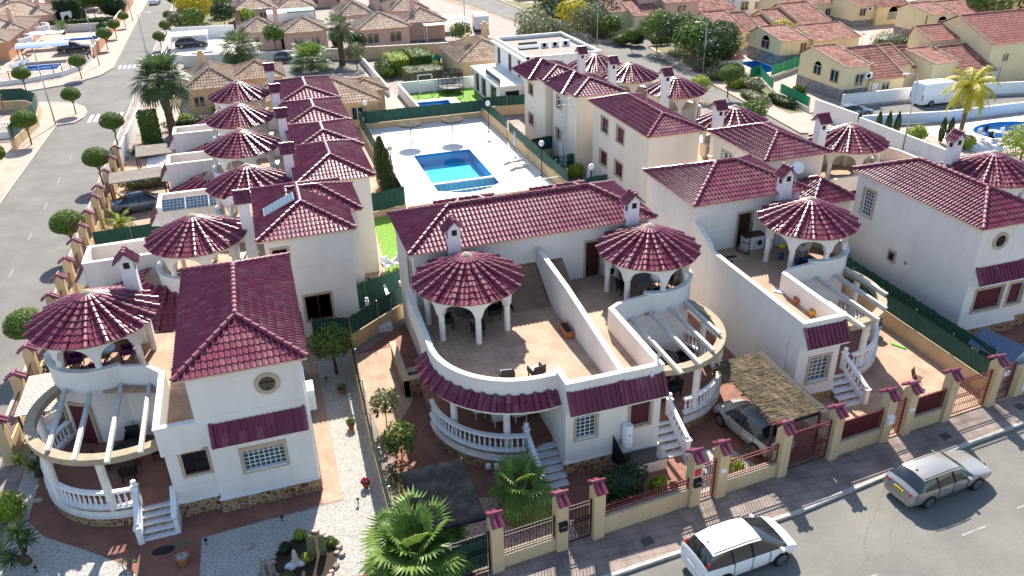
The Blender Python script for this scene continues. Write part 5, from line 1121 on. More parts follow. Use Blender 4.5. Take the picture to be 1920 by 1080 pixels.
PB=[(-1.5,151.2,5.0,159,'pink bungalow with solar collector at top centre left'),(5.6,148.5,12,157,'pink bungalow behind the white rooftop annex'),(14.9,137.3,20,145,'pink bungalow with white conservatory box'),(23.4,138,29.5,146,'pink bungalow with tall cream chimneys'),(12,166,20,174,'far pink bungalow at the top edge above the white conservatory'),(-11,172,-3,181,'far pink bungalow beyond the yellow tree'),(24,158,32,166,'far pink bungalow at the top edge by the dark trees'),(-1,176,7,185,'far pink bungalow behind the yellow tree gardens')]
for i,(a,b_,c,d,l) in enumerate(PB): bungalow('pink_bungalow',l,a,b_,c,d,2.7,4.4,'y',ch=[(a+1.2,b_+4,5.4)],win=[('S',a+1.6,b_,.8,1.2,1.2),('S',c-1.6,b_,.8,1.2,1.2)])
TL=[(-43,135.8,-33.4,144.8,'wall_orange','orange walled bungalow at the left edge with pink chimney'),(-43,146.2,-32.8,157,'wall_pink','second pink bungalow on the left, white arched porch'),(-43,161,-31.5,171,'wall_pink','third pink bungalow on the left by the dark hedge'),(-55,141,-45,151,'wall_pink','pink bungalow at the far left edge, front one'),(-56,156,-45,168,'wall_pink','pink bungalow at the far left edge, rear one'),(-50,175,-39,186,'wall_pink','far pink bungalow at the top left corner'),(-36,182,-27,192,'wall_pink','far pink bungalow behind the dark cypress clump'),(-70,170,-59,182,'wall_pink','far pink bungalow beyond the left edge row'),(-66,150,-57,160,'wall_pink','pink bungalow cut by the left picture edge')]
for a,b_,c,d,w,l in TL:
    H=bungalow('pink_bungalow',l,a,b_,c,d,2.7,4.4,'x',wall=w,ch=[(c-2.2,b_+3.2,5.4)],win=[('S',c-2.5,b_,.8,1.0,1.2)])
    b=H.mb(); ox=(a+c)/2; P=c-ox
    b.arc(P-.2,4.6,2.6,2.85,R(-62),R(62),0,2.6,10,z0f=lambda t:1.0+1.2*abs(sin(3*PI*t))); b.build('arched_porch','wall_clean',H.root)
def gable_block(H,x0,y0,x1,y1,ze,zr,yr,wall='wall_yellow',tile='tile_brown',zb=None,plinth=None,lod=1,name='wall',mono=False):
    zb=ze if zb is None else zb
    b=H.mb(); pr=[(y0,0),(y1,0),(y1,zb),(yr,zr),(y0,ze)]
    vs=[(x0,p[0],p[1]-(.05 if p[1]>0 else 0)) for p in pr]+[(x1,p[0],p[1]-(.05 if p[1]>0 else 0)) for p in pr]
    b.add(vs,[(0,4,3,2,1),(5,6,7,8,9),(0,5,9,4),(1,2,7,6),(2,3,8,7),(3,4,9,8)]); b.build(name,wall,H.root)
    r=H.mb(); e=.22
    sl=(zr-ze)/(yr-y0)
    tile_face(r,[(x0-.12,y0-e,ze-e*sl),(x1+.12,y0-e,ze-e*sl),(x1+.12,yr,zr),(x0-.12,yr,zr)],lod=lod,pitch=.34,row=.48)
    if y1-yr>.3: tile_face(r,[(x1+.12,y1+e,zb-.1),(x0-.12,y1+e,zb-.1),(x0-.12,yr,zr),(x1+.12,yr,zr)],lod=lod,pitch=.34,row=.48)
    ridge_tiles(r,(x0-.12,yr,zr+.05),(x1+.12,yr,zr+.05),lod=1)
    for x in(x0-.08,x1+.08): ridge_tiles(r,(x,yr,zr+.04),(x,y0-e,ze-e*sl+.05),r=.12,lod=1,mi=1)
    r.build('roof',[tile,'tile_pink'],H.root)
    if plinth:
        q=H.mb(); q.box(x0-.04,y0-.05,0,x1+.04,y1+.05,plinth); q.build('stone_plinth','stone_grey',H.root)
def yhouse(label,x,y,blocks,wins=(),acs=(),name='yellow_villa',wall='wall_yellow',tile='tile_brown'):
    H=House(name,label,'house',(x,y))
    for q in blocks:
        a=dict(wall=wall,tile=tile); a.update(q[7] if len(q)>7 else {})
        gable_block(H,q[0]-x,q[1]-y,q[2]-x,q[3]-y,q[4],q[5],q[6]-y,**a)
    for w in wins: flatwin(H,w[0],w[1]-x,w[2]-y,*w[3:6],**(w[6] if len(w)>6 else {}))
    for a in acs: ac_unit(H,a[0]-x,a[1]-y,a[2],a[3])
    return H
yhouse('yellow villa with blue grilled window and white door above the parked dark car',61.2,71.5,[(64.4,71.6,69.0,80.5,2.1,4.5,76.9),(69.0,73.6,71.6,80.5,2.7,4.3,77.5),(71.6,74,73.9,80.5,2.3,3.9,77.5,dict(tile='tile_red')),(61.2,72.0,64.4,80,3.7,4.7,78.2,dict(plinth=1.2))],
 [('W',61.2,76.6,2.0,1.2,.9,dict(arch=True)),('W',61.2,73.6,1.8,1.2,1.2),('S',63.2,72.0,1.6,.9,1.1),('W',64.4,71.9,.1,.1,.1)][:3]+[('S',65.2,71.6,.1,.8,1.6,dict(m='white_paint')),('S',66.6,71.6,.6,.8,1.0)],[(64.1,71.7,2.3,'S'),(69.3,73.3,1.9,'S')])
yhouse('yellow villa with brown door and arched shutter behind the green fenced garden pool',66,89,[(70.2,89.5,77.4,97,2.7,3.8,94.2),(68.4,90,70.2,97,2.9,3.9,94),(64.4,88.3,68.4,95.5,3.3,4.2,93.5,dict(plinth=1.5))],
 [('W',64.4,91.6,1.9,1.6,.9,dict(arch=True,m='shutter_maroon')),('S',67.8,88.3,1.2,.8,1.6,dict(m='wood_dark')),('S',69.2,90,1.0,.9,1.2)])
yhouse('yellow villa partly hidden by the bright tree behind the garden pool',77,101,[(76.4,101,81.5,110,2.7,4.5,106.8),(73.2,102,76.4,109,2.6,3.9,106.5),(70.5,103,73.2,108,2.2,3.2,106)],[('S',74.6,102,.9,1,1)])
yhouse('yellow villa with dark window beside the bright garden tree, left one',63,99.2,[(62.6,99.3,66.4,108,2.7,4.5,105.2),(60.2,100,62.6,106.5,2.6,3.8,104.5),(66.4,101,69.6,108,2.5,4.1,105.2)],[('S',64.2,99.3,.7,1.2,1.2,dict(m='glass_dark')),('S',67.6,101,.8,.8,1.0)])
yhouse('large yellow house at the right edge, red tiled upper storey',78,70,[(76.0,70.4,80.6,78,2.0,4.0,75.2),(72.6,71.4,76.0,78,3.2,3.9,76),(80.6,71.6,92,82,4.6,6.9,77.2,dict(tile='tile_red')),(76.5,76.5,80.6,80,4.5,5.6,79.5,dict(tile='tile_red'))],
 [('S',77.2,70.4,.3,1.0,1.3,dict(m='block_white')),('S',78.6,70.4,.1,.8,1.6,dict(m='wood_dark')),('S',79.9,70.4,.9,.6,.6),('S',82.2,71.6,.5,.9,1.3,dict(m='block_white')),('S',83,71.6,2.6,.6,.7)])
yhouse('yellow villa with white outdoor stairs and arched glazed door',97,94.8,[(97.4,95,103.8,103,3.2,4.3,99.6),(103.8,95.6,108,102,2.8,3.9,99.5),(93.4,94.4,97.4,101,3.6,4.5,99,dict(plinth=1.0))],[('S',95.6,94.4,1.2,1.5,1.4,dict(arch=True,m='shutter_maroon')),('S',99.3,95,1.7,.9,.7,dict(arch=True))])
st=thing('garden_stairs','white outdoor stairs leading up to the arched glazed door','stairs',(93.5,90.6,0),R(-8)); b=MB()
for i in range(8): b.box(0,.45*i,0,1.6,.45*(i+1),.16*(i+1))
b.build('treads','white_paint',st)
for s in(0,1.6): b=MB(); b.beam((s,0,.7),(s,3.6,2.1),.06,.06); b.build('handrail','white_paint',st)
yhouse('yellow villa with big arched sunroom window at the top right',95,107,[(95,107,101,114,2.8,4.3,111),(91,107.6,95,113,3.2,4.3,111,dict(plinth=.9))],[('S',98.6,107,.8,2.6,1.0,dict(arch=True,m='glass_blue')),('S',92.8,107.6,1.6,1,1)],[(93.9,107.4,2.3,'S')])
yhouse('yellow gabled villa above the roadside shrubs, garage grille in front',57.3,115,[(57.0,115.5,62,124,2.9,4.4,120.5),(53.9,117.5,57.0,124,3.4,4.6,121.5)],[('S',59,115.5,.6,1.4,1.2),('W',53.9,120,1.8,.8,1.0)],[(53.7,119,2.4,'W')])
yhouse('tall pink villa behind the yellow gabled villa',64,116,[(63,117,69,126,4.2,5.6,122,dict(wall='wall_pink')),(59.5,119,63,126,5.2,6.2,123,dict(wall='wall_pink')),(69,117.6,76,125,2.6,4.0,122,dict(wall='wall_pink'))],[('S',66,117,2.4,1.4,1.2),('S',71.5,117.6,.8,1.2,1.2)],wall='wall_pink')
FY=[(56,136,'wall_clean','white villa with balconies at the top centre',3),(68,133,'wall_yellow','yellow villa at the top edge behind the pink one',4),(80,124,'wall_clean','white villa with terrace railings at the top edge',3.4),(86,113,'wall_yellow','yellow villa at the top edge above the garden trees',3),(104,118,'wall_yellow','yellow villa at the top right edge',4),(112,104,'wall_yellow','yellow villa beyond the dark green tree belt',3),(116,92,'wall_yellow','yellow villa at the far right behind trees',3),(47.5,172,'wall_pink','pink villa at the top edge beside the road',3),(56,158,'wall_yellow','far yellow villa at the top edge beside road trees',3)]
for x,y,w,l,z in FY: yhouse(l,x,y,[(x,y,x+6,y+8,z,z+1.5,y+5),(x-3.2,y+1,x,y+8,z+.5,z+1.6,y+5)],[('S',x+2,y,.9,1.3,1.3),('S',x+4.6,y,.9,1.0,1.1),('W',x-3.2,y+3,1.6,1.1,1.1)],wall=w)
# modern white house
H=House('modern_house','modern white flat roofed house with glass front beside the artificial lawn','house',(28,81.6)); S2=H
H.body(0,0,8.5,12,0,5.5,[('W',1.0,3.0,2.2,5.1,'glass',dict(frame=.06,mats='white_paint')),('W',5.2,3.0,6.4,5.1,'glass',dict(frame=.06,mats='white_paint')),('W',8.6,3.0,9.6,5.1,'glass',dict(frame=.06,mats='white_paint'))],'wall_clean')
b=H.mb(); b.box(.2,.2,5.2,8.3,11.8,5.3); b.build('flat_roof','roof_gravel',H.root); b=H.mb(); b.pathwall([(-.05,-.05),(8.55,-.05),(8.55,12.05),(-.05,12.05),(-.05,-.05)],.25,5.5,5.75); b.build('roof_parapet','coping',H.root)
b=H.mb(); b.box(-.5,-.1,5.2,0,12.1,5.45); b.box(-.5,-.1,2.75,.0,.2,5.2); b.build('frame_canopy','coping',H.root)
H.body(-3.0,.6,0,11.2,0,2.6,[('W',.8,.2,2.4,2.3,'glass_door',dict(frame=.05,mats='white_paint')),('W',3.4,.2,5.2,2.3,'glass_door',dict(frame=.05,mats='white_paint')),('W',7,.2,9.4,2.3,'glass_door',dict(frame=.05,mats='white_paint')),('S',.6,.2,2.2,2.2,'glass_door',dict(frame=.05,mats='white_paint'))],'wall_clean',name='lower_wing',roofz=2.6)
b=H.mb(); b.box(-3.3,.3,2.6,0,11.4,2.85); b.build('wing_roof','coping',H.root)
b=H.mb(); b.box(-3.0,.4,2.9,-2.95,6,3.6); b.build('glass_balustrade','glass_blue',H.root)
for i in range(3): ac_unit(H,4.2+i*1.3,6.2,5.3,'S')
b=H.mb(); b.beam((1.2,6.3,5.4),(3.4,6.3,5.4),.9,.1); b.beam((1.2,6.6,5.85),(3.4,6.6,5.85),.25,.25); b.build('roof_heater','glass_dark',H.root)
sheet('artificial_lawn',[(16.6,85.0),(25.0,82.6),(25.2,93.8),(16.6,93.8)],.03,'grass_lawn')
sheet('pool_surround',[(16.7,82.6),(21.6,82.4),(22.0,90.4),(16.7,90.6)],.036,'pool_deck')
def wall(label,P,h=1.3,m='wall_clean',th=.2,name='garden_wall'):
    t=thing(name,label,'wall',(P[0][0],P[0][1],0)); b=MB(); b.pathwall([(p[0]-P[0][0],p[1]-P[0][1]) for p in P],th,0,h); b.build('masonry',m,t); b=MB(); b.pathwall([(p[0]-P[0][0],p[1]-P[0][1]) for p in P],th+.04,h,h+.05); b.build('wall_coping','coping',t)
wall('white wall on the far side of the artificial lawn',[(16.2,94.2),(26,93.9)])
wall('white wall along the left of the artificial lawn and toddler pool',[(16.3,82.4),(16.2,94.2)])
wall('white wall receding to the left of the clipped hedges',[(15.0,94),(14.6,113)],1.0)
wall('beige wall with gate below the pink bungalows, right part',[(12.5,115.5),(36,112)],1.7,'wall_ochre')
wall('beige wall with gate below the pink bungalows, left part',[(-9,120.5),(12.5,116.5)],1.5,'wall_cream')
pool('garden_pool','small blue pool in the corner of the artificial lawn',[(p[0]-19,p[1]-87) for p in POOL2],1.2,x=19,y=87,ew=.25,ez=.045)
pool('garden_pool','blue pool behind the curved white fence at the upper left',[(p[0]+28,p[1]-128) for p in POOL3],1.2,x=-28,y=128)
pool('garden_pool','small square blue pool in front of the white carport',[(p[0]+6.7,p[1]-128) for p in POOL4],1.2,x=-6.7,y=128)
pool('garden_pool','narrow pale blue pool behind the white awning at upper left',[(p[0]+26,p[1]-150) for p in POOL5],1.2,x=-26,y=150)
pool('garden_pool','turquoise pool inside the bright green mesh fence',[(p[0]-62.5,p[1]-89.5) for p in POOL6],1.2,x=62.5,y=89.5)
pool('garden_pool','round edged blue pool at the right edge behind the chimney',[(p[0]-69.5,p[1]-57) for p in POOL7],1.2,x=69.5,y=57,ew=.5)
mesh_fence('mesh_fence','bright green mesh fence along the turquoise pool garden',[(59.2,84.4),(57.6,84.4)],.2,1.5,'mesh_emerald',None,fringe=False)
mesh_fence('mesh_fence','bright green mesh fence in front of the turquoise pool, long stretch',[(60.2,83.6),(67.5,87.3)],.3,1.6,'mesh_emerald','wall_cream',fringe=False)
mesh_fence('mesh_fence','bright green mesh fence beside the road, upper stretch',[(58.9,84.6),(56.2,77.6)],.4,1.5,'mesh_emerald','wall_cream',fringe=False)
mesh_fence('mesh_fence','bright green mesh fence beside the road, lower stretch',[(55.9,75.8),(55.2,69.6)],.5,1.6,'mesh_emerald','wall_cream',fringe=False)
wall('white wall with lattice panels beside the parked dark car',[(54.9,68.3),(55.2,62.3)],1.7,'wall_clean')
wall('long white wall along the lane end, running down to the lower right',[(55.1,61.8),(55.4,40)],1.5,'wall_clean')
wall('white wall behind the parked dark car and white van',[(60,70.2),(69.5,69.8),(82.5,67.1),(110,68)],1.2,'wall_clean')
wall('pale blue wall between lane and round edged pool',[(57,63.4),(66,61.6),(74,61.4),(110,60)],1.0,mat('wall_blue',(.5,.62,.78),.8) and 'wall_blue')
sheet('pool_surround',[(61,52.5),(77,52.5),(77,60.5),(61,60.5)],.012,'pool_deck')
sheet('garden_ground',[(53.2,70),(55.0,69.8),(58.6,84),(63,106),(55.6,106)],.012,'garden_ground')
sheet('garden_ground',[(82,84),(95,84),(92,94),(80,94)],.012,'garden_ground')
sheet('garden_ground',[(49.9,133),(51.2,114),(58,114.6),(62,140),(49.3,160)],.012,'garden_ground')
sheet('road_lane',[(-13.9,108.6),(13.8,108.2),(14.4,115.2),(-13.5,119.8)],.02,'asphalt')
sheet('garden_ground',[(-12.6,143.5),(3,142),(3,178),(-12.4,178)],.012,'garden_ground')
sheet('yard_light_paving',[(-13,89.5),(16,88),(14.6,108),(-13.4,108)],.012,'paver_pink')
# upper left lots
wall('low white wall curving round the corner of the pool garden',[(-60,113.5),(-28.2,119.2),(-24.4,121.6),(-22.4,125.6),(-21.9,131.5)],.55,'wall_clean')
t=thing('metal_fence','black post fence on the curved white garden wall','fence',(0,0,0)); b=MB(); P=[(-60,113.5),(-28.2,119.2),(-24.4,121.6),(-22.4,125.6),(-21.9,131.5)]
for a,c in zip(P,P[1:]):
    L=math.hypot(c[0]-a[0],c[1]-a[1]);k=int(L/.28)
    for j in range(k): x=a[0]+(c[0]-a[0])*j/k+.1;y=a[1]+(c[1]-a[1])*j/k; b.box(x-.015,y-.015,.6,x+.015,y+.015,1.6) if j%6 else b.box(x-.05,y-.05,.6,x+.05,y+.05,1.75)
b.build('bars','dark_iron',t); b=MB()
b.pathwall([(p[0]+.08,p[1]) for p in P],.03,1.5,1.55); b.build('rail','white_paint',t)
wall('orange garden wall along the upper left pavement',[(-21.7,133),(-21.4,160),(-21.2,190)],1.5,'wall_orange')
wall('cream wall between two upper left gardens',[(-32,158.8),(-22,157.6)],1.2,'wall_cream')
wall('ochre street wall at the left edge, near part',[(-25.2,40),(-24.8,70),(-24.0,84)],1.6,'wall_cream')
wall('ochre street wall at the left edge, inner part',[(-40,84.3),(-24.1,84.6)],1.6,'wall_cream')
mesh_fence('mesh_fence','dark green mesh on curved ochre wall at the left street corner',[(-23.6,87.5),(-22.9,96),(-23.6,101.5),(-25.6,104.8),(-34,106.2)],1.0,2.4,'mesh_green','wall_ochre',fringe=False)
t=thing('balustrade_fence','white balustrade inside the left street corner garden','balustrade',(-36,92.5,0)); b=MB(); b.box(0,-.1,1.5,12,.1,1.62); b.box(0,-.1,.6,12,.1,.7); b.box(0,-.1,0,12,.1,.6); b.build('rail','white_paint',t)
for i in range(45): o=link('baluster',BAL,t); o.location=(.2+i*.26,0,.7); o.scale=(1.2,1.2,1.3)
def carport(label,x,y,w,d,h,m,legs='white_paint',rz=0,bow=0,name='carport',cat='carport'):
    t=thing(name,label,cat,(x,y,0),rz); b=MB(); n=8
    for i in range(n):
        y0=-d/2+d*i/n;y1=y0+d/n; z0=h+bow*(1-(2*i/n-1)**2);z1=h+bow*(1-(2*(i+1)/n-1)**2)
        b.add([(-w/2,y0,z0),(w/2,y0,z0),(w/2,y1,z1),(-w/2,y1,z1),(-w/2,y0,z0-.06),(w/2,y0,z0-.06),(w/2,y1,z1-.06),(-w/2,y1,z1-.06)],[(0,1,2,3),(7,6,5,4),(0,4,5,1),(2,6,7,3),(0,3,7,4),(1,5,6,2)])
    b.build('canopy',m,t)
    for sx in(-1,1):
        for sy in(-1,1): b=MB(); b.box(sx*(w/2-.2)-.05,sy*(d/2-.2)-.05,0,sx*(w/2-.2)+.05,sy*(d/2-.2)+.05,h); b.build('leg',legs,t)
carport('pale blue bowed carport roof behind the upper left pool',-28.3,134.2,7.0,2.6,2.1,'wall_blue','black',bow=.5)
carport('beige shade canopy with red frame over a dark car',-24.9,139.5,5.2,3.2,2.2,'coping','red_iron')
carport('white awning with red trim beside the narrow pale pool',-29.6,144.5,5,3,2.3,'wall_clean','red_iron')
carport('cream bowed carport over a dark estate car beyond the street',-8.4,135.3,5.6,3.4,2.0,'coping','white_paint',bow=.35)
carport('flat white carport roof right of the pink bungalows',31.5,131,5.5,4,2.2,'wall_clean')
carport('second flat white canopy right of the pink bungalows',29.5,124.5,7,2.4,2.5,'wall_clean')
wall('white garden wall beside the cream bowed carport',[(-11.8,124.6),(-11.6,143)],1.3,'wall_clean')
wall('long white wall behind the cream bowed carport',[(-11.4,143),(-1.8,141.5)],1.8,'wall_clean')
wall('white garden wall in front of the square pool',[(-11.6,124.3),(-3,123.2)],1.0,'wall_clean')
sheet('yard_light_paving',[(-11.4,124.5),(-2,123.5),(-1.5,142),(-11.2,143)],.012,'pool_deck')
sheet('yard_light_paving',[(-34,121),(-28,120.5),(-24.6,123),(-22.3,127),(-22,131.5),(-34,133)],.012,'paver_pink')
t=thing('camper_van','small white camper parked beyond the pink bungalows','camper',(36.7,130.5,0),R(80)); b=MB(); b.box(-2.4,-1.1,.45,1.6,1.1,2.5); b.add([(1.6,-1.1,.45),(2.6,-1.05,.45),(2.6,-1.05,1.3),(1.9,-1.05,2.3),(1.6,-1.1,2.5),(1.6,1.1,.45),(2.6,1.05,.45),(2.6,1.05,1.3),(1.9,1.05,2.3),(1.6,1.1,2.5)],[(0,1,2,3,4),(9,8,7,6,5),(1,6,7,2),(2,7,8,3),(3,8,9,4)]); b.build('body','white_paint',t)
for sx in(-1.5,1.6):
    for sy in(-1,1): b=MB(); b.tube([(sx,sy*.9,.35),(sx,sy*1.12,.35)],.35,14); b.build('wheel','rubber',t)
for s in(-1,1): b=MB(); b.box(-1.4,s*1.11-.005,1.5,-.3,s*1.11+.005,2.0); b.build('window','glass_dark',t)

# ---------------------------------------------------------------- cars
mat('paint_white',(.8,.8,.8),.25,spec=.6); mat('paint_silver',(.37,.355,.335),.26,metal=.45,spec=.5); mat('paint_lightsilver',(.5,.5,.49),.3,metal=.45); mat('paint_dark',(.03,.035,.04),.2,spec=.7); mat('paint_blue',(.16,.2,.28),.22,metal=.4)
mat('car_glass',(.015,.02,.025),.06,spec=1.0); mat('lamp_red',(.45,.01,.015),.2,spec=.8); mat('lamp_clear',(.6,.62,.65),.1,spec=.9); mat('plate_yellow',(.7,.5,.04),.5); mat('rim',(.4,.4,.42),.3,metal=.8)
def car(name,label,x,y,rz,kind='estate',paint='paint_silver',z=-.12,group=None,plate='plate_yellow',detail=True,rim='rim',ptxt=None):
    K={ # stations: x, ztop, zbelt, wbelt, wroof, cabin(0 none,1 glass sides)
    'estate':dict(L=4.85,W=.9,wb=(1.38,-1.47),st=[(2.42,.55,.5,.62,.5,0),(2.3,.72,.66,.8,.66,0),(1.9,.83,.76,.86,.76,0),(1.25,.95,.88,.89,.8,0),(.98,1.0,.93,.9,.78,0),(.35,1.42,.96,.9,.64,1),(-.2,1.47,.97,.9,.64,1),(-1.0,1.47,.98,.9,.64,1),(-1.75,1.42,1.0,.89,.62,1),(-2.2,1.05,.98,.84,.74,0),(-2.36,.9,.86,.8,.7,0),(-2.42,.55,.5,.7,.6,0)]),
    'mpv':dict(L=4.6,W=.92,wb=(1.38,-1.35),st=[(2.28,.55,.5,.6,.5,0),(2.15,.78,.72,.8,.6,0),(1.95,.88,.82,.84,.66,0),(1.6,1.02,.95,.88,.72,0),(.4,1.58,1.03,.92,.66,1),(-.2,1.66,1.05,.92,.68,1),(-1.1,1.66,1.07,.92,.68,1),(-1.85,1.58,1.1,.9,.64,1),(-2.18,1.14,1.06,.85,.74,0),(-2.28,.95,.9,.82,.7,0),(-2.3,.5,.45,.75,.65,0)]),
    'hatch':dict(L=4.0,W=.86,wb=(1.25,-1.22),st=[(2.0,.55,.5,.58,.48,0),(1.88,.72,.66,.76,.6,0),(1.5,.86,.8,.83,.7,0),(1.0,.98,.9,.86,.72,0),(.3,1.44,.94,.86,.6,1),(-.4,1.5,.95,.86,.62,1),(-1.2,1.45,.98,.85,.6,1),(-1.85,1.05,.98,.8,.7,0),(-1.98,.85,.8,.76,.66,0),(-2.0,.5,.45,.7,.6,0)]),
    'sedan':dict(L=4.6,W=.89,wb=(1.4,-1.3),st=[(2.3,.5,.46,.6,.5,0),(2.15,.66,.6,.78,.64,0),(1.7,.8,.74,.86,.74,0),(1.05,.92,.86,.89,.76,0),(.3,1.36,.9,.89,.6,1),(-.3,1.4,.91,.89,.6,1),(-.95,1.34,.93,.88,.6,1),(-1.7,1.0,.93,.86,.72,0),(-2.15,.95,.9,.8,.68,0),(-2.3,.55,.5,.7,.6,0)]),
    'van':dict(L=5.6,W=1.0,wb=(1.75,-1.6),st=[(2.8,.7,.6,.7,.6,0),(2.68,1.05,.98,.92,.8,0),(2.15,1.25,1.15,.98,.86,0),(1.35,2.35,1.3,1.0,.84,1),(.9,2.48,1.35,1.0,.88,2),(-1.5,2.5,1.35,1.0,.9,2),(-2.7,2.46,1.35,.98,.88,2),(-2.8,2.3,1.3,.96,.86,0),(-2.82,.6,.5,.9,.8,0)])}[kind]
    t=thing(name,label,'car' if kind!='van' else 'van',(x,y,z),rz,group); st=K['st']; b=MB(); vs=[];zl=.26
    for (X,zt,zb,w,wr,c) in st:
        zlo=min(zl,zb-.1); half=[(0,zlo-.04),(w*.86,zlo-.04),(w*.97,zlo+.08),(w*1.02,(zlo+zb)/2+.04),(w,zb),(wr+(0 if c else (w-wr)*.4),zt-(.05 if c else .03)),(wr*.72,zt),(0,zt+.035)]
        vs+=[(X,q[0],q[1]) for q in half]+[(X,-q[0],q[1]) for q in half[-2:0:-1]]
    n=14
    for i in range(len(st)-1):
        c0,c1=st[i][5],st[i+1][5]
        for j in range(n):
            k=(j+1)%n; a=i*n
            jj=j if j<7 else 13-j
            g=0
            if jj==4 and ((c0==1 and c1==1)): g=1
            if jj in(5,6) and ((c0==0 and c1==1) or (c0==1 and c1==0)): g=1
            if jj==4 and ((c0==0 and c1==1) or (c0==1 and c1==0)): g=1 if kind in('mpv','hatch','van') or c0==0 else 1
            if jj in(5,6) and c0==1 and c1==2: g=0
            b.add([vs[a+j],vs[a+k],vs[a+n+k],vs[a+n+j]],[(0,1,2,3)],g)
    # weld by rebuilding with shared verts
    b2=MB(); fs=[];ms=[]
    for i in range(len(st)-1):
        for j in range(n): k=(j+1)%n; fs.append((i*n+j,i*n+k,i*n+n+k,i*n+n+j))
    ms=b.m; b2.add(vs,fs); b2.m=ms[:]; b2.add([vs[k] for k in range(n)],[tuple(range(n-1,-1,-1))],0); q=(len(st)-1)*n; b2.add([vs[q+k] for k in range(n)],[tuple(range(n))],0)
    b2.build('body',[paint,'car_glass'],t,'auto')
    W_=K['W']
    f=K['wb'][0];r=K['wb'][1]
    for sx in(f,r):
        for s in(-1,1):
            a=MB(); a.tube([(sx,s*(W_*.7),.33),(sx,s*(W_+.012),.33)],.375,22); a.build('wheel_arch','black',t)
            w=MB(); w.tube([(sx,s*(W_*.72),.32),(sx,s*(W_+.03),.32)],.315,22); o=w.build('wheel','rubber',t,'auto')
            w=MB(); yy=s*(W_+.034); m=7
            w.tube([(sx,yy-.01*s,.32),(sx,yy,.32)],.06,10)
            for k in range(m):
                an=2*PI*k/m; w.beam((sx,yy,.32),(sx+.2*cos(an),yy,.32+.2*sin(an)),.07,.015,0,up=(0,s,0))
            w.arc(0,0,0,0,0,.1,0,.0,1) if 0 else None
            for k in range(18):
                a0=2*PI*k/18;a1=2*PI*(k+1)/18; w.beam((sx+.21*cos(a0),yy,.32+.21*sin(a0)),(sx+.21*cos(a1),yy,.32+.21*sin(a1)),.035,.02,0,up=(0,s,0))
            w.build('rim',rim,o)
    cab=[s for s in st if s[5]>=1]; xf=st[[i for i,s in enumerate(st) if s[5]][0]-1]; xr=st[[i for i,s in enumerate(st) if s[5]][-1]+1]
    for s in(-1,1):
        for X in ((cab[0][0]-.52,) if kind!='van' else ()) + ((cab[0][0]-1.45,) if kind in('estate','mpv') else ()):
            zr=max(c[1] for c in cab)-.06; wr=cab[1][4]; p=MB(); p.beam((X+.05,s*(W_+.005),cab[0][2]),(X,s*(wr+.02),zr),.07,.03,0,up=(0,s,0)); p.build('pillar','black',t)
        if kind in('estate','mpv'):
            p=MB(); zr=max(c[1] for c in cab); p.tube([(cab[0][0]-.1,s*(cab[0][4]-.02),zr-.0),(cab[1][0],s*(cab[1][4]-.03),zr+.035),(cab[-2][0],s*(cab[-2][4]-.03),zr+.035),(cab[-1][0]+.05,s*(cab[-1][4]-.02),zr-.02)],.022,6); p.build('roof_rail','black',t,True)
        for X in (cab[0][0]+.35,cab[0][0]-.5,cab[0][0]-1.35): d=MB(); d.box(X-.008,s*(W_*1.02)-.012,.36,X+.008,s*(W_*1.02)+.008,cab[0][2]-.02); d.build('door_seam','black',t)
        for X in(cab[0][0]-.25,cab[0][0]-1.1): d=MB(); d.box(X-.09,s*(W_+.01)-.02,cab[0][2]-.17,X+.09,s*(W_+.01)+.025,cab[0][2]-.13); d.build('door_handle','rim' if paint!='paint_white' else paint,t)
        m=MB(); X=xf[0]-.35; m.box(X-.06,s*(W_-.02),xf[2]-.04,X+.06,s*(W_+.17),xf[2]+.09); m.build('wing_mirror',paint if detail else 'black',t)
        h=MB(); hx=st[1][0]; h.add([(st[0][0]-.04,s*.5,.58),(st[0][0]-.12,s*.72,.58),(st[2][0]-.0,s*.84,.74),(st[2][0]+.05,s*.6,.83),(st[1][0]+.03,s*.5,.74)],[(0,1,2,3,4),(4,3,2,1,0)]); h.build('headlight','lamp_clear',t)
        rl=MB()
        if kind in('mpv','hatch'): rl.beam((st[-2][0]+.04,s*(st[-2][3]-.07),.82),(st[-3][0]+.12,s*(st[-3][3]-.12),1.26 if kind=='mpv' else 1.1),.13,.1)
        elif kind=='van': rl.box(st[-2][0]-.03,s*.86,.7,st[-2][0]+.05,s*.97,1.3)
        else: rl.beam((st[-2][0]-.02,s*(st[-2][3]-.26),.8),(st[-2][0]+.16,s*(st[-2][3]+.035),.8),.1,.17)
        rl.build('tail_light','lamp_red',t)
    b=MB(); b.box(st[-1][0]-.02,-.7,.32,st[-1][0]+.2,.7,.5); b.build('rear_bumper',paint,t)
    if plate:
        b=MB(); X=st[-2][0]-.05; zt=.74; b.box(X-.03,-.26,zt-.06,X,.26,zt+.06); o=b.build('number_plate',plate,t)
        if ptxt: text(ptxt,.1,'black',o,(X-.035,0,zt),(R(90),0,R(-90)),'lettering')
    wp=MB(); wp.beam((xf[0]-.1,.1,xf[1]+.06),(xf[0]-.25,.65,xf[1]+.2),.02,.02); wp.beam((xf[0]-.1,-.5,xf[1]+.06),(xf[0]-.25,.05,xf[1]+.2),.02,.02); wp.build('wiper','black',t)
    an=MB(); X=cab[-1][0]+.2; zr=cab[-1][1]+.03; an.box(X-.05,-.02,zr,X+.05,.02,zr+.05); an.tube([(X,0,zr+.03),(X-.16,0,zr+.2)],.007,4); an.build('aerial','black',t)
    return t
car('parked_car','silver estate car with yellow rear number plate parked at the kerb',25.1,19.5,R(4.5),'estate','paint_silver',ptxt='X70 YKJ').scale=(.955,.955,.955)
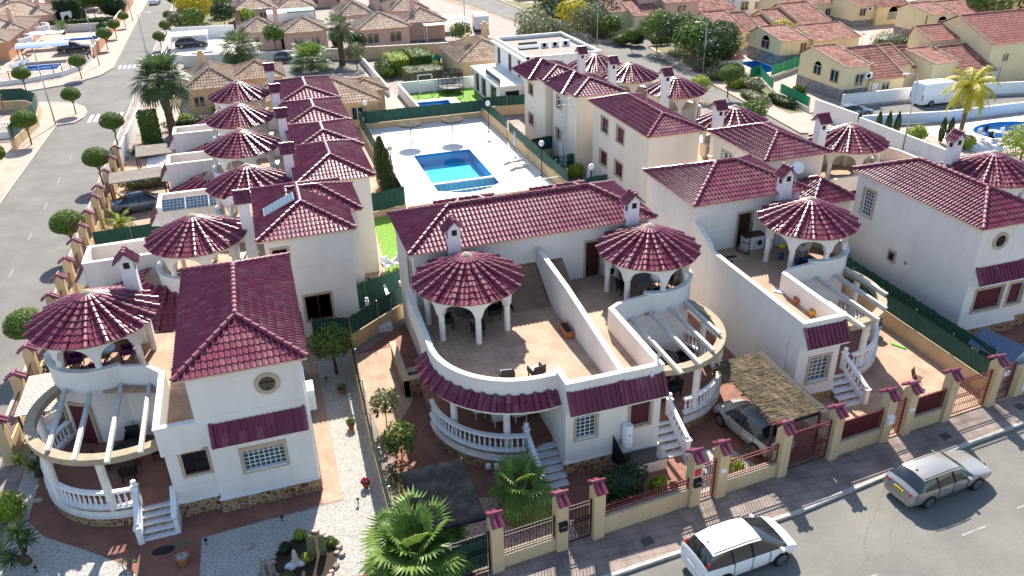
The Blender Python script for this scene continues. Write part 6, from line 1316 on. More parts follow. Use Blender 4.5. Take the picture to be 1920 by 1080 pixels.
car('parked_car','white people carrier parked at the kerb at the bottom of the picture',14.85,18.7,R(4),'mpv','paint_white',plate='coping').scale=(.95,.95,.97)
car('parked_car','silver hatchback parked in the yard under the thatched roof',19.45,25.0,R(97),'hatch','paint_lightsilver',z=.01,plate='coping')
car('parked_car','blue grey saloon under the post in the left row garden',-10.2,66.2,R(8),'sedan','paint_blue',z=.01,plate=None)
car('parked_car','dark saloon parked in the lane by the long white wall',58.4,66.9,R(-4),'sedan','paint_blue',z=-.1,plate=None)
car('parked_car','dark car half hidden behind the maroon roofs at the east road',52.0,50.6,R(85),'sedan','paint_dark',plate=None)
car('white_van','tall white van parked in the lane behind the golden palm',70.3,67.7,R(-2),'van','paint_white',z=-.1,plate=None)
car('parked_car','white car at the far end of the left street',-16.9,188,R(88),'sedan','paint_white',plate=None)
car('parked_car','black car under the beige shade canopy at upper left',-25.4,139.4,R(4),'sedan','paint_dark',z=.01,plate=None)
car('parked_car','dark estate under the cream bowed carport',-8.3,135.3,R(2),'estate','paint_dark',z=.02,plate=None)
car('parked_car','grey car under the slatted carport at the left picture edge',-10.6,36.2,R(180),'hatch','paint_lightsilver',z=.015,plate=None)
car('parked_car','small blue car beside the lane wall below the pink bungalows',5.0,118.6,R(5),'hatch','paint_blue',z=.01,plate=None)
# ---------------------------------------------------------------- vegetation
def ellipsoid(mb,cx,cy,cz,rx,ry,rz,n=10,mi=0,at=.02):
    vs=[];m=n
    for j in range(1,n//2+1):
        a=PI*j/(n//2+1)
        for i in range(m): b=2*PI*i/m; vs.append((cx+rx*sin(a)*cos(b),cy+ry*sin(a)*sin(b),cz+rz*cos(a)))
    fs=[]
    for j in range(n//2-1):
        for i in range(m): k=(i+1)%m; fs.append((j*m+i,(j+1)*m+i,(j+1)*m+k,j*m+k))
    fs+=[tuple(range(m)),tuple(range((n//2)*m-1,(n//2-1)*m-1,-1))]
    mb.add(vs,fs,mi,at)
def clipped_tree(label,x,y,s=1,seed=1,z=.0,proto={}):
    key=seed%3
    if key not in proto:
        t=thing('clipped_tree',label,'tree',(x,y,z),seed*1.3,'round clipped street trees',s)
        b=MB(); b.tube([(0,0,0),(.04,.02,.7),(-.02,.05,1.35),(.02,0,1.9)],.075,7,r1=.06); 
        for a in(.3,2.4,4.5): b.tube([(0,.02,1.35),(.35*cos(a),.35*sin(a),1.8),(.6*cos(a),.6*sin(a),2.2)],.045,5,r1=.02)
        b.build('trunk','bark',t,True)
        c=MB(); ellipsoid(c,0,0,2.45,.98,.98,.78,12)
        rg=random.Random(seed)
        for i in range(3600):
            d=Vector((rg.gauss(0,1),rg.gauss(0,1),rg.gauss(0,1))).normalized(); k=.93+.12*rg.random()
            zz=d.z*.95 if d.z>0 else d.z*.62
            p=Vector((d.x*1.12*k,d.y*1.12*k,2.42+zz*k)); nn=(d+Vector((rg.gauss(0,.5),rg.gauss(0,.5),rg.gauss(0,.5)))).normalized();a=nn.orthogonal().normalized();bb=nn.cross(a);th=rg.random()*6.28;u=a*cos(th)+bb*sin(th);v=nn.cross(u);q=.06+.03*rg.random()
            c.add([p-u*q,p+v*q*.5,p+u*q,p-v*q*.5],[(0,1,2,3)],0,.02+.98*rg.random()**1.1)
        c.build('crown','leaf_clip',t); proto[key]=t; return t
    return dup(proto[key],(x,y,z),seed*1.3,label,sc=s)
CT=[(-14.1,44.0,1.0,'clipped round tree at the left edge level with the corner villa'),(-14.1,58.6,1.05,'clipped round tree beside the second villa of the left row'),(-14.0,73.6,1.05,'clipped round tree beside the tiled fence near the blue grey saloon'),(-14.0,85.4,1.05,'clipped round tree nearest the near crossing on the right pavement'),
(-12.7,135.2,.85,'clipped tree on the right pavement, first beyond the far crossing'),(-12.4,145.6,.85,'clipped tree on the right pavement, second beyond the far crossing'),(-12.4,156.2,.85,'clipped tree on the right pavement, third beyond the far crossing'),(-12.6,175.3,.9,'clipped tree on the right pavement by the yellow garden tree'),
(-20.6,138.5,1.05,'clipped tree on the left pavement beside the orange wall, nearest'),(-20.4,148.6,.95,'clipped tree on the left pavement beside the orange wall, middle one'),(-19.9,158.6,.85,'small clipped tree on the left pavement beside the orange wall, farthest'),(-21.7,118.9,1.0,'clipped tree on the pavement in front of the curved white fence'),(-27.3,113.6,1.0,'clipped tree beyond the dark mesh corner on the curved pavement'),(-19.8,99.9,.95,'clipped tree on the rounded pavement corner beside the near crossing'),(-22.4,89.0,1.1,'clipped tree on the left pavement below the lamp post'),(-23.0,77.6,1.15,'clipped tree cut by the left edge beside ochre wall'),
(50.7,78.0,1.15,'round trimmed tree on the east road pavement by the green mesh'),(51.8,105.2,1.0,'round trimmed tree at the east road junction')]
for i,(x,y,s,l) in enumerate(CT): clipped_tree(l,x,y,s*.94,i)
def fan_leaf(mb,L,r,droop,az,el,seed,pet=.9,blades=20,mi=0):
    """fan palm leaf: petiole then folded blades"""
    rg=random.Random(seed); d=Vector((cos(az)*cos(el),sin(az)*cos(el),sin(el))); tip=d*pet+Vector((0,0,-droop*.35*pet)); side=Vector((-sin(az),cos(az),0)); dd=(d+Vector((0,0,-droop*.8))).normalized(); up=side.cross(dd)*-1
    mb.beam((0,0,0),tip,.035,.02,mi)
    col=.02+.98*rg.random()
    for k in range(blades):
        t=(k/(blades-1)-.5)*2; a=t*2.1
        e=(dd*cos(a)+side*sin(a)).normalized(); ln=r*(1-.28*abs(t))*(.9+.2*rg.random()); w=.045+.02*rg.random()
        p0=tip; m=tip+e*ln*.6+up*(.04)-Vector((0,0,.05*ln*droop)); p1=tip+e*ln-Vector((0,0,(.12+.5*droop*rg.random())*ln*.6)); s=e.cross(up).normalized()*w*(ln/.9)
        mb.add([p0,m-s,p1,m+s,m+up*.03],[(0,1,4),(1,2,4),(2,3,4),(3,0,4)],mi,min(1,max(.01,col*.6+.4*rg.random())))
def fan_palm(name,label,x,y,h,r=1.0,n=38,seed=1,leaf='leaf_palm',skirt=0,z=0,trunk_r=.2,pet=.9,blades=20,emin=-.6,group=None):
    t=thing(name,label,'palm tree',(x,y,z),0,group); b=MB(); rg=random.Random(seed)
    if h>.3:
        for i in range(int(h/.16)+1):
            z0=i*.16; rr=trunk_r*(1.25-.35*min(1,z0/max(h,1)))*(.93+.14*rg.random()); b.lathe(.03*sin(z0*1.3),.02*cos(z0),[(rr*1.0,z0-.02),(rr*1.08,z0+.1),(rr*.92,z0+.17)],10)
        b.build('trunk','bark_palm',t)
    else:
        b.lathe(0,0,[(trunk_r,0),(trunk_r*.9,h+.1)],8); b.build('trunk','bark_palm',t)
    c=MB(oz=h)
    for i in range(n):
        f=(i+.5)/n; el=1.35-(1.35-emin)*f**.85; az=i*2.39996+rg.gauss(0,.12); fan_leaf(c,1,r*(.85+.3*rg.random()),.25+.7*f*rg.random()+(0 if el>0 else .4),az,el,seed*100+i,pet=pet*(.7+.5*rg.random()),blades=blades)
    c.build('fronds',leaf,t)
    if skirt:
        c=MB(oz=h-.1)
        for i in range(skirt): fan_leaf(c,1,r*.8,1.2,i*2.4,-.95-.3*rg.random(),seed*77+i,pet=.6,blades=12)
        c.build('dead_fronds','dead_leaf',t)
    return t
fan_palm('fan_palm','large fan palm in the foreground beside the dark shade sail',2.85,22.15,.85,1.15,54,3,trunk_r=.22,pet=1.35,blades=26,emin=-.5)
fan_palm('fan_palm','smaller fan palm in front of the curved balcony steps',7.75,24.1,1.0,.78,30,5,'leaf_palm',trunk_r=.16,pet=.95,blades=18,emin=-.35)
fan_palm('fan_palm','tall fan palm with thick trunk between left street and row villas',-8.9,87.2,5.8,1.55,54,7,'leaf_palm_dark',skirt=22,trunk_r=.34,pet=1.75,blades=18)
fan_palm('fan_palm','fan palm with drooping dark crown behind the beige bungalow',-1.3,108.5,4.2,1.5,46,9,'leaf_palm_dark',skirt=20,trunk_r=.26,pet=1.6,blades=16)
fan_palm('fan_palm','short bushy fan palm beside the lane wall',7.6,112.3,1.0,1.6,44,11,'leaf_palm',trunk_r=.3,pet=1.9,blades=16,emin=-.2)
fan_palm('fan_palm','tall dark trunked palm beside the pink bungalows',11.9,113.2,5.0,1.25,40,13,'leaf_palm_dark',skirt=10,trunk_r=.36,pet=1.3,blades=14)
fan_palm('fan_palm','small palm in the upper left garden by the white awning',-27.6,146.5,2.6,.7,24,15,'leaf_palm',trunk_r=.14,pet=.7,blades=12,emin=-.2)
fan_palm('fan_palm','palm cut by the right picture edge beside the lane',84.5,66.0,2.8,1.0,30,17,'leaf_palm_dark',trunk_r=.22,pet=1.0,blades=14)
def feather_palm(label,x,y,h,L=2.6,n=26,seed=1,leaf='leaf_gold',lf=34,emin=-.3,name='feather_palm',tr=.17,z=0,w=.05,ll=.45):
    t=thing(name,label,'palm tree' if h>1 else 'plant',(x,y,z)); rg=random.Random(seed); b=MB(); b.lathe(0,0,[(tr*1.5,0),(tr,.4),(tr*.85,h*.6),(tr,h-.1),(tr*.5,h+.2)],9); b.build('trunk','bark_palm',t,True)
    c=MB(oz=h)
    for i in range(n):
        f=(i+.5)/n; el=1.3-(1.3-emin)*f; az=i*2.39996; Lf=L*(.8+.3*rg.random()); p=Vector((0,0,0)); d=Vector((cos(az)*cos(el),sin(az)*cos(el),sin(el))); side=Vector((-sin(az),cos(az),0)); seg=14
        col=rg.random()
        for k in range(seg):
            q=p+d*(Lf/seg); c.beam(p,q,.03,.02); 
            m=max(1,lf//seg)
            for j in range(m):
                o=p.lerp(q,(j+.5)/m)
                for s in(-1,1):
                    e=(side*s+d*.55+Vector((0,0,-.25-.5*rg.random()))).normalized(); l=ll*L/2.6*(1-.6*abs((k/seg)-.45))*(.8+.4*rg.random()); u=d*w*.5
                    c.add([o-u,o+u,o+e*l],[(0,1,2)],0,min(1,.1+.5*col+.4*rg.random()))
            p=q; d=(d+Vector((0,0,-.13-.05*(1-el)))).normalized()
    c.build('fronds',leaf,t); return t
feather_palm('golden green feather palm in front of the white van',63.6,57.6,4.6,3.0,24,3,lf=42,tr=.22,w=.09,ll=.8)
feather_palm('cycad on pink gravel behind the mesh screened wall',-9.9,51.4,.35,1.0,26,5,'leaf_palm_dark',28,emin=.05,name='cycad',tr=.14)
feather_palm('bright cycad in front of the blue grey saloon',-11.6,62.9,.3,1.5,24,6,'leaf_bright',28,emin=.1,name='cycad',tr=.14)
feather_palm('second cycad beside the blue grey saloon bonnet',-11.4,66.4,.5,1.3,24,8,'leaf_bright',28,emin=.1,name='cycad',tr=.14)
feather_palm('dark cycads behind the trampoline',22.7,95.6,.9,1.7,30,9,'leaf_palm_dark',28,emin=.0,name='cycad',tr=.2)
def tree(label,x,y,h,r,seed=1,leaf='leaf_mid',n=1500,s=.13,name='garden_tree',trunk=.3,rz=.8,z=0,clump=14,flow=None,cat='tree',tr=.08,group=None):
    t=thing(name,label,cat,(x,y,z),0,group); rg=random.Random(seed); hc=h-r*rz; b=MB()
    b.tube([(0,0,0),(.06*h*rg.uniform(-1,1)*.3,.03,hc*.5),(0,0,hc)],tr,7,r1=tr*.7)
    for i in range(5):
        a=i*1.26+rg.random(); e=Vector((cos(a)*r*.6,sin(a)*r*.6,hc+r*rz*rg.uniform(-.1,.5))); b.tube([(0,0,hc*.62),(e.x*.45,e.y*.45,(hc*.62+e.z)/2+.1),e],tr*.55,5,r1=.015)
    b.build('trunk','bark',t,True); c=MB(); blob_leaves(c,0,0,hc,r,r,r*rz,n,s,seed,shell=.35,zc=-.75,clump=clump); c.build('crown',leaf,t)
    if flow: f=MB(); blob_leaves(f,0,0,hc,r,r,r*rz,n//6,s*.8,seed+5,shell=.85,clump=5); f.build('blossom',flow,t)
    return t
def bush(label,x,y,rx,ry,h,seed=1,leaf='leaf_mid',n=700,s=.1,name='shrub',z=0,flow=None,core=True,cat='shrub',clump=10,group=None,rz=0):
    t=thing(name,label,cat,(x,y,z),rz,group); c=MB()
    if core: ellipsoid(c,0,0,h*.45,rx*.78,ry*.78,h*.42,10)
    blob_leaves(c,0,0,h*.48,rx,ry,h*.55,n,s,seed,shell=.7,zc=-.8,clump=clump); c.build('foliage',leaf,t)
    b=MB()
    for a in(0,2,4): b.tube([(0,0,0),(rx*.3*cos(a),ry*.3*sin(a),h*.5)],.03,5)
    b.build('stems','bark',t)
    if flow: f=MB(); blob_leaves(f,0,0,h*.5,rx,ry,h*.55,n//4,s*.7,seed+9,shell=.95,clump=4); f.build('blossom',flow,t)
    return t
def boxhedge(label,x0,y0,x1,y1,h,leaf='leaf_dark',n=1600,s=.1,z=0,rnd=.15,seed=4,cat='hedge'):
    cx,cy=(x0+x1)/2,(y0+y1)/2; t=thing('hedge',label,cat,(cx,cy,z)); c=MB(); a,b=(x1-x0)/2,(y1-y0)/2; c.box(-a*.93,-b*.93,0,a*.93,b*.93,h*.95); rg=random.Random(seed)
    A=[(4*a*b),(2*a*h),(2*a*h),(2*b*h),(2*b*h)]; tot=sum(A)
    for i in range(n):
        q=rg.random()*tot; k=0
        while q>A[k]: q-=A[k];k+=1
        u=rg.uniform(-1,1);v=rg.uniform(-1,1);j=rg.gauss(0,.05)
        p,d=[((u*a,v*b,h+j),(0,0,1)),((u*a,-b+j,h*(v+1)/2),(0,-1,0)),((u*a,b+j,h*(v+1)/2),(0,1,0)),((-a+j,u*b,h*(v+1)/2),(-1,0,0)),((a+j,u*b,h*(v+1)/2),(1,0,0))][k]
        p=Vector(p);nn=(Vector(d)+Vector((rg.gauss(0,.5),rg.gauss(0,.5),rg.gauss(0,.5)))).normalized();e=nn.orthogonal().normalized();f=nn.cross(e);g=s*(.6+.7*rg.random()); c.add([p-e*g,p+f*g*.5,p+e*g,p-f*g*.5],[(0,1,2,3)],0,.02+.98*rg.random())
    c.build('foliage',leaf,t); b=MB(); b.tube([(0,0,0),(0,0,h*.3)],.05,5); b.build('stems','bark',t); return t
tree('small citrus tree with round crown on white gravel',1.62,36.9,3.0,1.2,3,'leaf_mid',2600,.085,tr=.09,clump=22,rz=.75)
tree('slender citrus shrub on the paved side yard, rear one',3.35,31.4,2.3,.75,5,'leaf_olive',420,.12,name='citrus_shrub',cat='shrub',tr=.03,rz=1.1)
tree('leafy citrus shrub leaning over the side yard, near one',3.6,28.9,2.0,.85,6,'leaf_mid',560,.12,name='citrus_shrub',cat='shrub',tr=.035,rz=1.0)
bush('dark dense hedge bush behind the low ochre street wall',11.9,23.15,1.35,.8,1.75,7,'leaf_dark',2200,.075)
bush('yellow green bush at the left picture edge',-12.9,30.6,.85,.8,1.3,8,'leaf_bright',1100,.07)
def yucca(label,x,y,heads,seed=1,leaf='leaf_mid',L=.55):
    t=thing('yucca',label,'yucca',(x,y,.01)); rg=random.Random(seed); b=MB(); c=MB()
    b.lathe(0,0,[(.22,0),(.16,.25),(.08,.35)],9)
    for hx,hy,hz in heads:
        b.tube([(0,0,.15),(hx*.5,hy*.5,hz*.6),(hx,hy,hz)],.07,7,r1=.05)
        for i in range(70):
            a=i*2.4; el=1.45-1.9*(i/70)**.9; d=Vector((cos(a)*cos(el),sin(a)*cos(el),sin(el))); sd=Vector((-sin(a),cos(a),0))*.028; o=Vector((hx,hy,hz)); l=L*(.8+.35*rg.random()); m=o+d*l*.5; e=o+d*l-Vector((0,0,.08*l)); c.add([o,m-sd,e,m+sd],[(0,1,2,3)],0,.02+.98*rg.random())
    b.build('trunk','bark',t,True); c.build('leaves',leaf,t); return t
yucca('three headed yucca on white gravel near the left pavement wall',-12.2,33.3,[(-.55,.1,.9),(.05,-.25,.65),(.25,.35,1.35)],2,'leaf_mid')
yucca('large yucca with several heads in the bottom left corner',-11.7,27.7,[(-.7,.05,.8),(-.1,.5,1.2),(.35,-.05,1.15),(-.25,-.5,.7),(.1,.15,1.5)],3,'leaf_palm_dark',.62)
# cactus bed
t=thing('cactus_bed','round planted bed edged with pale stones on white gravel','flower bed',(-1.2,24.1,.0)); b=MB(); b.prism([(1.25*cos(a*.35),1.35*sin(a*.35)) for a in range(18)],0,.06); b.build('soil',mat('soil',(.05,.035,.025),.95) and 'soil',t)
rg=random.Random(5); b=MB()
for i in range(34):
    a=i/34*2*PI; ellipsoid(b,1.3*cos(a)+rg.gauss(0,.05),1.4*sin(a)+rg.gauss(0,.05),.08,.12+.05*rg.random(),.1,.1,6)
b.build('stone_edging',mat('edging',(.5,.42,.36),.9,c2=(.36,.28,.24),scale=6) and 'edging',t)
mat('cactus',(.1,.13,.06),.8,c2=(.16,.19,.1),scale=14); mat('cactus_grey',(.22,.2,.17),.85,c2=(.32,.3,.26),scale=9)
def cactus(label,x,y,cols,m='cactus'):
    t=thing('column_cactus',label,'cactus',(x,y,.05))
    for cx,cy,r,h in cols:
        b=MB(); n=20; vs=[];Z=[0,.15,h*.5,h*.85,h*.96,h]; Rr=[.8,.95,1,.85,.5,.05]
        for z,k in zip(Z,Rr):
            for i in range(n): a=2*PI*i/n; q=r*k*(1 if i%2 else .82); vs.append((cx+q*cos(a),cy+q*sin(a),z))
        b.add(vs,[(j*n+i,j*n+(i+1)%n,(j+1)*n+(i+1)%n,(j+1)*n+i) for j in range(5) for i in range(n)]+[tuple(5*n+i for i in range(n))]); b.build('stem',m,t)
    return t
cactus('thick green ribbed column cactus pair in the stone edged bed',-.75,24.2,[(-.13,0,.17,1.15),(.28,-.02,.15,1.05)])
cactus('clump of tall grey column cacti at the bottom edge',-2.75,23.5,[(0,0,.07,1.3),(.14,.06,.07,1.1),(.26,-.05,.06,1.0),(.06,-.16,.06,.9),(.4,.03,.06,.75),(-.14,-.05,.06,.7)],'cactus_grey')
for i,(x,y,l,lf,r,h) in enumerate(((-1.9,24.8,'dark spiky plant at the back of the cactus bed','leaf_dark',.28,.4),(-1.3,25.3,'bright green plant at the rear rim of the cactus bed','leaf_bright',.3,.45),(-1.15,24.0,'bright green plant between statue and cactus','leaf_bright',.25,.4),(-1.9,23.3,'dark low plant at the front of the cactus bed','leaf_mid',.35,.35),(-.1,24.6,'small green plant at the right rim of the cactus bed','leaf_mid',.25,.3))): bush(l,x,y,r,r,h,30+i,lf,260,.06,z=.05)
t=thing('garden_statue','small pale statue group in the cactus bed','statue',(-1.55,24.0,.06)); b=MB(); b.lathe(0,0,[(.2,0),(.24,.1),(.16,.2),(.1,.4),(.12,.5),(.06,.58),(.08,.66),(.05,.75),(0,.78)],12); b.build('figure',mat('statue',(.55,.42,.25),.7,c2=(.45,.5,.6),scale=5) and 'statue',t,True); b=MB(); ellipsoid(b,-.22,-.18,.12,.22,.2,.16,8); ellipsoid(b,.2,-.1,.1,.18,.16,.14,8); b.build('rocks','cushion',t)
cypress=[(8.95,64.6,4.2),(8.9,63.4,4.6),(8.85,62.2,4.5),(8.95,61.0,4.3),(8.8,59.9,3.6)]
for i,(x,y,h) in enumerate(cypress):
    t=thing('cypress',['cypress farthest from the camera in the poolside row','second cypress from the far end of the poolside row','middle cypress of the poolside row','second cypress from the near end of the poolside row','shortest cypress at the near end of the poolside row'][i],'tree',(x,y,0),i,'cypress row beside the pool'); b=MB(); b.tube([(0,0,0),(0,0,h*.5)],.08,6); b.build('trunk','bark',t); c=MB(); c.lathe(0,0,[(.2,.3),(.45,h*.3),(.38,h*.6),(.05,h*.95)],8,at if 0 else 0); rg=random.Random(i)
    for k in range(900):
        f=rg.random()**.8; a=rg.random()*6.283; rr=.62*(sin(PI*min(1,(f*.92+.08))**.7)**.8)*(.8+.25*rg.random())+.05; p=Vector((rr*cos(a),rr*sin(a),.2+f*(h-.25))); q=.1; u=Vector((-sin(a),cos(a),0))*q*.5; w=Vector((cos(a)*.06,sin(a)*.06,q*1.6)); c.add([p-u,p+u,p+w],[(0,1,2)],0,.02+.98*rg.random())
    c.build('crown','leaf_conifer',t)
# front gardens of the left row
bush('spiky grey green hedge between two left row front gardens',-10.4,71.6,2.0,.9,1.0,41,'leaf_olive',1100,.12)
boxhedge('tall rounded dark green shrub left of the big fan palm',-11.4,83.4,-9.8,85.2,3.3,'leaf_mid',2600,.12)
bush('low dark hedge below the tall rounded shrub',-10.8,80.6,1.8,1.0,1.2,42,'leaf_dark',900,.1)
bush('bright yellow green shrub by the left row gable awning',-8.4,50.2,.8,.8,1.3,43,'leaf_bright',700,.1)
bush('low yellow flowering plant on the pink gravel',-9.0,49.3,.8,.4,.4,44,'leaf_yellow',350,.08)
bush('flowering climber against the left row fence',-12.1,53.5,.5,1.2,1.5,45,'leaf_mid',600,.09,flow='flower_pink')
bush('bougainvillea with crimson blossom at the left edge',-12.3,40.6,.7,.9,1.9,46,'leaf_dark',800,.09,flow='flower_pink')
bush('green shrub beside the bougainvillea and cone roof',-11.4,42.2,.8,.9,2.1,47,'leaf_mid',900,.09,flow='flower_red')
bush('yellow green shrub behind the near cone roof',-9.6,44.9,1.0,.7,1.3,48,'leaf_bright',600,.09)
bush('flowering hedge along the fence by the big fan palm',-6.2,88.8,4.2,.7,1.2,49,'leaf_dark',1300,.12,flow='leaf_yellow')
bush('yellow green bush at the foot of the big fan palm',-7.6,89.9,1.0,.8,1.3,50,'leaf_bright',500,.12)
bush('bright shrub in front of the beige bungalow window',-3.5,93.4,1.9,.6,1.1,51,'leaf_bright',900,.12)
bush('small round bush behind the beige bungalow chimney',-10.3,115.6,1.0,1.0,1.6,52,'leaf_dark',500,.12)
tree('leafy tree beside the blue shuttered pink bungalow',3.6,119.9,5.0,1.6,53,'leaf_mid',1500,.17)
bush('clipped rectangular hedge bush below the pink bungalow, left part',16.6,104.5,1.6,3.2,2.1,54,'leaf_mid',1800,.15)
boxhedge('clipped flat topped hedge below the pink bungalow',16.8,103,19.4,108,2.2,'leaf_bright',2200,.14)
boxhedge('dark clipped block hedge beside the white gate',19.5,102.4,22.2,107.4,2.6,'leaf_mid',2200,.14)
boxhedge('smoky dark green rounded hedge left of the trampoline',17.9,97.6,22.4,101,1.7,'leaf_olive',2200,.12)
bush('yellow green round bush by the green shed',22.9,103.8,.9,.9,1.5,58,'leaf_bright',500,.14)
tree('olive coloured tree by the lane wall end',13.4,109.5,3.6,1.6,59,'leaf_olive',900,.16)
tree('dark green tree left of the brick bungalow',14.6,116.8,3.6,1.5,60,'leaf_dark',1100,.16)
tree('green tree right of the pink bungalow awning',30.3,118.6,3.6,1.7,61,'leaf_mid',1200,.17)
tree('bright yellow broad tree in the gardens at the top',-8.2,158,6.0,3.4,62,'leaf_yellow',2200,.28)
tree('dark umbrella shaped tree beside the yellow one',-3.2,149,4.6,2.2,63,'leaf_dark',1600,.2)
tree('mid green umbrella tree below the yellow tree',-8.0,147,4.2,2.0,64,'leaf_mid',1400,.2)
tree('pale green shrub tree at the garden wall corner',.8,148.5,3.4,1.3,65,'leaf_bright',800,.2)
tree('olive shrub tree at the left of the yellow tree gardens',-11.0,150,3.2,1.6,66,'leaf_olive',900,.2)
tree('tree behind the dark umbrella shaped one',-3.4,163,4.6,2.4,166,'leaf_mid',1100,.22)
boxhedge('large dark cube of clipped cypress at upper left',-31.6,165,-27.6,170,4.4,'leaf_dark',3000,.2)
boxhedge('dark green mesh like hedge behind the upper left pools',-32,158.9,-22.6,160.6,1.7,'leaf_conifer',2200,.2)
bush('round dark tree crown above the upper left street hedge',-22.8,172,2.8,3,4.6,67,'leaf_dark',1900,.22)
bush('round dark shrub at the end of the narrow pale pool',-22.8,155.2,1.3,1.3,1.7,68,'leaf_dark',700,.16)
for i,(x,y,h,r,l,lf) in enumerate(((-26.5,173,5,2.2,'green tree behind the clipped dark cube','leaf_mid'),(-24,184,6,2.8,'broad tree at the upper left street side','leaf_mid'),(-29,178,6,2.6,'yellowish tree in the upper left gardens','leaf_olive'),(-31,200,8,4.5,'large far tree at the top left edge','leaf_dark'),(-24,206,7,3.6,'far tree beside the street end at the top','leaf_mid'),(-9.5,172,4.5,2.4,'garden tree beyond the yellow one on the right pavement','leaf_mid'))): tree(l,x,y,h,r,70+i,lf,1400,.24)
# roadside belt on the east
belt=[(50.6,118,4.4,2.4,'leaf_olive'),(50.9,124,4.6,2.6,'leaf_yellow'),(50.2,131,5,3,'leaf_dark'),(51.8,138,5.5,3.2,'leaf_mid'),(53.2,127,4.8,2.6,'leaf_mid'),(54.8,120.4,4.2,2.2,'leaf_dark'),(55.4,133,5.4,3,'leaf_dark'),(56.6,127,4.6,2.4,'leaf_mid'),(52.5,114.2,3.2,1.5,'leaf_mid'),(41.5,117.5,4.6,2.6,'leaf_olive'),(43.2,112.6,3.6,2.0,'leaf_olive'),(39.2,111.5,4,2.2,'leaf_olive')]
bl=['olive tree at the corner of the top road belt','yellow leafed tree in the top road belt','dark tree beside the yellow one in the top road belt','green tree at the rear of the top road belt','green tree in the middle of the top road belt','dark round tree at the right of the top road belt','dark tree near the white balcony villa','green tree beneath the white balcony villa','small tree at the road junction belt','olive tree behind the modern white house, far one','olive tree behind the modern white house, near one','olive tree at the left behind the modern white house']
for i,((x,y,h,r,lf),l) in enumerate(zip(belt,bl)): tree(l,x,y,h*1.15,r*1.3,90+i,lf,1700,.2)
mass=[(54.9,103.6,4.8,2.2,'leaf_mid'),(55.4,99.2,5.0,2.6,'leaf_dark'),(55.6,94.8,4.8,2.4,'leaf_mid'),(57.2,91.2,4.8,2.4,'leaf_dark'),(57.8,98,4.6,2.4,'leaf_mid'),(58.6,103.5,4.4,2.2,'leaf_olive'),(60.6,97,4.4,2.2,'leaf_dark'),(55.3,89.0,4.0,1.9,'leaf_dark')]
ml=['tall green tree at the left of the dense garden group','dark tree in front of the dense garden group','green tree near the lamp post in the dense garden group','dark tree at the right of the dense garden group','green tree at the back of the dense garden group','olive tree at the back left of the dense garden group','dark tree behind the dense garden group','low dark tree at the near end of the dense garden group']
for i,((x,y,h,r,lf),l) in enumerate(zip(mass,ml)): tree(l,x,y,h*1.2,r*1.22,110+i,lf,2500,.17,clump=20)
for i,(x,y,rx,ry,h,lf,l) in enumerate(((52.6,110,1.8,1.2,1.6,'leaf_mid','roadside shrub at the junction corner'),(54.2,108.6,1.5,1.2,2.4,'leaf_dark','dark shrub beside the trimmed junction tree'),(54.0,86.2,1.6,1.8,1.4,'leaf_olive','grey shrub near the garden lamp post'),(53.9,81.8,1.2,1.6,1.6,'leaf_bright','bright bush beside the east road pavement'),(52.9,76.4,1.0,3.2,.8,'leaf_olive','low hedge of mixed shrubs along the east pavement'),(54.6,73.2,.9,2.6,.9,'leaf_dark','dark low shrubs below the green mesh'),(57.0,73.9,.9,.9,1.7,'leaf_mid','round bush by the gate pillars of the yellow villa'),(88.5,88.6,4,2.6,2.6,'leaf_mid','large spreading shrubs between yellow gardens'),(84,91,3,2.4,2.6,'leaf_olive','olive shrubs behind the yellow villa gable'),(90.4,91.6,1.4,1.4,2.0,'leaf_dark','dark round shrub beside the garden stairs'),(57.4,63.9,.0,.0,.0,'leaf_mid','')[:7])):
    if rx: bush(l,x,y,rx,ry,h,130+i,lf,900,.15)
tree('round bushy tree on the west side of the east road',46.6,67.0,3.0,1.7,141,'leaf_mid',1900,.13,trunk=.3,clump=18)
tree('yellow green leafy tree in front of the roadside lamp',47.2,78.4,2.8,1.3,142,'leaf_bright',1000,.14)
tree('bright yellow green tree beside the yellow villas',68.6,94.3,4.8,1.7,143,'leaf_gold',1200,.18)
tree('shrubby tree in front of the round edged pool',62.8,50.0,3.2,1.9,144,'leaf_bright',1700,.14,clump=18)
for i in range(7): tree(['very large dark tree in the top right corner','large dark tree left in the top right group','green tree low in the top right group','tree at the right of the top right group','far tree above the red tiled house','far broad tree above the yellow arches','tree peeping over the far top right roofs'][i],*[(112,92,9,4.5),(106,97,8,4),(110,84,6,3),(120,84,8,4.4),(118,100,9,4.6),(100,121,8,4),(92,126,7,3.6)][i],150+i,['leaf_dark','leaf_mid','leaf_mid','leaf_dark','leaf_mid','leaf_dark','leaf_mid'][i],1500,.3)
for i,(x,y) in enumerate(((57.4,61.4),(58.2,61.0),(58.9,60.6),(61.4,57.6),(62.0,57.3))):
    t=thing('pencil_cypress',['slim pencil cypress nearest the parked dark car','second slim pencil cypress from the dark car','third slim pencil cypress from the dark car','slim pencil cypress left of the golden palm','slim pencil cypress at the golden palm foot'][i],'tree',(x-1.3,y-1.2,0),0,'slim pencil cypresses behind the white wall'); b=MB(); b.tube([(0,0,0),(0,0,1)],.04,5); b.build('trunk','bark',t); c=MB(); rg=random.Random(i)
    for k in range(380):
        f=rg.random(); a=rg.random()*6.283; rr=.26*sin(PI*(f*.9+.1))+.05; p=Vector((rr*cos(a),rr*sin(a),.1+f*2.2)); u=Vector((-sin(a),cos(a),0))*.07; c.add([p-u,p+u,p+Vector((0,0,.25))],[(0,1,2)],0,.02+.98*rg.random())
    c.build('crown','leaf_dark',t)
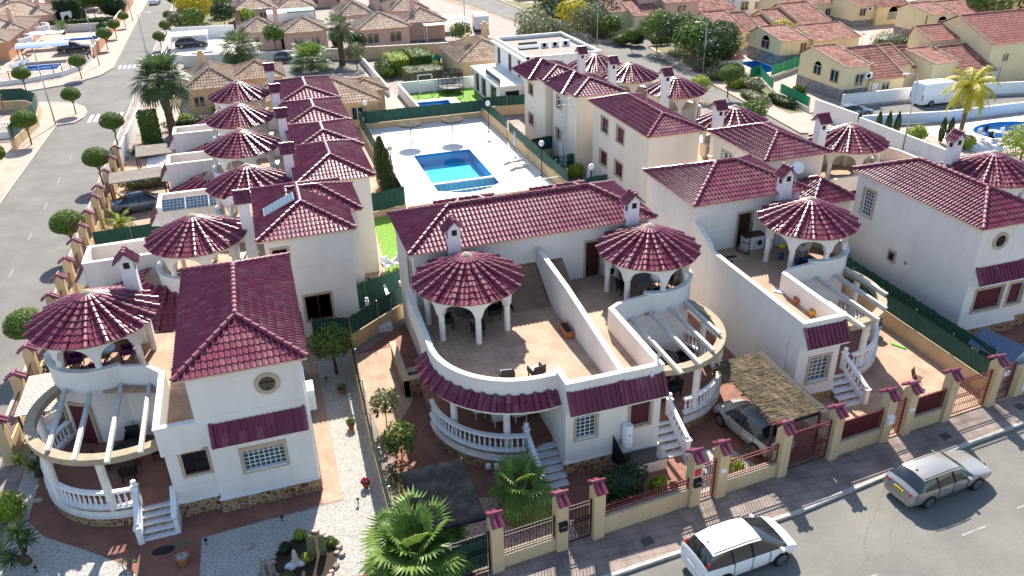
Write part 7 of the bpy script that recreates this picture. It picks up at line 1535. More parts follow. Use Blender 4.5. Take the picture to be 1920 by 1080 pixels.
bush('bright bush behind the long white wall',58.6,57.8,1.1,.8,1.5,160,'leaf_bright',600,.12); bush('second bright bush behind the long white wall',61.0,54.4,1.0,.8,1.4,161,'leaf_bright',600,.12); bush('low shrubs on the neighbour lawn below the mesh',7.6,43.6,.9,.5,.7,162,'leaf_olive',500,.09); bush('shrub in the poolside yard of the rear villas',24.9,60.2,.9,.7,1.3,163,'leaf_bright',500,.12)

for i,(x,y,rx,ry,h,lf,l) in enumerate(((55.2,80.2,1.3,2.2,1.3,'leaf_olive','grey green hedge mound on the east verge, near part'),(56.6,86.8,1.6,1.6,1.5,'leaf_mid','green mound beside the pool garden hut'),(54.6,91.0,1.3,1.8,1.3,'leaf_olive','grey green hedge mound on the east verge, far part'),(57.4,107.6,2.0,1.2,1.6,'leaf_mid','shrubs in front of the gabled villa garage, right one'),(51.6,116.8,1.6,1.6,1.8,'leaf_olive','olive shrub at the foot of the top road belt'),(60.5,110.6,2.0,1.4,1.8,'leaf_dark','dark shrubs in front of the tall pink villa'),(-4.5,144.6,2.2,1.0,1.3,'leaf_olive','olive shrubs behind the long white wall'),(-9.6,144.8,1.6,1.0,1.5,'leaf_yellow','yellowish shrub behind the long white wall'),(20.5,113.8,1.1,.8,1.1,'leaf_dark','low dark shrub before the beige wall gate'),(12.8,126.6,1.0,1.6,2.0,'leaf_dark','dark shrub between two pink bungalows'),(68.5,88.0,1.2,.8,1.4,'leaf_mid','shrub at the brown door of the yellow villa'),(63.0,97.8,1.5,1.0,1.2,'leaf_olive','shrubs below the left yellow villa window'),(75.0,86.6,1.6,.9,1.3,'leaf_dark','dark shrubs behind the big yellow gable'),(-6.5,101.8,1.4,.9,1.4,'leaf_dark','shrub behind the beige bungalow chimney wall'))): bush(l,x,y,rx,ry,h,230+i,lf,800,.15)

# ---------------------------------------------------------------- shelters, furniture and small things near the camera
def quadslab(mb,P,th=.06,mi=0,n=1,bulge=0,rg=None):
    A,B,C,D=[Vector(p) for p in P]; k=n; vs=[]
    for j in range(k+1):
        for i in range(k+1):
            u=i/k;v=j/k; p=(A*(1-u)+B*u)*(1-v)+(D*(1-u)+C*u)*v; z=-bulge*4*u*(1-u)*4*v*(1-v)*.25+(rg.gauss(0,.02) if rg and 0<i<k and 0<j<k else 0); vs.append((p.x,p.y,p.z+z))
    m=len(vs); vs+=[(v[0],v[1],v[2]-th) for v in vs]; fs=[]
    for j in range(k):
        for i in range(k): a=j*(k+1)+i; fs.append((a,a+1,a+k+2,a+k+1)); fs.append((m+a,m+a+k+1,m+a+k+2,m+a+1))
    for i in range(k):
        fs.append((i,m+i,m+i+1,i+1)); a=k*(k+1)+i; fs.append((a,a+1,m+a+1,m+a)); a=i*(k+1); fs.append((a,a+k+1,m+a+k+1,m+a)); a=i*(k+1)+k; fs.append((a,m+a,m+a+k+1,a+k+1))
    mb.add(vs,fs,mi)
t=thing('thatched_carport','brown reed thatched carport roof over the silver hatchback','carport',(19.9,25.0,0)); o=(19.9,25.0)
P=[(19.0-.1,27.7,2.45),(21.25,27.9,2.45),(21.3,22.95,2.42),(18.95,22.75,2.42)]
b=MB(); b.v=[]; rg=random.Random(4)
quadslab(b,[(p[0]-o[0],p[1]-o[1],p[2]) for p in P],.1,0,12,0,rg)
b.build('thatch','reed',t); b=MB()
for i in range(260): # loose reed ends along the edges and on top
    e=rg.randrange(4); a=Vector(P[e]);c=Vector(P[(e+1)%4]); p=a.lerp(c,rg.random())-Vector((o[0],o[1],0)); q=Vector((rg.uniform(-.22,.22),rg.uniform(-.05,.05),rg.uniform(-.06,.05))); b.beam(p,p+q,.012,.012)
for i in range(900):
    u=rg.random();v=rg.random(); p=(Vector(P[0])*(1-u)+Vector(P[1])*u)*(1-v)+(Vector(P[3])*(1-u)+Vector(P[2])*u)*v-Vector((o[0],o[1],0)); l=rg.uniform(.3,.8); b.beam(p+Vector((-l/2,rg.gauss(0,.02),.01)),p+Vector((l/2,rg.gauss(0,.02),.016)),.02,.012)
b.build('loose_reeds','reed',t)
b=MB(); quadslab(b,[(19.0-o[0],27.9-o[1],2.34),(21.75-o[0],28.1-o[1],2.34),(21.8-o[0],22.9-o[1],2.3),(19.0-o[0],22.7-o[1],2.3)],.02,0,4); b.build('shade_net','black',t)
for x,y in((18.85,27.6),(21.7,27.8),(18.95,23.0),(21.6,23.2)): b=MB(); b.box(x-o[0]-.05,y-o[1]-.05,0,x-o[0]+.05,y-o[1]+.05,2.35); b.build('post','wood_dark',t)
for y in(27.5,25.3,23.1): b=MB(); b.box(-1.05,y-o[1]-.04,2.2,1.85,y-o[1]+.04,2.3); b.build('rafter','wood_dark',t)
t=thing('shade_sail','dark shade netting stretched over posts beside the foreground fan palm','shade sail',(4.4,23.4,0)); b=MB(); o=(4.4,23.4); quadslab(b,[(2.95-o[0],25.3-o[1],2.3),(5.55-o[0],25.15-o[1],2.45),(5.6-o[0],21.6-o[1],2.3),(3.25-o[0],21.75-o[1],2.2)],.015,0,10,.14,random.Random(2)); b.build('netting','cloth_shade',t,True)
for x,y,z in((2.95,25.3,2.3),(5.55,25.15,2.45),(5.6,21.6,2.3),(3.25,21.75,2.2)): b=MB(); b.tube([(x-o[0],y-o[1],0),(x-o[0],y-o[1],z)],.03,6); b.build('post','wood',t)
mesh_fence('mesh_gate','iron driveway gate with green netting below the shade sail','' and [] or [(3.1,21.15),(5.5,21.3)],.1,1.85,'mesh_green',None,fringe=False)
span('driveway_gate','dark iron driveway gate under the shade sail, netting behind','gate',2.95,5.8,'gate',0,2.0,'dark_iron')
span('iron_railing','pinkish iron railing at the bottom edge beside the cactus bed','railing',-4.6,2.75,'wall',.3,1.2,yf=lambda x:21.95 if x<0 else 21.4)
# slatted carport at the left edge
t=thing('slatted_carport','white slatted carport roof at the left edge by the cone tower','carport',(-11.7,36.6,0)); b=MB()
for i in range(17): b.box(-1.2,-1.7+i*.205,2.25,.9,-1.7+i*.205+.15,2.3)
b.build('slats',mat('slat_beige',(.55,.48,.4),.7) and 'slat_beige',t)
for x in(-1.1,.8):
    for y in(-1.5,1.6): b=MB(); b.box(x-.04,y-.04,0,x+.04,y+.04,2.25); b.build('post','wood_dark',t)
# left street fence
LY=[34.7,38.4,41.0,44.2,46.9,49.5,52.0,55.0,57.6,60.2,63.4,65.6,69.4,73.0,76.0]
lx=lambda y:-13.55+(y-34.7)*.02
names=['the white slatted carport','the bougainvillea, nearer one','the bougainvillea, farther one','the grey cone roof shrub','the fenced strip before the gable','the pink gravel corner','the flowering climber','the climber and mesh wall','the cycads, nearest','the cycads, middle','the cycads, farthest','the blue grey saloon','the spiky hedge, near end','the spiky hedge, far end','the thatched lean-to']
for i,y in enumerate(LY): pillar(lx(y),y,R(90),'tiled pillar on the left street fence by '+names[i],2.3,'tiled pillars of the left street fence')
for i in range(len(LY)-1):
    y0,y1=LY[i],LY[i+1]; t=thing('street_wall','low ochre wall of the left street fence, next to '+names[i],'wall',(lx(y0),y0,0),R(90)-.02,'low walls of the left street fence'); L=y1-y0; b=MB(); b.box(.24,-.1,0,L-.24,.1,.85); b.build('masonry','wall_ochre',t)
    b=MB(); 
    for k in range(int(L/.16)): b.box(.3+k*.16-.01,-.01,.85,.3+k*.16+.01,.01,1.7)
    b.box(.24,-.02,1.6,L-.24,.02,1.64); b.build('railing','red_iron',t)
b=thing('garden_wall','white wall section at the street behind the thatched lean-tos','wall',(-13.0,76.2,0)); q=MB(); q.pathwall([(0,0),(.3,9),(.6,20)],.2,0,1.5); q.build('masonry','wall_clean',b)
def leanto(label,P,z,m='reed_grey'):
    o=P[0]; t=thing('thatched_lean_to',label,'carport',(o[0],o[1],0)); b=MB(); quadslab(b,[(p[0]-o[0],p[1]-o[1],z) for p in P],.08,0,6,0,random.Random(3)); b.build('thatch',m,t)
    for p in P: q=MB(); q.box(p[0]-o[0]-.05,p[1]-o[1]-.05,0,p[0]-o[0]+.05,p[1]-o[1]+.05,z-.08); q.build('post','wood_dark',t)
leanto('grey reed lean-to over the left row car, nearer one',[(-12.5,68.9),(-8.6,69.2),(-8.0,66.5),(-12.2,66.1)],2.45)
leanto('grey reed lean-to beyond the spiky hedge, farther one',[(-11.1,76.0),(-8.5,75.9),(-7.8,72.8),(-10.8,72.7)],2.4)
mesh_fence('mesh_fence','dark blue green mesh above ochre wall across a left row front garden',[(-12.4,57.0),(-7.6,57.2)],1.1,2.1,'mesh_green','wall_cream',fringe=False)
sheet('yard_light_paving',[(-10.8,76.2),(-7.2,76.2),(-7.2,80.5),(-10.8,80)],.02,'pool_deck')
# tower furniture
def set_(label,x,y,z,n,r=.62,ch='wicker',top='glass_dark',cl=None,rz0=0,cush=None):
    r*=1.12; round_table('round_table',label,x,y,z,r,top=top)
    for k in range(n):
        a=rz0+2*PI*k/n; armchair('garden_chair',cl[k],x+(r+.42)*cos(a),y+(r+.42)*sin(a),z,a-PI/2,ch,cush,group='chairs round the table, '+label[:28])
pos4=['on the camera side','on the right side','on the far side','on the left side']
set_('round dark glass table under the cone roof of the curved balcony',8.35,33.5,3.7,4,.7,cl=['black wicker chair %s of the curved balcony table'%p for p in ('on the right','on the far side','on the left','on the near side')])
set_('round blue reflecting glass table under the cone roof of the right twin',18.0,33.7,3.7,4,.72,'black','glass_blue',cl=['black chair %s of the blue glass table'%p for p in ('on the right','on the far side','on the left','on the near side')])
set_('glass table with blue cloth under the near left cone roof',-8.9,35.9,3.7,4,.6,mat('purple_cloth',(.16,.03,.12),.8) and 'purple_cloth','glass_blue',cl=['purple chair %s of the table in the near left tower'%p for p in ('on the right','on the far side','on the left','on the near side')])
set_('dark round table on the low curved terrace of the corner villa',-7.9,31.6,.9,4,.65,'black','black',cl=['black chair %s of the dark terrace table'%p for p in ('on the right','on the far side','on the left','on the near side')])
round_table('bistro_table','small mosaic topped table by the pergola of the right twin',16.0,27.9,.9,.45,top='marble'); armchair('garden_chair','dark slatted chair beside the mosaic topped table',16.9,28.0,.9,R(-80),'black')
set_('dark table under the right twin pergola',17.6,30.2,.9,3,.6,'black','glass_dark',cl=['dark chair %s of the pergola table'%p for p in ('right','at the back','left')])
t=thing('dining_table','long pale table in the shaded porch below the curved balcony','table',(8.7,29.4,1.0)); b=MB(); b.box(-.9,-.5,.7,.9,.5,.75); b.build('tabletop','steel',t)
for sx in(-.8,.8):
    for sy in(-.4,.4): b=MB(); b.box(sx-.03,sy-.03,0,sx+.03,sy+.03,.7); b.build('leg','steel',t)
for i,(dx,dy,rz,l) in enumerate(((-.5,-.8,180,'pale chair at the near left of the porch table'),(.5,-.8,180,'pale chair at the near right of the porch table'),(1.2,.1,-90,'pale folding chair at the right end of the porch table'),(-1.2,.1,90,'pale chair at the left end of the porch table'))): armchair('porch_chair',l,8.7+dx,29.4+dy,1.0,R(rz),'coping')
armchair('lounge_chair','left black wicker seat with pale cushion on the curved balcony',8.45,27.95,3.7,R(170),'wicker','cushion'); armchair('lounge_chair','right black wicker seat with pale cushion on the curved balcony',9.75,27.75,3.7,R(190),'wicker','cushion')
for x,y,a,l in((7.6,27.7,R(-15),'short white rail lying left of the two wicker seats'),(10.5,27.55,R(15),'short grey rail lying right of the two wicker seats')):
    t=MB(); t.beam((x-.3*cos(a),y-.3*sin(a),4.15),(x+.3*cos(a),y+.3*sin(a),4.2),.06,.04); t.box(x-.02,y-.02,3.7,x+.02,y+.02,4.15); tag(t.build('side_tray','coping'),l,'side table')
t=thing('planter_box','long dark planter box against the dividing wall','planter',(12.42,30.9,3.7),R(-2)); b=MB(); b.box(-.2,-.5,0,.2,.5,.04); b.box(-.2,-.5,0,-.16,.5,.36); b.box(.16,-.5,0,.2,.5,.36); b.box(-.16,-.5,0,.16,-.46,.36); b.box(-.16,.46,0,.16,.5,.36); b.build('trough','terracotta_pot',t); b=MB(); b.box(-.16,-.46,.04,.16,.46,.3); b.build('soil','soil',t)
# washing machine and clutter on the right roof terrace
for x,l in((26.55,'white washing machine with round door on the roof terrace'),):
    t=thing('washing_machine',l,'washing machine',(x,36.2,3.7)); b=MB(); b.box(-.3,-.3,0,.3,.3,.85); b.build('case','white_paint',t); b=MB(); b.tube([(-.02,-.3,.42),(-.02,-.33,.42)],.2,20); b.build('door_ring','steel',t); b=MB(); b.tube([(-.02,-.32,.42),(-.02,-.345,.42)],.14,18); b.build('door_glass','glass_dark',t); b=MB(); b.box(-.28,-.31,.72,.28,-.3,.83); b.build('control_panel','cushion',t)
t=thing('kitchen_unit','low white unit left of the washing machine','cabinet',(25.9,36.2,3.7)); b=MB(); b.box(-.3,-.28,0,.3,.28,.82); b.build('case','white_paint',t); b=MB(); b.box(-.36,-.32,.82,.98,.3,.88); b.build('worktop','wood_dark',t)
t=thing('iron_gate','open iron grille gate beside the terrace door of the thatch villa','gate',(25.1,36.1,3.7),R(-62)); b=MB(); b.box(0,-.02,0,.05,.02,2.05); b.box(.8,-.02,0,.85,.02,2.05)
for z in(.02,.68,1.35,2.0): b.box(0,-.02,z,.85,.02,z+.04)
for k in range(1,8): b.box(k*.105-.008,-.01,.05,k*.105+.008,.01,2.0)
b.build('frame','dark_iron',t)
armchair('lounge_chair','white plastic chair under the cone roof of the thatch villa',28.4,34.4,3.7,R(200),'coping')
def heap(name,label,cat,x,y,z,parts):
    t=thing(name,label,cat,(x,y,z)); 
    for nm,m,els in parts:
        b=MB()
        for e in els: ellipsoid(b,*e,8)
        b.build(nm,m,t,True)
mat('cloth_blue',(.05,.09,.2),.9); mat('cloth_dark',(.02,.025,.035),.9); mat('cloth_lime',(.5,.6,.02),.8)
heap('clothes_heap','heap of dark blue clothes and bags behind the tower columns','clothes',27.6,33.1,3.7,[('cloth','cloth_dark',[(0,0,.2,.5,.4,.3),(.5,.2,.15,.35,.35,.25)]),('top_layer','cloth_blue',[(.15,-.05,.42,.35,.28,.12),(-.3,.2,.3,.25,.2,.15)]),('white_item','cushion',[(.3,-.2,.45,.12,.2,.06)])])
heap('bag','dark round bag at the foot of the second tower column','bag',26.5,32.4,3.7,[('bag_body','cloth_dark',[(0,0,.25,.28,.25,.28)])])
heap('cleaning_things','yellow duster and bucket by the tower column','cleaning things',26.9,34.3,3.7,[('duster','cloth_lime',[(0,0,.9,.3,.12,.07),(.1,.05,.75,.22,.1,.06)]),('bucket','cloth_blue',[(0,0,.2,.18,.18,.25)]),('stick','steel',[(0,0,.5,.02,.02,.5)])])
heap('dog','black dog lying on the roof terrace near the dividing wall','dog',23.6,34.9,3.7,[('body','black',[(0,0,.15,.34,.2,.16),(.3,-.16,.12,.16,.12,.1),(-.32,.12,.06,.18,.05,.04)])])
t=MB(); t.box(24.15,35.4,3.7,24.75,35.62,3.73); tag(t.build('doormat','black'),'dark narrow mat on the roof terrace','mat')
t=MB(); t.beam((24.4,31.2,3.74),(25.0,30.4,3.74),.45,.02); tag(t.build('flat_paper','cushion'),'pale flat sheet lying on the sunny roof terrace','sheet')
for y,l,m in((29.6,'small round pot with brown rim at the parapet, farther one','terracotta_pot'),(28.3,'yellow round pot at the parapet, nearer one','pot_yellow')):
    if m=='pot_yellow': mat('pot_yellow',(.6,.32,.03),.5)
    t=thing('garden_pot',l,'pot',(24.6,y,3.7)); b=MB(); b.lathe(0,0,[(.1,0),(.19,.12),(.2,.22),(.16,.3),(.18,.33),(.15,.33),(.13,.25),(0,.25)],14,cap=False); b.build('bowl',m,t,True)
t=thing('wall_lantern','small wrought lantern standing on the parapet corner','lantern',(14.55,25.55,4.9)); b=MB(); b.lathe(0,0,[(.07,0),(.03,.05),(.03,.15),(.09,.18),(.1,.34),(.05,.42),(0,.47)],8); b.build('lamp','steel',t)
# water heater, box and board before the middle block
t=thing('water_heater','white cylindrical water heater on the wall under the red lattice window','water heater',(13.05,25.1,1.05)); b=MB(); b.lathe(0,0,[(.2,0),(.24,.04),(.24,1.12),(.2,1.2),(.0,1.22)],20); b.build('tank','white_paint',t,'auto'); b=MB(); b.box(-.03,-.26,.75,.03,-.23,.8); b.build('badge','black',t)
t=thing('storage_bench','low stone bench with dark slab top beside the right steps','bench',(13.9,24.6,0)); b=MB(); b.box(-.75,-.35,0,.75,.35,.62); b.build('base','coping',t); b=MB(); b.box(-.8,-.4,.62,.8,.4,.68); b.build('slab','glass_dark',t)
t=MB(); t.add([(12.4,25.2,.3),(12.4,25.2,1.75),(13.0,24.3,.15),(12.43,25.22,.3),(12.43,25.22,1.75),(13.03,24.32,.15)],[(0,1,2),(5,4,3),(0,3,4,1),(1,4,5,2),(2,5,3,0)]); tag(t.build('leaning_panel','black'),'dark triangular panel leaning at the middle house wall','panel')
t=thing('floodlight','small white floodlight under the tiled canopy of the middle block','lamp',(11.95,25.15,3.35)); b=MB(); b.box(-.1,-.14,0,.1,.0,.12); b.build('housing','white_paint',t)
t=thing('wall_lamp','oval lamp on the parapet of the middle block','lamp',(14.15,25.27,4.5)); b=MB(); ellipsoid(b,0,0,0,.1,.06,.16,10); b.build('shade','coping',t,True)
# pots and lights on the gravel
plant_pot(1.7,31.9,0,.17,.26,'small terracotta pot with green plant on the white gravel','leaf_mid',.22)
plant_pot(1.72,27.5,0,.14,.22,'terracotta pot with crimson plant on the white gravel','flower_red',.2)
plant_pot(1.65,35.0,0,.2,.28,'terracotta pot below the citrus tree','leaf_olive',.22)
for x,y,l in((-5.75,25.6,'right large pot with white rimmed gravel before the steps'),(-7.75,25.3,'left large pot with white rimmed gravel before the steps')):
    t=thing('potted_palm',l,'plant',(x,y,0)); b=MB(); b.lathe(0,0,[(.17,0),(.24,.32),(.27,.33),(.27,.4),(.23,.4),(.22,.36)],16,cap=False); b.build('pot','terracotta_pot',t,'auto'); b=MB(); b.lathe(0,0,[(0,.37),(.22,.37)],16,cap=False); b.v=[(v[0],v[1],v[2]) for v in b.v]; b.build('gravel','gravel_white',t); q=MB(); q.tube([(0,0,.36),(-.02,.05,.9)],.02,5); q.build('stem','bark',t); q=MB()
    for hx,hy,hz in((-.02,.05,.95),(.25,.2,.8)):
        for i in range(26): a=i*2.4; el=1.2-1.6*i/26; d=Vector((cos(a)*cos(el),sin(a)*cos(el),sin(el))); s_=Vector((-sin(a),cos(a),0))*.012; p=Vector((hx,hy,hz)); q.add([p,p+d*.12-s_,p+d*.26-Vector((0,0,.03)),p+d*.12+s_],[(0,1,2,3)],0,.3)
    q.build('foliage','leaf_olive',t)
for i,(x,y,l) in enumerate(((-12.4,29.6,'stake light near the yellow green bush'),(-11.2,27.0,'stake light at the gravel edge left of the steps path'),(-10.0,26.0,'stake light at the lower left gravel edge'),(-8.8,25.3,'stake light nearest the left pot'),(-4.9,26.3,'stake light at the gravel step corner'),(-1.9,26.6,'stake light in the shade below the block window'),(1.25,26.6,'stake light on sunny gravel by the crimson pot'),(1.0,36.3,'stake light near the citrus trunk'))):
    t=thing('stake_light',l,'garden light',(x,y,0),0,'black stake lights in the gravel'); b=MB(); b.lathe(0,0,[(.02,0),(.02,.18),(.07,.26),(.08,.3),(0,.32)],8); b.build('lamp','black',t)
t=MB(); t.prism([(-6.55+.45*cos(a*.35),26.55+.24*sin(a*.35)) for a in range(18)],.014,.03); tag(t.build('doormat','black'),'dark oval mat at the foot of the corner villa steps','mat')
for i,(x,y,l) in enumerate(((-3.3,25.6,'flat boulder on shaded gravel near the block window'),(-4.3,24.3,'small boulder on shaded gravel beside the path'),(-11.9,31.4,'pale boulder behind the yellow green bush'))):
    t=MB(); ellipsoid(t,x,y,.05,.22,.15,.1,8); tag(t.build('boulder','edging',None,True),l,'rock')
# right yard: dining chair, toy car, shed
t=thing('folding_chair','folding chair standing alone on the sunlit terracotta yard','chair',(29.6,25.7,0),R(30)); b=MB(); b.box(-.22,-.2,.42,.22,.2,.45); b.build('seat','wood_dark',t); b=MB(); b.beam((0,.2,.5),(0,.32,.88),.44,.03); b.build('backrest','wood_dark',t); b=MB()
for s in(-.2,.2): b.tube([(s,-.25,0),(s,.25,.6)],.014,5); b.tube([(s,.25,0),(s,-.2,.44)],.014,5)
b.build('frame','steel',t)
heap('covered_bike','jumbled bike and washing behind the right terrace balustrade','bicycle',30.9,30.4,0,[('cover','cloth_blue',[(0,0,.8,.4,.3,.25),(.2,.1,1.0,.25,.2,.15)]),('frame','black',[(0,0,.4,.45,.12,.35)]),('tag','cushion',[(.15,-.2,.6,.14,.05,.1)])])
mat('plastic_green',(.1,.42,.03),.6); t=MB(); t.beam((31.2,29.3,.04),(31.55,28.6,.04),.16,.04); tag(t.build('green_board','plastic_green'),'small bright green board on the yard by the green mesh','toy')
t=thing('garden_shed','grey garden shed with blue grey pitched roof beside the side villa','shed',(34.0,25.1,0),R(10)); b=MB(); b.box(-.9,-1.0,0,.9,1.0,1.7); b.add([(-.9,-1,1.7),(.9,-1,1.7),(0,-1,2.2),(-.9,1,1.7),(.9,1,1.7),(0,1,2.2)],[(0,1,2),(5,4,3)]); b.build('walls','cushion',t)
for s in(-1,1): b=MB(); b.add([(0,-1.15,2.26),(s*1.08,-1.15,1.66),(s*1.08,1.15,1.66),(0,1.15,2.26),(0,-1.15,2.21),(s*1.08,-1.15,1.61),(s*1.08,1.15,1.61),(0,1.15,2.21)],[(0,1,2,3),(7,6,5,4),(0,4,5,1),(2,6,7,3),(1,5,6,2)] if s<0 else [(3,2,1,0),(4,5,6,7),(1,5,4,0),(3,7,6,2),(2,6,5,1)]); b.build('roof_panel',mat('shed_roof',(.1,.13,.2),.6) and 'shed_roof',t)
# upper yard between fences: planters, white balustrade stairs of the second villa
t=thing('garden_stairs','white balustraded steps down from the gable end terrace','stairs',(4.9,41.2,0)); b=MB(); b.box(-.9,0,0,.6,3,.75); b.build('terrace','floor_red',t)
for x,y in((-.8,0),(.5,.1),(.55,2.4)): b=MB(); b.box(x-.1,y-.1,0,x+.1,y+.1,1.75); b.lathe(x,y,[(.05,1.75),(.12,1.85),(.1,1.97),(0,2.02)],8); b.build('newel','white_paint',t)
b=MB(); b.beam((.5,.1,1.6),(.55,2.4,1.6),.16,.1); b.build('handrail','white_paint',t); b=MB(); b.box(-.7,-.9,0,.4,0,.4); b.build('steps','marble',t)
t=MB(); t.box(6.2,41.9,0,6.55,42.25,2.2); tag(t.build('gate_post',mat('post_pink',(.6,.45,.45),.8) and 'post_pink'),'lone pale pink post between the green mesh lines','post')
t=thing('planter_box','square orange planter with dark shrub behind the gable end','planter',(4.6,44.2,.0)); b=MB(); b.box(-.5,-.3,0,.5,.3,1.1); b.build('box','wall_orange',t); b=MB(); blob_leaves(b,0,0,1.4,.5,.35,.4,260,.08,3); b.build('foliage','leaf_dark',t)
for x,y,r,l in((6.4,48.2,20,'white plastic lawn chair on the narrow lawn, left one'),(7.2,48.4,-40,'white plastic lawn chair on the narrow lawn, right one')): armchair('lawn_chair',l,x,y,0,R(r),'white_paint',group='white lawn chairs')
# lamp posts
def street_lamp(label,x,y,h=7.6,arm=1.2,az=0,z=0):
    t=thing('street_lamp',label,'street lamp',(x,y,z),az); b=MB(); b.tube([(0,0,0),(0,0,h)],.085,8,r1=.05); b.build('pole','steel',t,True); b=MB(); b.tube([(0,0,h-.1),(arm*.4,0,h+.12),(arm,0,h+.15)],.035,6); b.build('arm','steel',t,True); b=MB(); ellipsoid(b,arm+.2,0,h+.14,.38,.15,.08,10); b.build('lamp_head','white_paint',t,True)
street_lamp('tall street lamp at the curved left corner, nearer one',-21.3,96.0,8.0,az=0); street_lamp('tall street lamp by the orange wall, farther one',-20.5,127.1,7.5); street_lamp('tall street lamp near the left street end',-19.4,166,7.5); street_lamp('street lamp beside the golden palm at the long white wall',54.5,55.0,7.2,az=R(180)); street_lamp('street lamp by the east road shrubs',53.5,88.4,6.4,az=R(180)); street_lamp('street lamp at the east junction',48.6,110.2,6.8,az=0); street_lamp('street lamp in front of the pink bungalows',.9,119.5,7.0); street_lamp('street lamp with globe before the white awning house',30.3,116,7.0)
street_lamp('lamp post beyond the left row on the right pavement',-13.6,123,7.0)
t=thing('utility_pole','dark wooden pole between the yellow houses','pole',(79.5,81.2,0)); b=MB(); b.tube([(0,0,0),(.3,0,6.4)],.12,8,r1=.08); b.build('shaft','wood_dark',t,True)
# lawn play things of the modern house
t=thing('trampoline','netted round trampoline on the artificial lawn','trampoline',(22.1,92.6,.03)); b=MB(); b.lathe(0,0,[(1.35,.7),(1.5,.72),(1.5,.78),(1.35,.8)],24,cap=False); b.lathe(0,0,[(0,.75),(1.35,.75)],24,cap=False); b.build('bed','black',t); b=MB(); b.lathe(0,0,[(1.5,1.6),(1.5,2.5)],24,cap=False); b.build('net',meshmat('net_black',(.01,.01,.012),.5) or 'net_black',t)
for k in range(6): a=k*PI/3; b=MB(); b.tube([(1.5*cos(a),1.5*sin(a),0),(1.5*cos(a),1.5*sin(a),2.5)],.03,6); b.build('pole','black',t)
t=thing('swing_frame','white metal play frame left of the trampoline','play frame',(18.3,93.2,.03)); b=MB()
for x in(0,1.7): b.tube([(x,-.8,0),(x,0,2.2),(x,.8,0)],.04,6)
b.tube([(0,0,2.2),(1.7,0,2.2)],.04,6); b.tube([(0,-.8,1.5),(1.7,-.8,1.5)],.03,6); b.build('frame','white_paint',t)
t=thing('garden_storage','small green shed by the clipped round bush','shed',(23.3,105.2,0)); b=MB(); b.box(-.5,-.5,0,.5,.5,1.5); b.add([(-.6,-.6,1.5),(.6,-.6,1.5),(.6,.6,1.5),(-.6,.6,1.5),(0,0,2.1)],[(0,1,4),(1,2,4),(2,3,4),(3,0,4)]); b.build('body',mat('green_plastic',(.02,.25,.14),.5) and 'green_plastic',t)
t=thing('wooden_pergola','wooden slatted pergola in the corner garden at left','pergola',(-31.5,101.5,0)); b=MB()
for i in range(9): b.beam((-3+i*.8,-1.2,2.3),(-2.6+i*.8,1.4,2.3),.09,.12)
b.box(-3.2,-1.2,2.1,3.8,-1.05,2.25); b.box(-2.9,1.2,2.1,4.2,1.35,2.25); b.build('slats','wood',t)
for x,y in((-3,-1.1),(3.6,-1.1),(-2.8,1.3),(4,1.3)): b=MB(); b.box(x-.07,y-.07,0,x+.07,y+.07,2.1); b.build('post','wood',t)
t=thing('stacked_chairs','white garden chairs and tables beside the upper left pool','garden furniture',(-31.6,129,0)); b=MB(); rg=random.Random(2)
for i in range(8): x,y=rg.uniform(-1.6,1.4),rg.uniform(-2.4,2.4); b.box(x-.25,y-.25,.4,x+.25,y+.25,.45); b.box(x-.25,y+.22,.4,x+.25,y+.26,.9)
b.build('frames','white_paint',t)
t=thing('patio_table','closed parasol and table in the lower poolside yard','parasol',(24.7,56.9,0)); b=MB(); b.lathe(0,0,[(.06,.5),(.22,.8),(.16,1.6),(.04,2.3)],9); b.tube([(0,0,0),(0,0,.6)],.03,6); b.build('folded_cloth','cushion',t)
t=thing('garden_set','round table with white chairs by the golden palm','garden furniture',(65.6,55.6,0)); b=MB(); b.lathe(0,0,[(.6,.7),(.6,.74)],16); b.tube([(0,0,0),(0,0,.7)],.05,6); b.build('tabletop','steel',t)
for a in range(5): an=a*1.257; b=MB(); x,y=1.1*cos(an),1.1*sin(an); b.box(x-.25,y-.25,.4,x+.25,y+.25,.45); b.box(x-.25,y+.2,.4,x+.25,y+.25,.9); b.build('seat','black' if a%2 else 'white_paint',t)

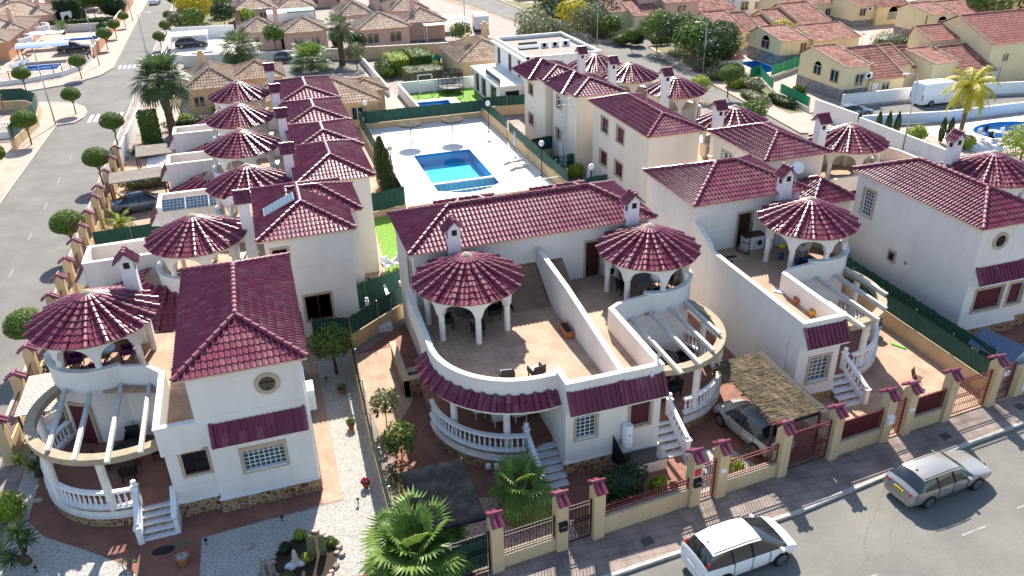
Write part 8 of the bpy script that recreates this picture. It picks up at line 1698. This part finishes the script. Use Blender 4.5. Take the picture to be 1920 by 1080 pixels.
# hut, aerials, covers, stains
t=thing('garden_hut','small cream hut with red tiled top beside the turquoise pool','hut',(57.6,88.6,0)); b=MB(); b.box(-1.1,-.9,0,1.1,.9,1.7); b.build('walls','wall_cream',t); b=MB(); tile_face(b,[(-1.3,-1.1,1.75),(1.3,-1.1,1.75),(1.3,1.1,2.1),(-1.3,1.1,2.1)],lod=1,pitch=.34,row=.48); b.build('roof','tile_red',t)
def aerial(label,x,y,z,h=1.6):
    t=thing('tv_aerial',label,'aerial',(x,y,z),R((x*37)%90)); b=MB(); b.tube([(0,0,0),(0,0,h)],.025,5); b.build('mast','steel',t); b=MB(); b.tube([(-.5,0,h-.1),(.6,0,h-.1)],.015,4)
    for k in range(6): b.tube([(-.45+k*.18,-.22,h-.1),(-.45+k*.18,.22,h-.1)],.01,4)
    b.build('elements','steel',t)
aerial('tv aerial on the ridge of the beige bungalow by the palm',-4.6,97,4.2); aerial('tv aerial above the left brick bungalow roof',19.6,127.5,4.3); aerial('tv aerial on the large red tiled upper storey',86,77.2,6.8); aerial('tv aerial on the yellow villa nearest the white van',67,76.9,4.4); aerial('tv aerial above the cream villa facing the pool',27.8,53.5,7.7)
def cover(name,label,P,m,cat):
    b=MB(); b.prism(P,0,.008); tag(b.build(name,m),label,cat)
def disc(x,y,r,z,n=18): return [(x+r*cos(2*PI*k/n),y+r*sin(2*PI*k/n)) for k in range(n)]
mat('cast_iron',(.09,.085,.08),.7,metal=.3,bump=.4,bscale=30)
for x,y,l in((11.9,20.6,'square utility cover in the pavement before the hedge wall'),(27.9,21.9,'square utility cover in the pavement by the red spiked railing'),(33.0,22.5,'dark square drain cover in the sunny pavement')):
    b=MB(oz=.004); b.prism([(x-.25,y-.2),(x+.25,y-.16),(x+.23,y+.24),(x-.27,y+.2)],0,.008); tag(b.build('drain_cover','cast_iron'),l,'drain cover')

bush('small grassy clump behind the low ochre wall, left of the red box',13.7,23.2,.4,.35,.55,301,'leaf_bright',300,.1,core=False)
bush('yellow green spiky plant behind the low pink railing',17.4,23.0,.35,.35,.8,302,'leaf_bright',320,.1,core=False)
bush('low shrub at the foot of the right twin terrace wall',18.9,24.0,.4,.4,.5,303,'leaf_olive',260,.08)
bush('small weeds along the paved side yard mesh fence',3.0,26.6,.25,1.6,.35,304,'leaf_olive',420,.07,core=False)
for x,l in((7.05,'left white meter plate on the stone base of the curved terrace'),(7.4,'right white meter plate on the stone base of the curved terrace')):
    b=MB(); b.box(x-.1,26.62-(x-7)*.35-.12,.3,x+.1,26.62-(x-7)*.35+.1,.5); tag(b.build('meter_plate','white_paint'),l,'meter plate')
for x,y,z0,z1,l in((22.44,27.2,0,3.6,'white drainpipe on the long side wall of the thatch villa'),(10.13,30.8,0,3.2,'drainpipe in the corner of the curved porch')):
    b=MB(); b.tube([(x,y,z0),(x,y,z1)],.045,8); tag(b.build('drainpipe','coping'),l,'drainpipe')
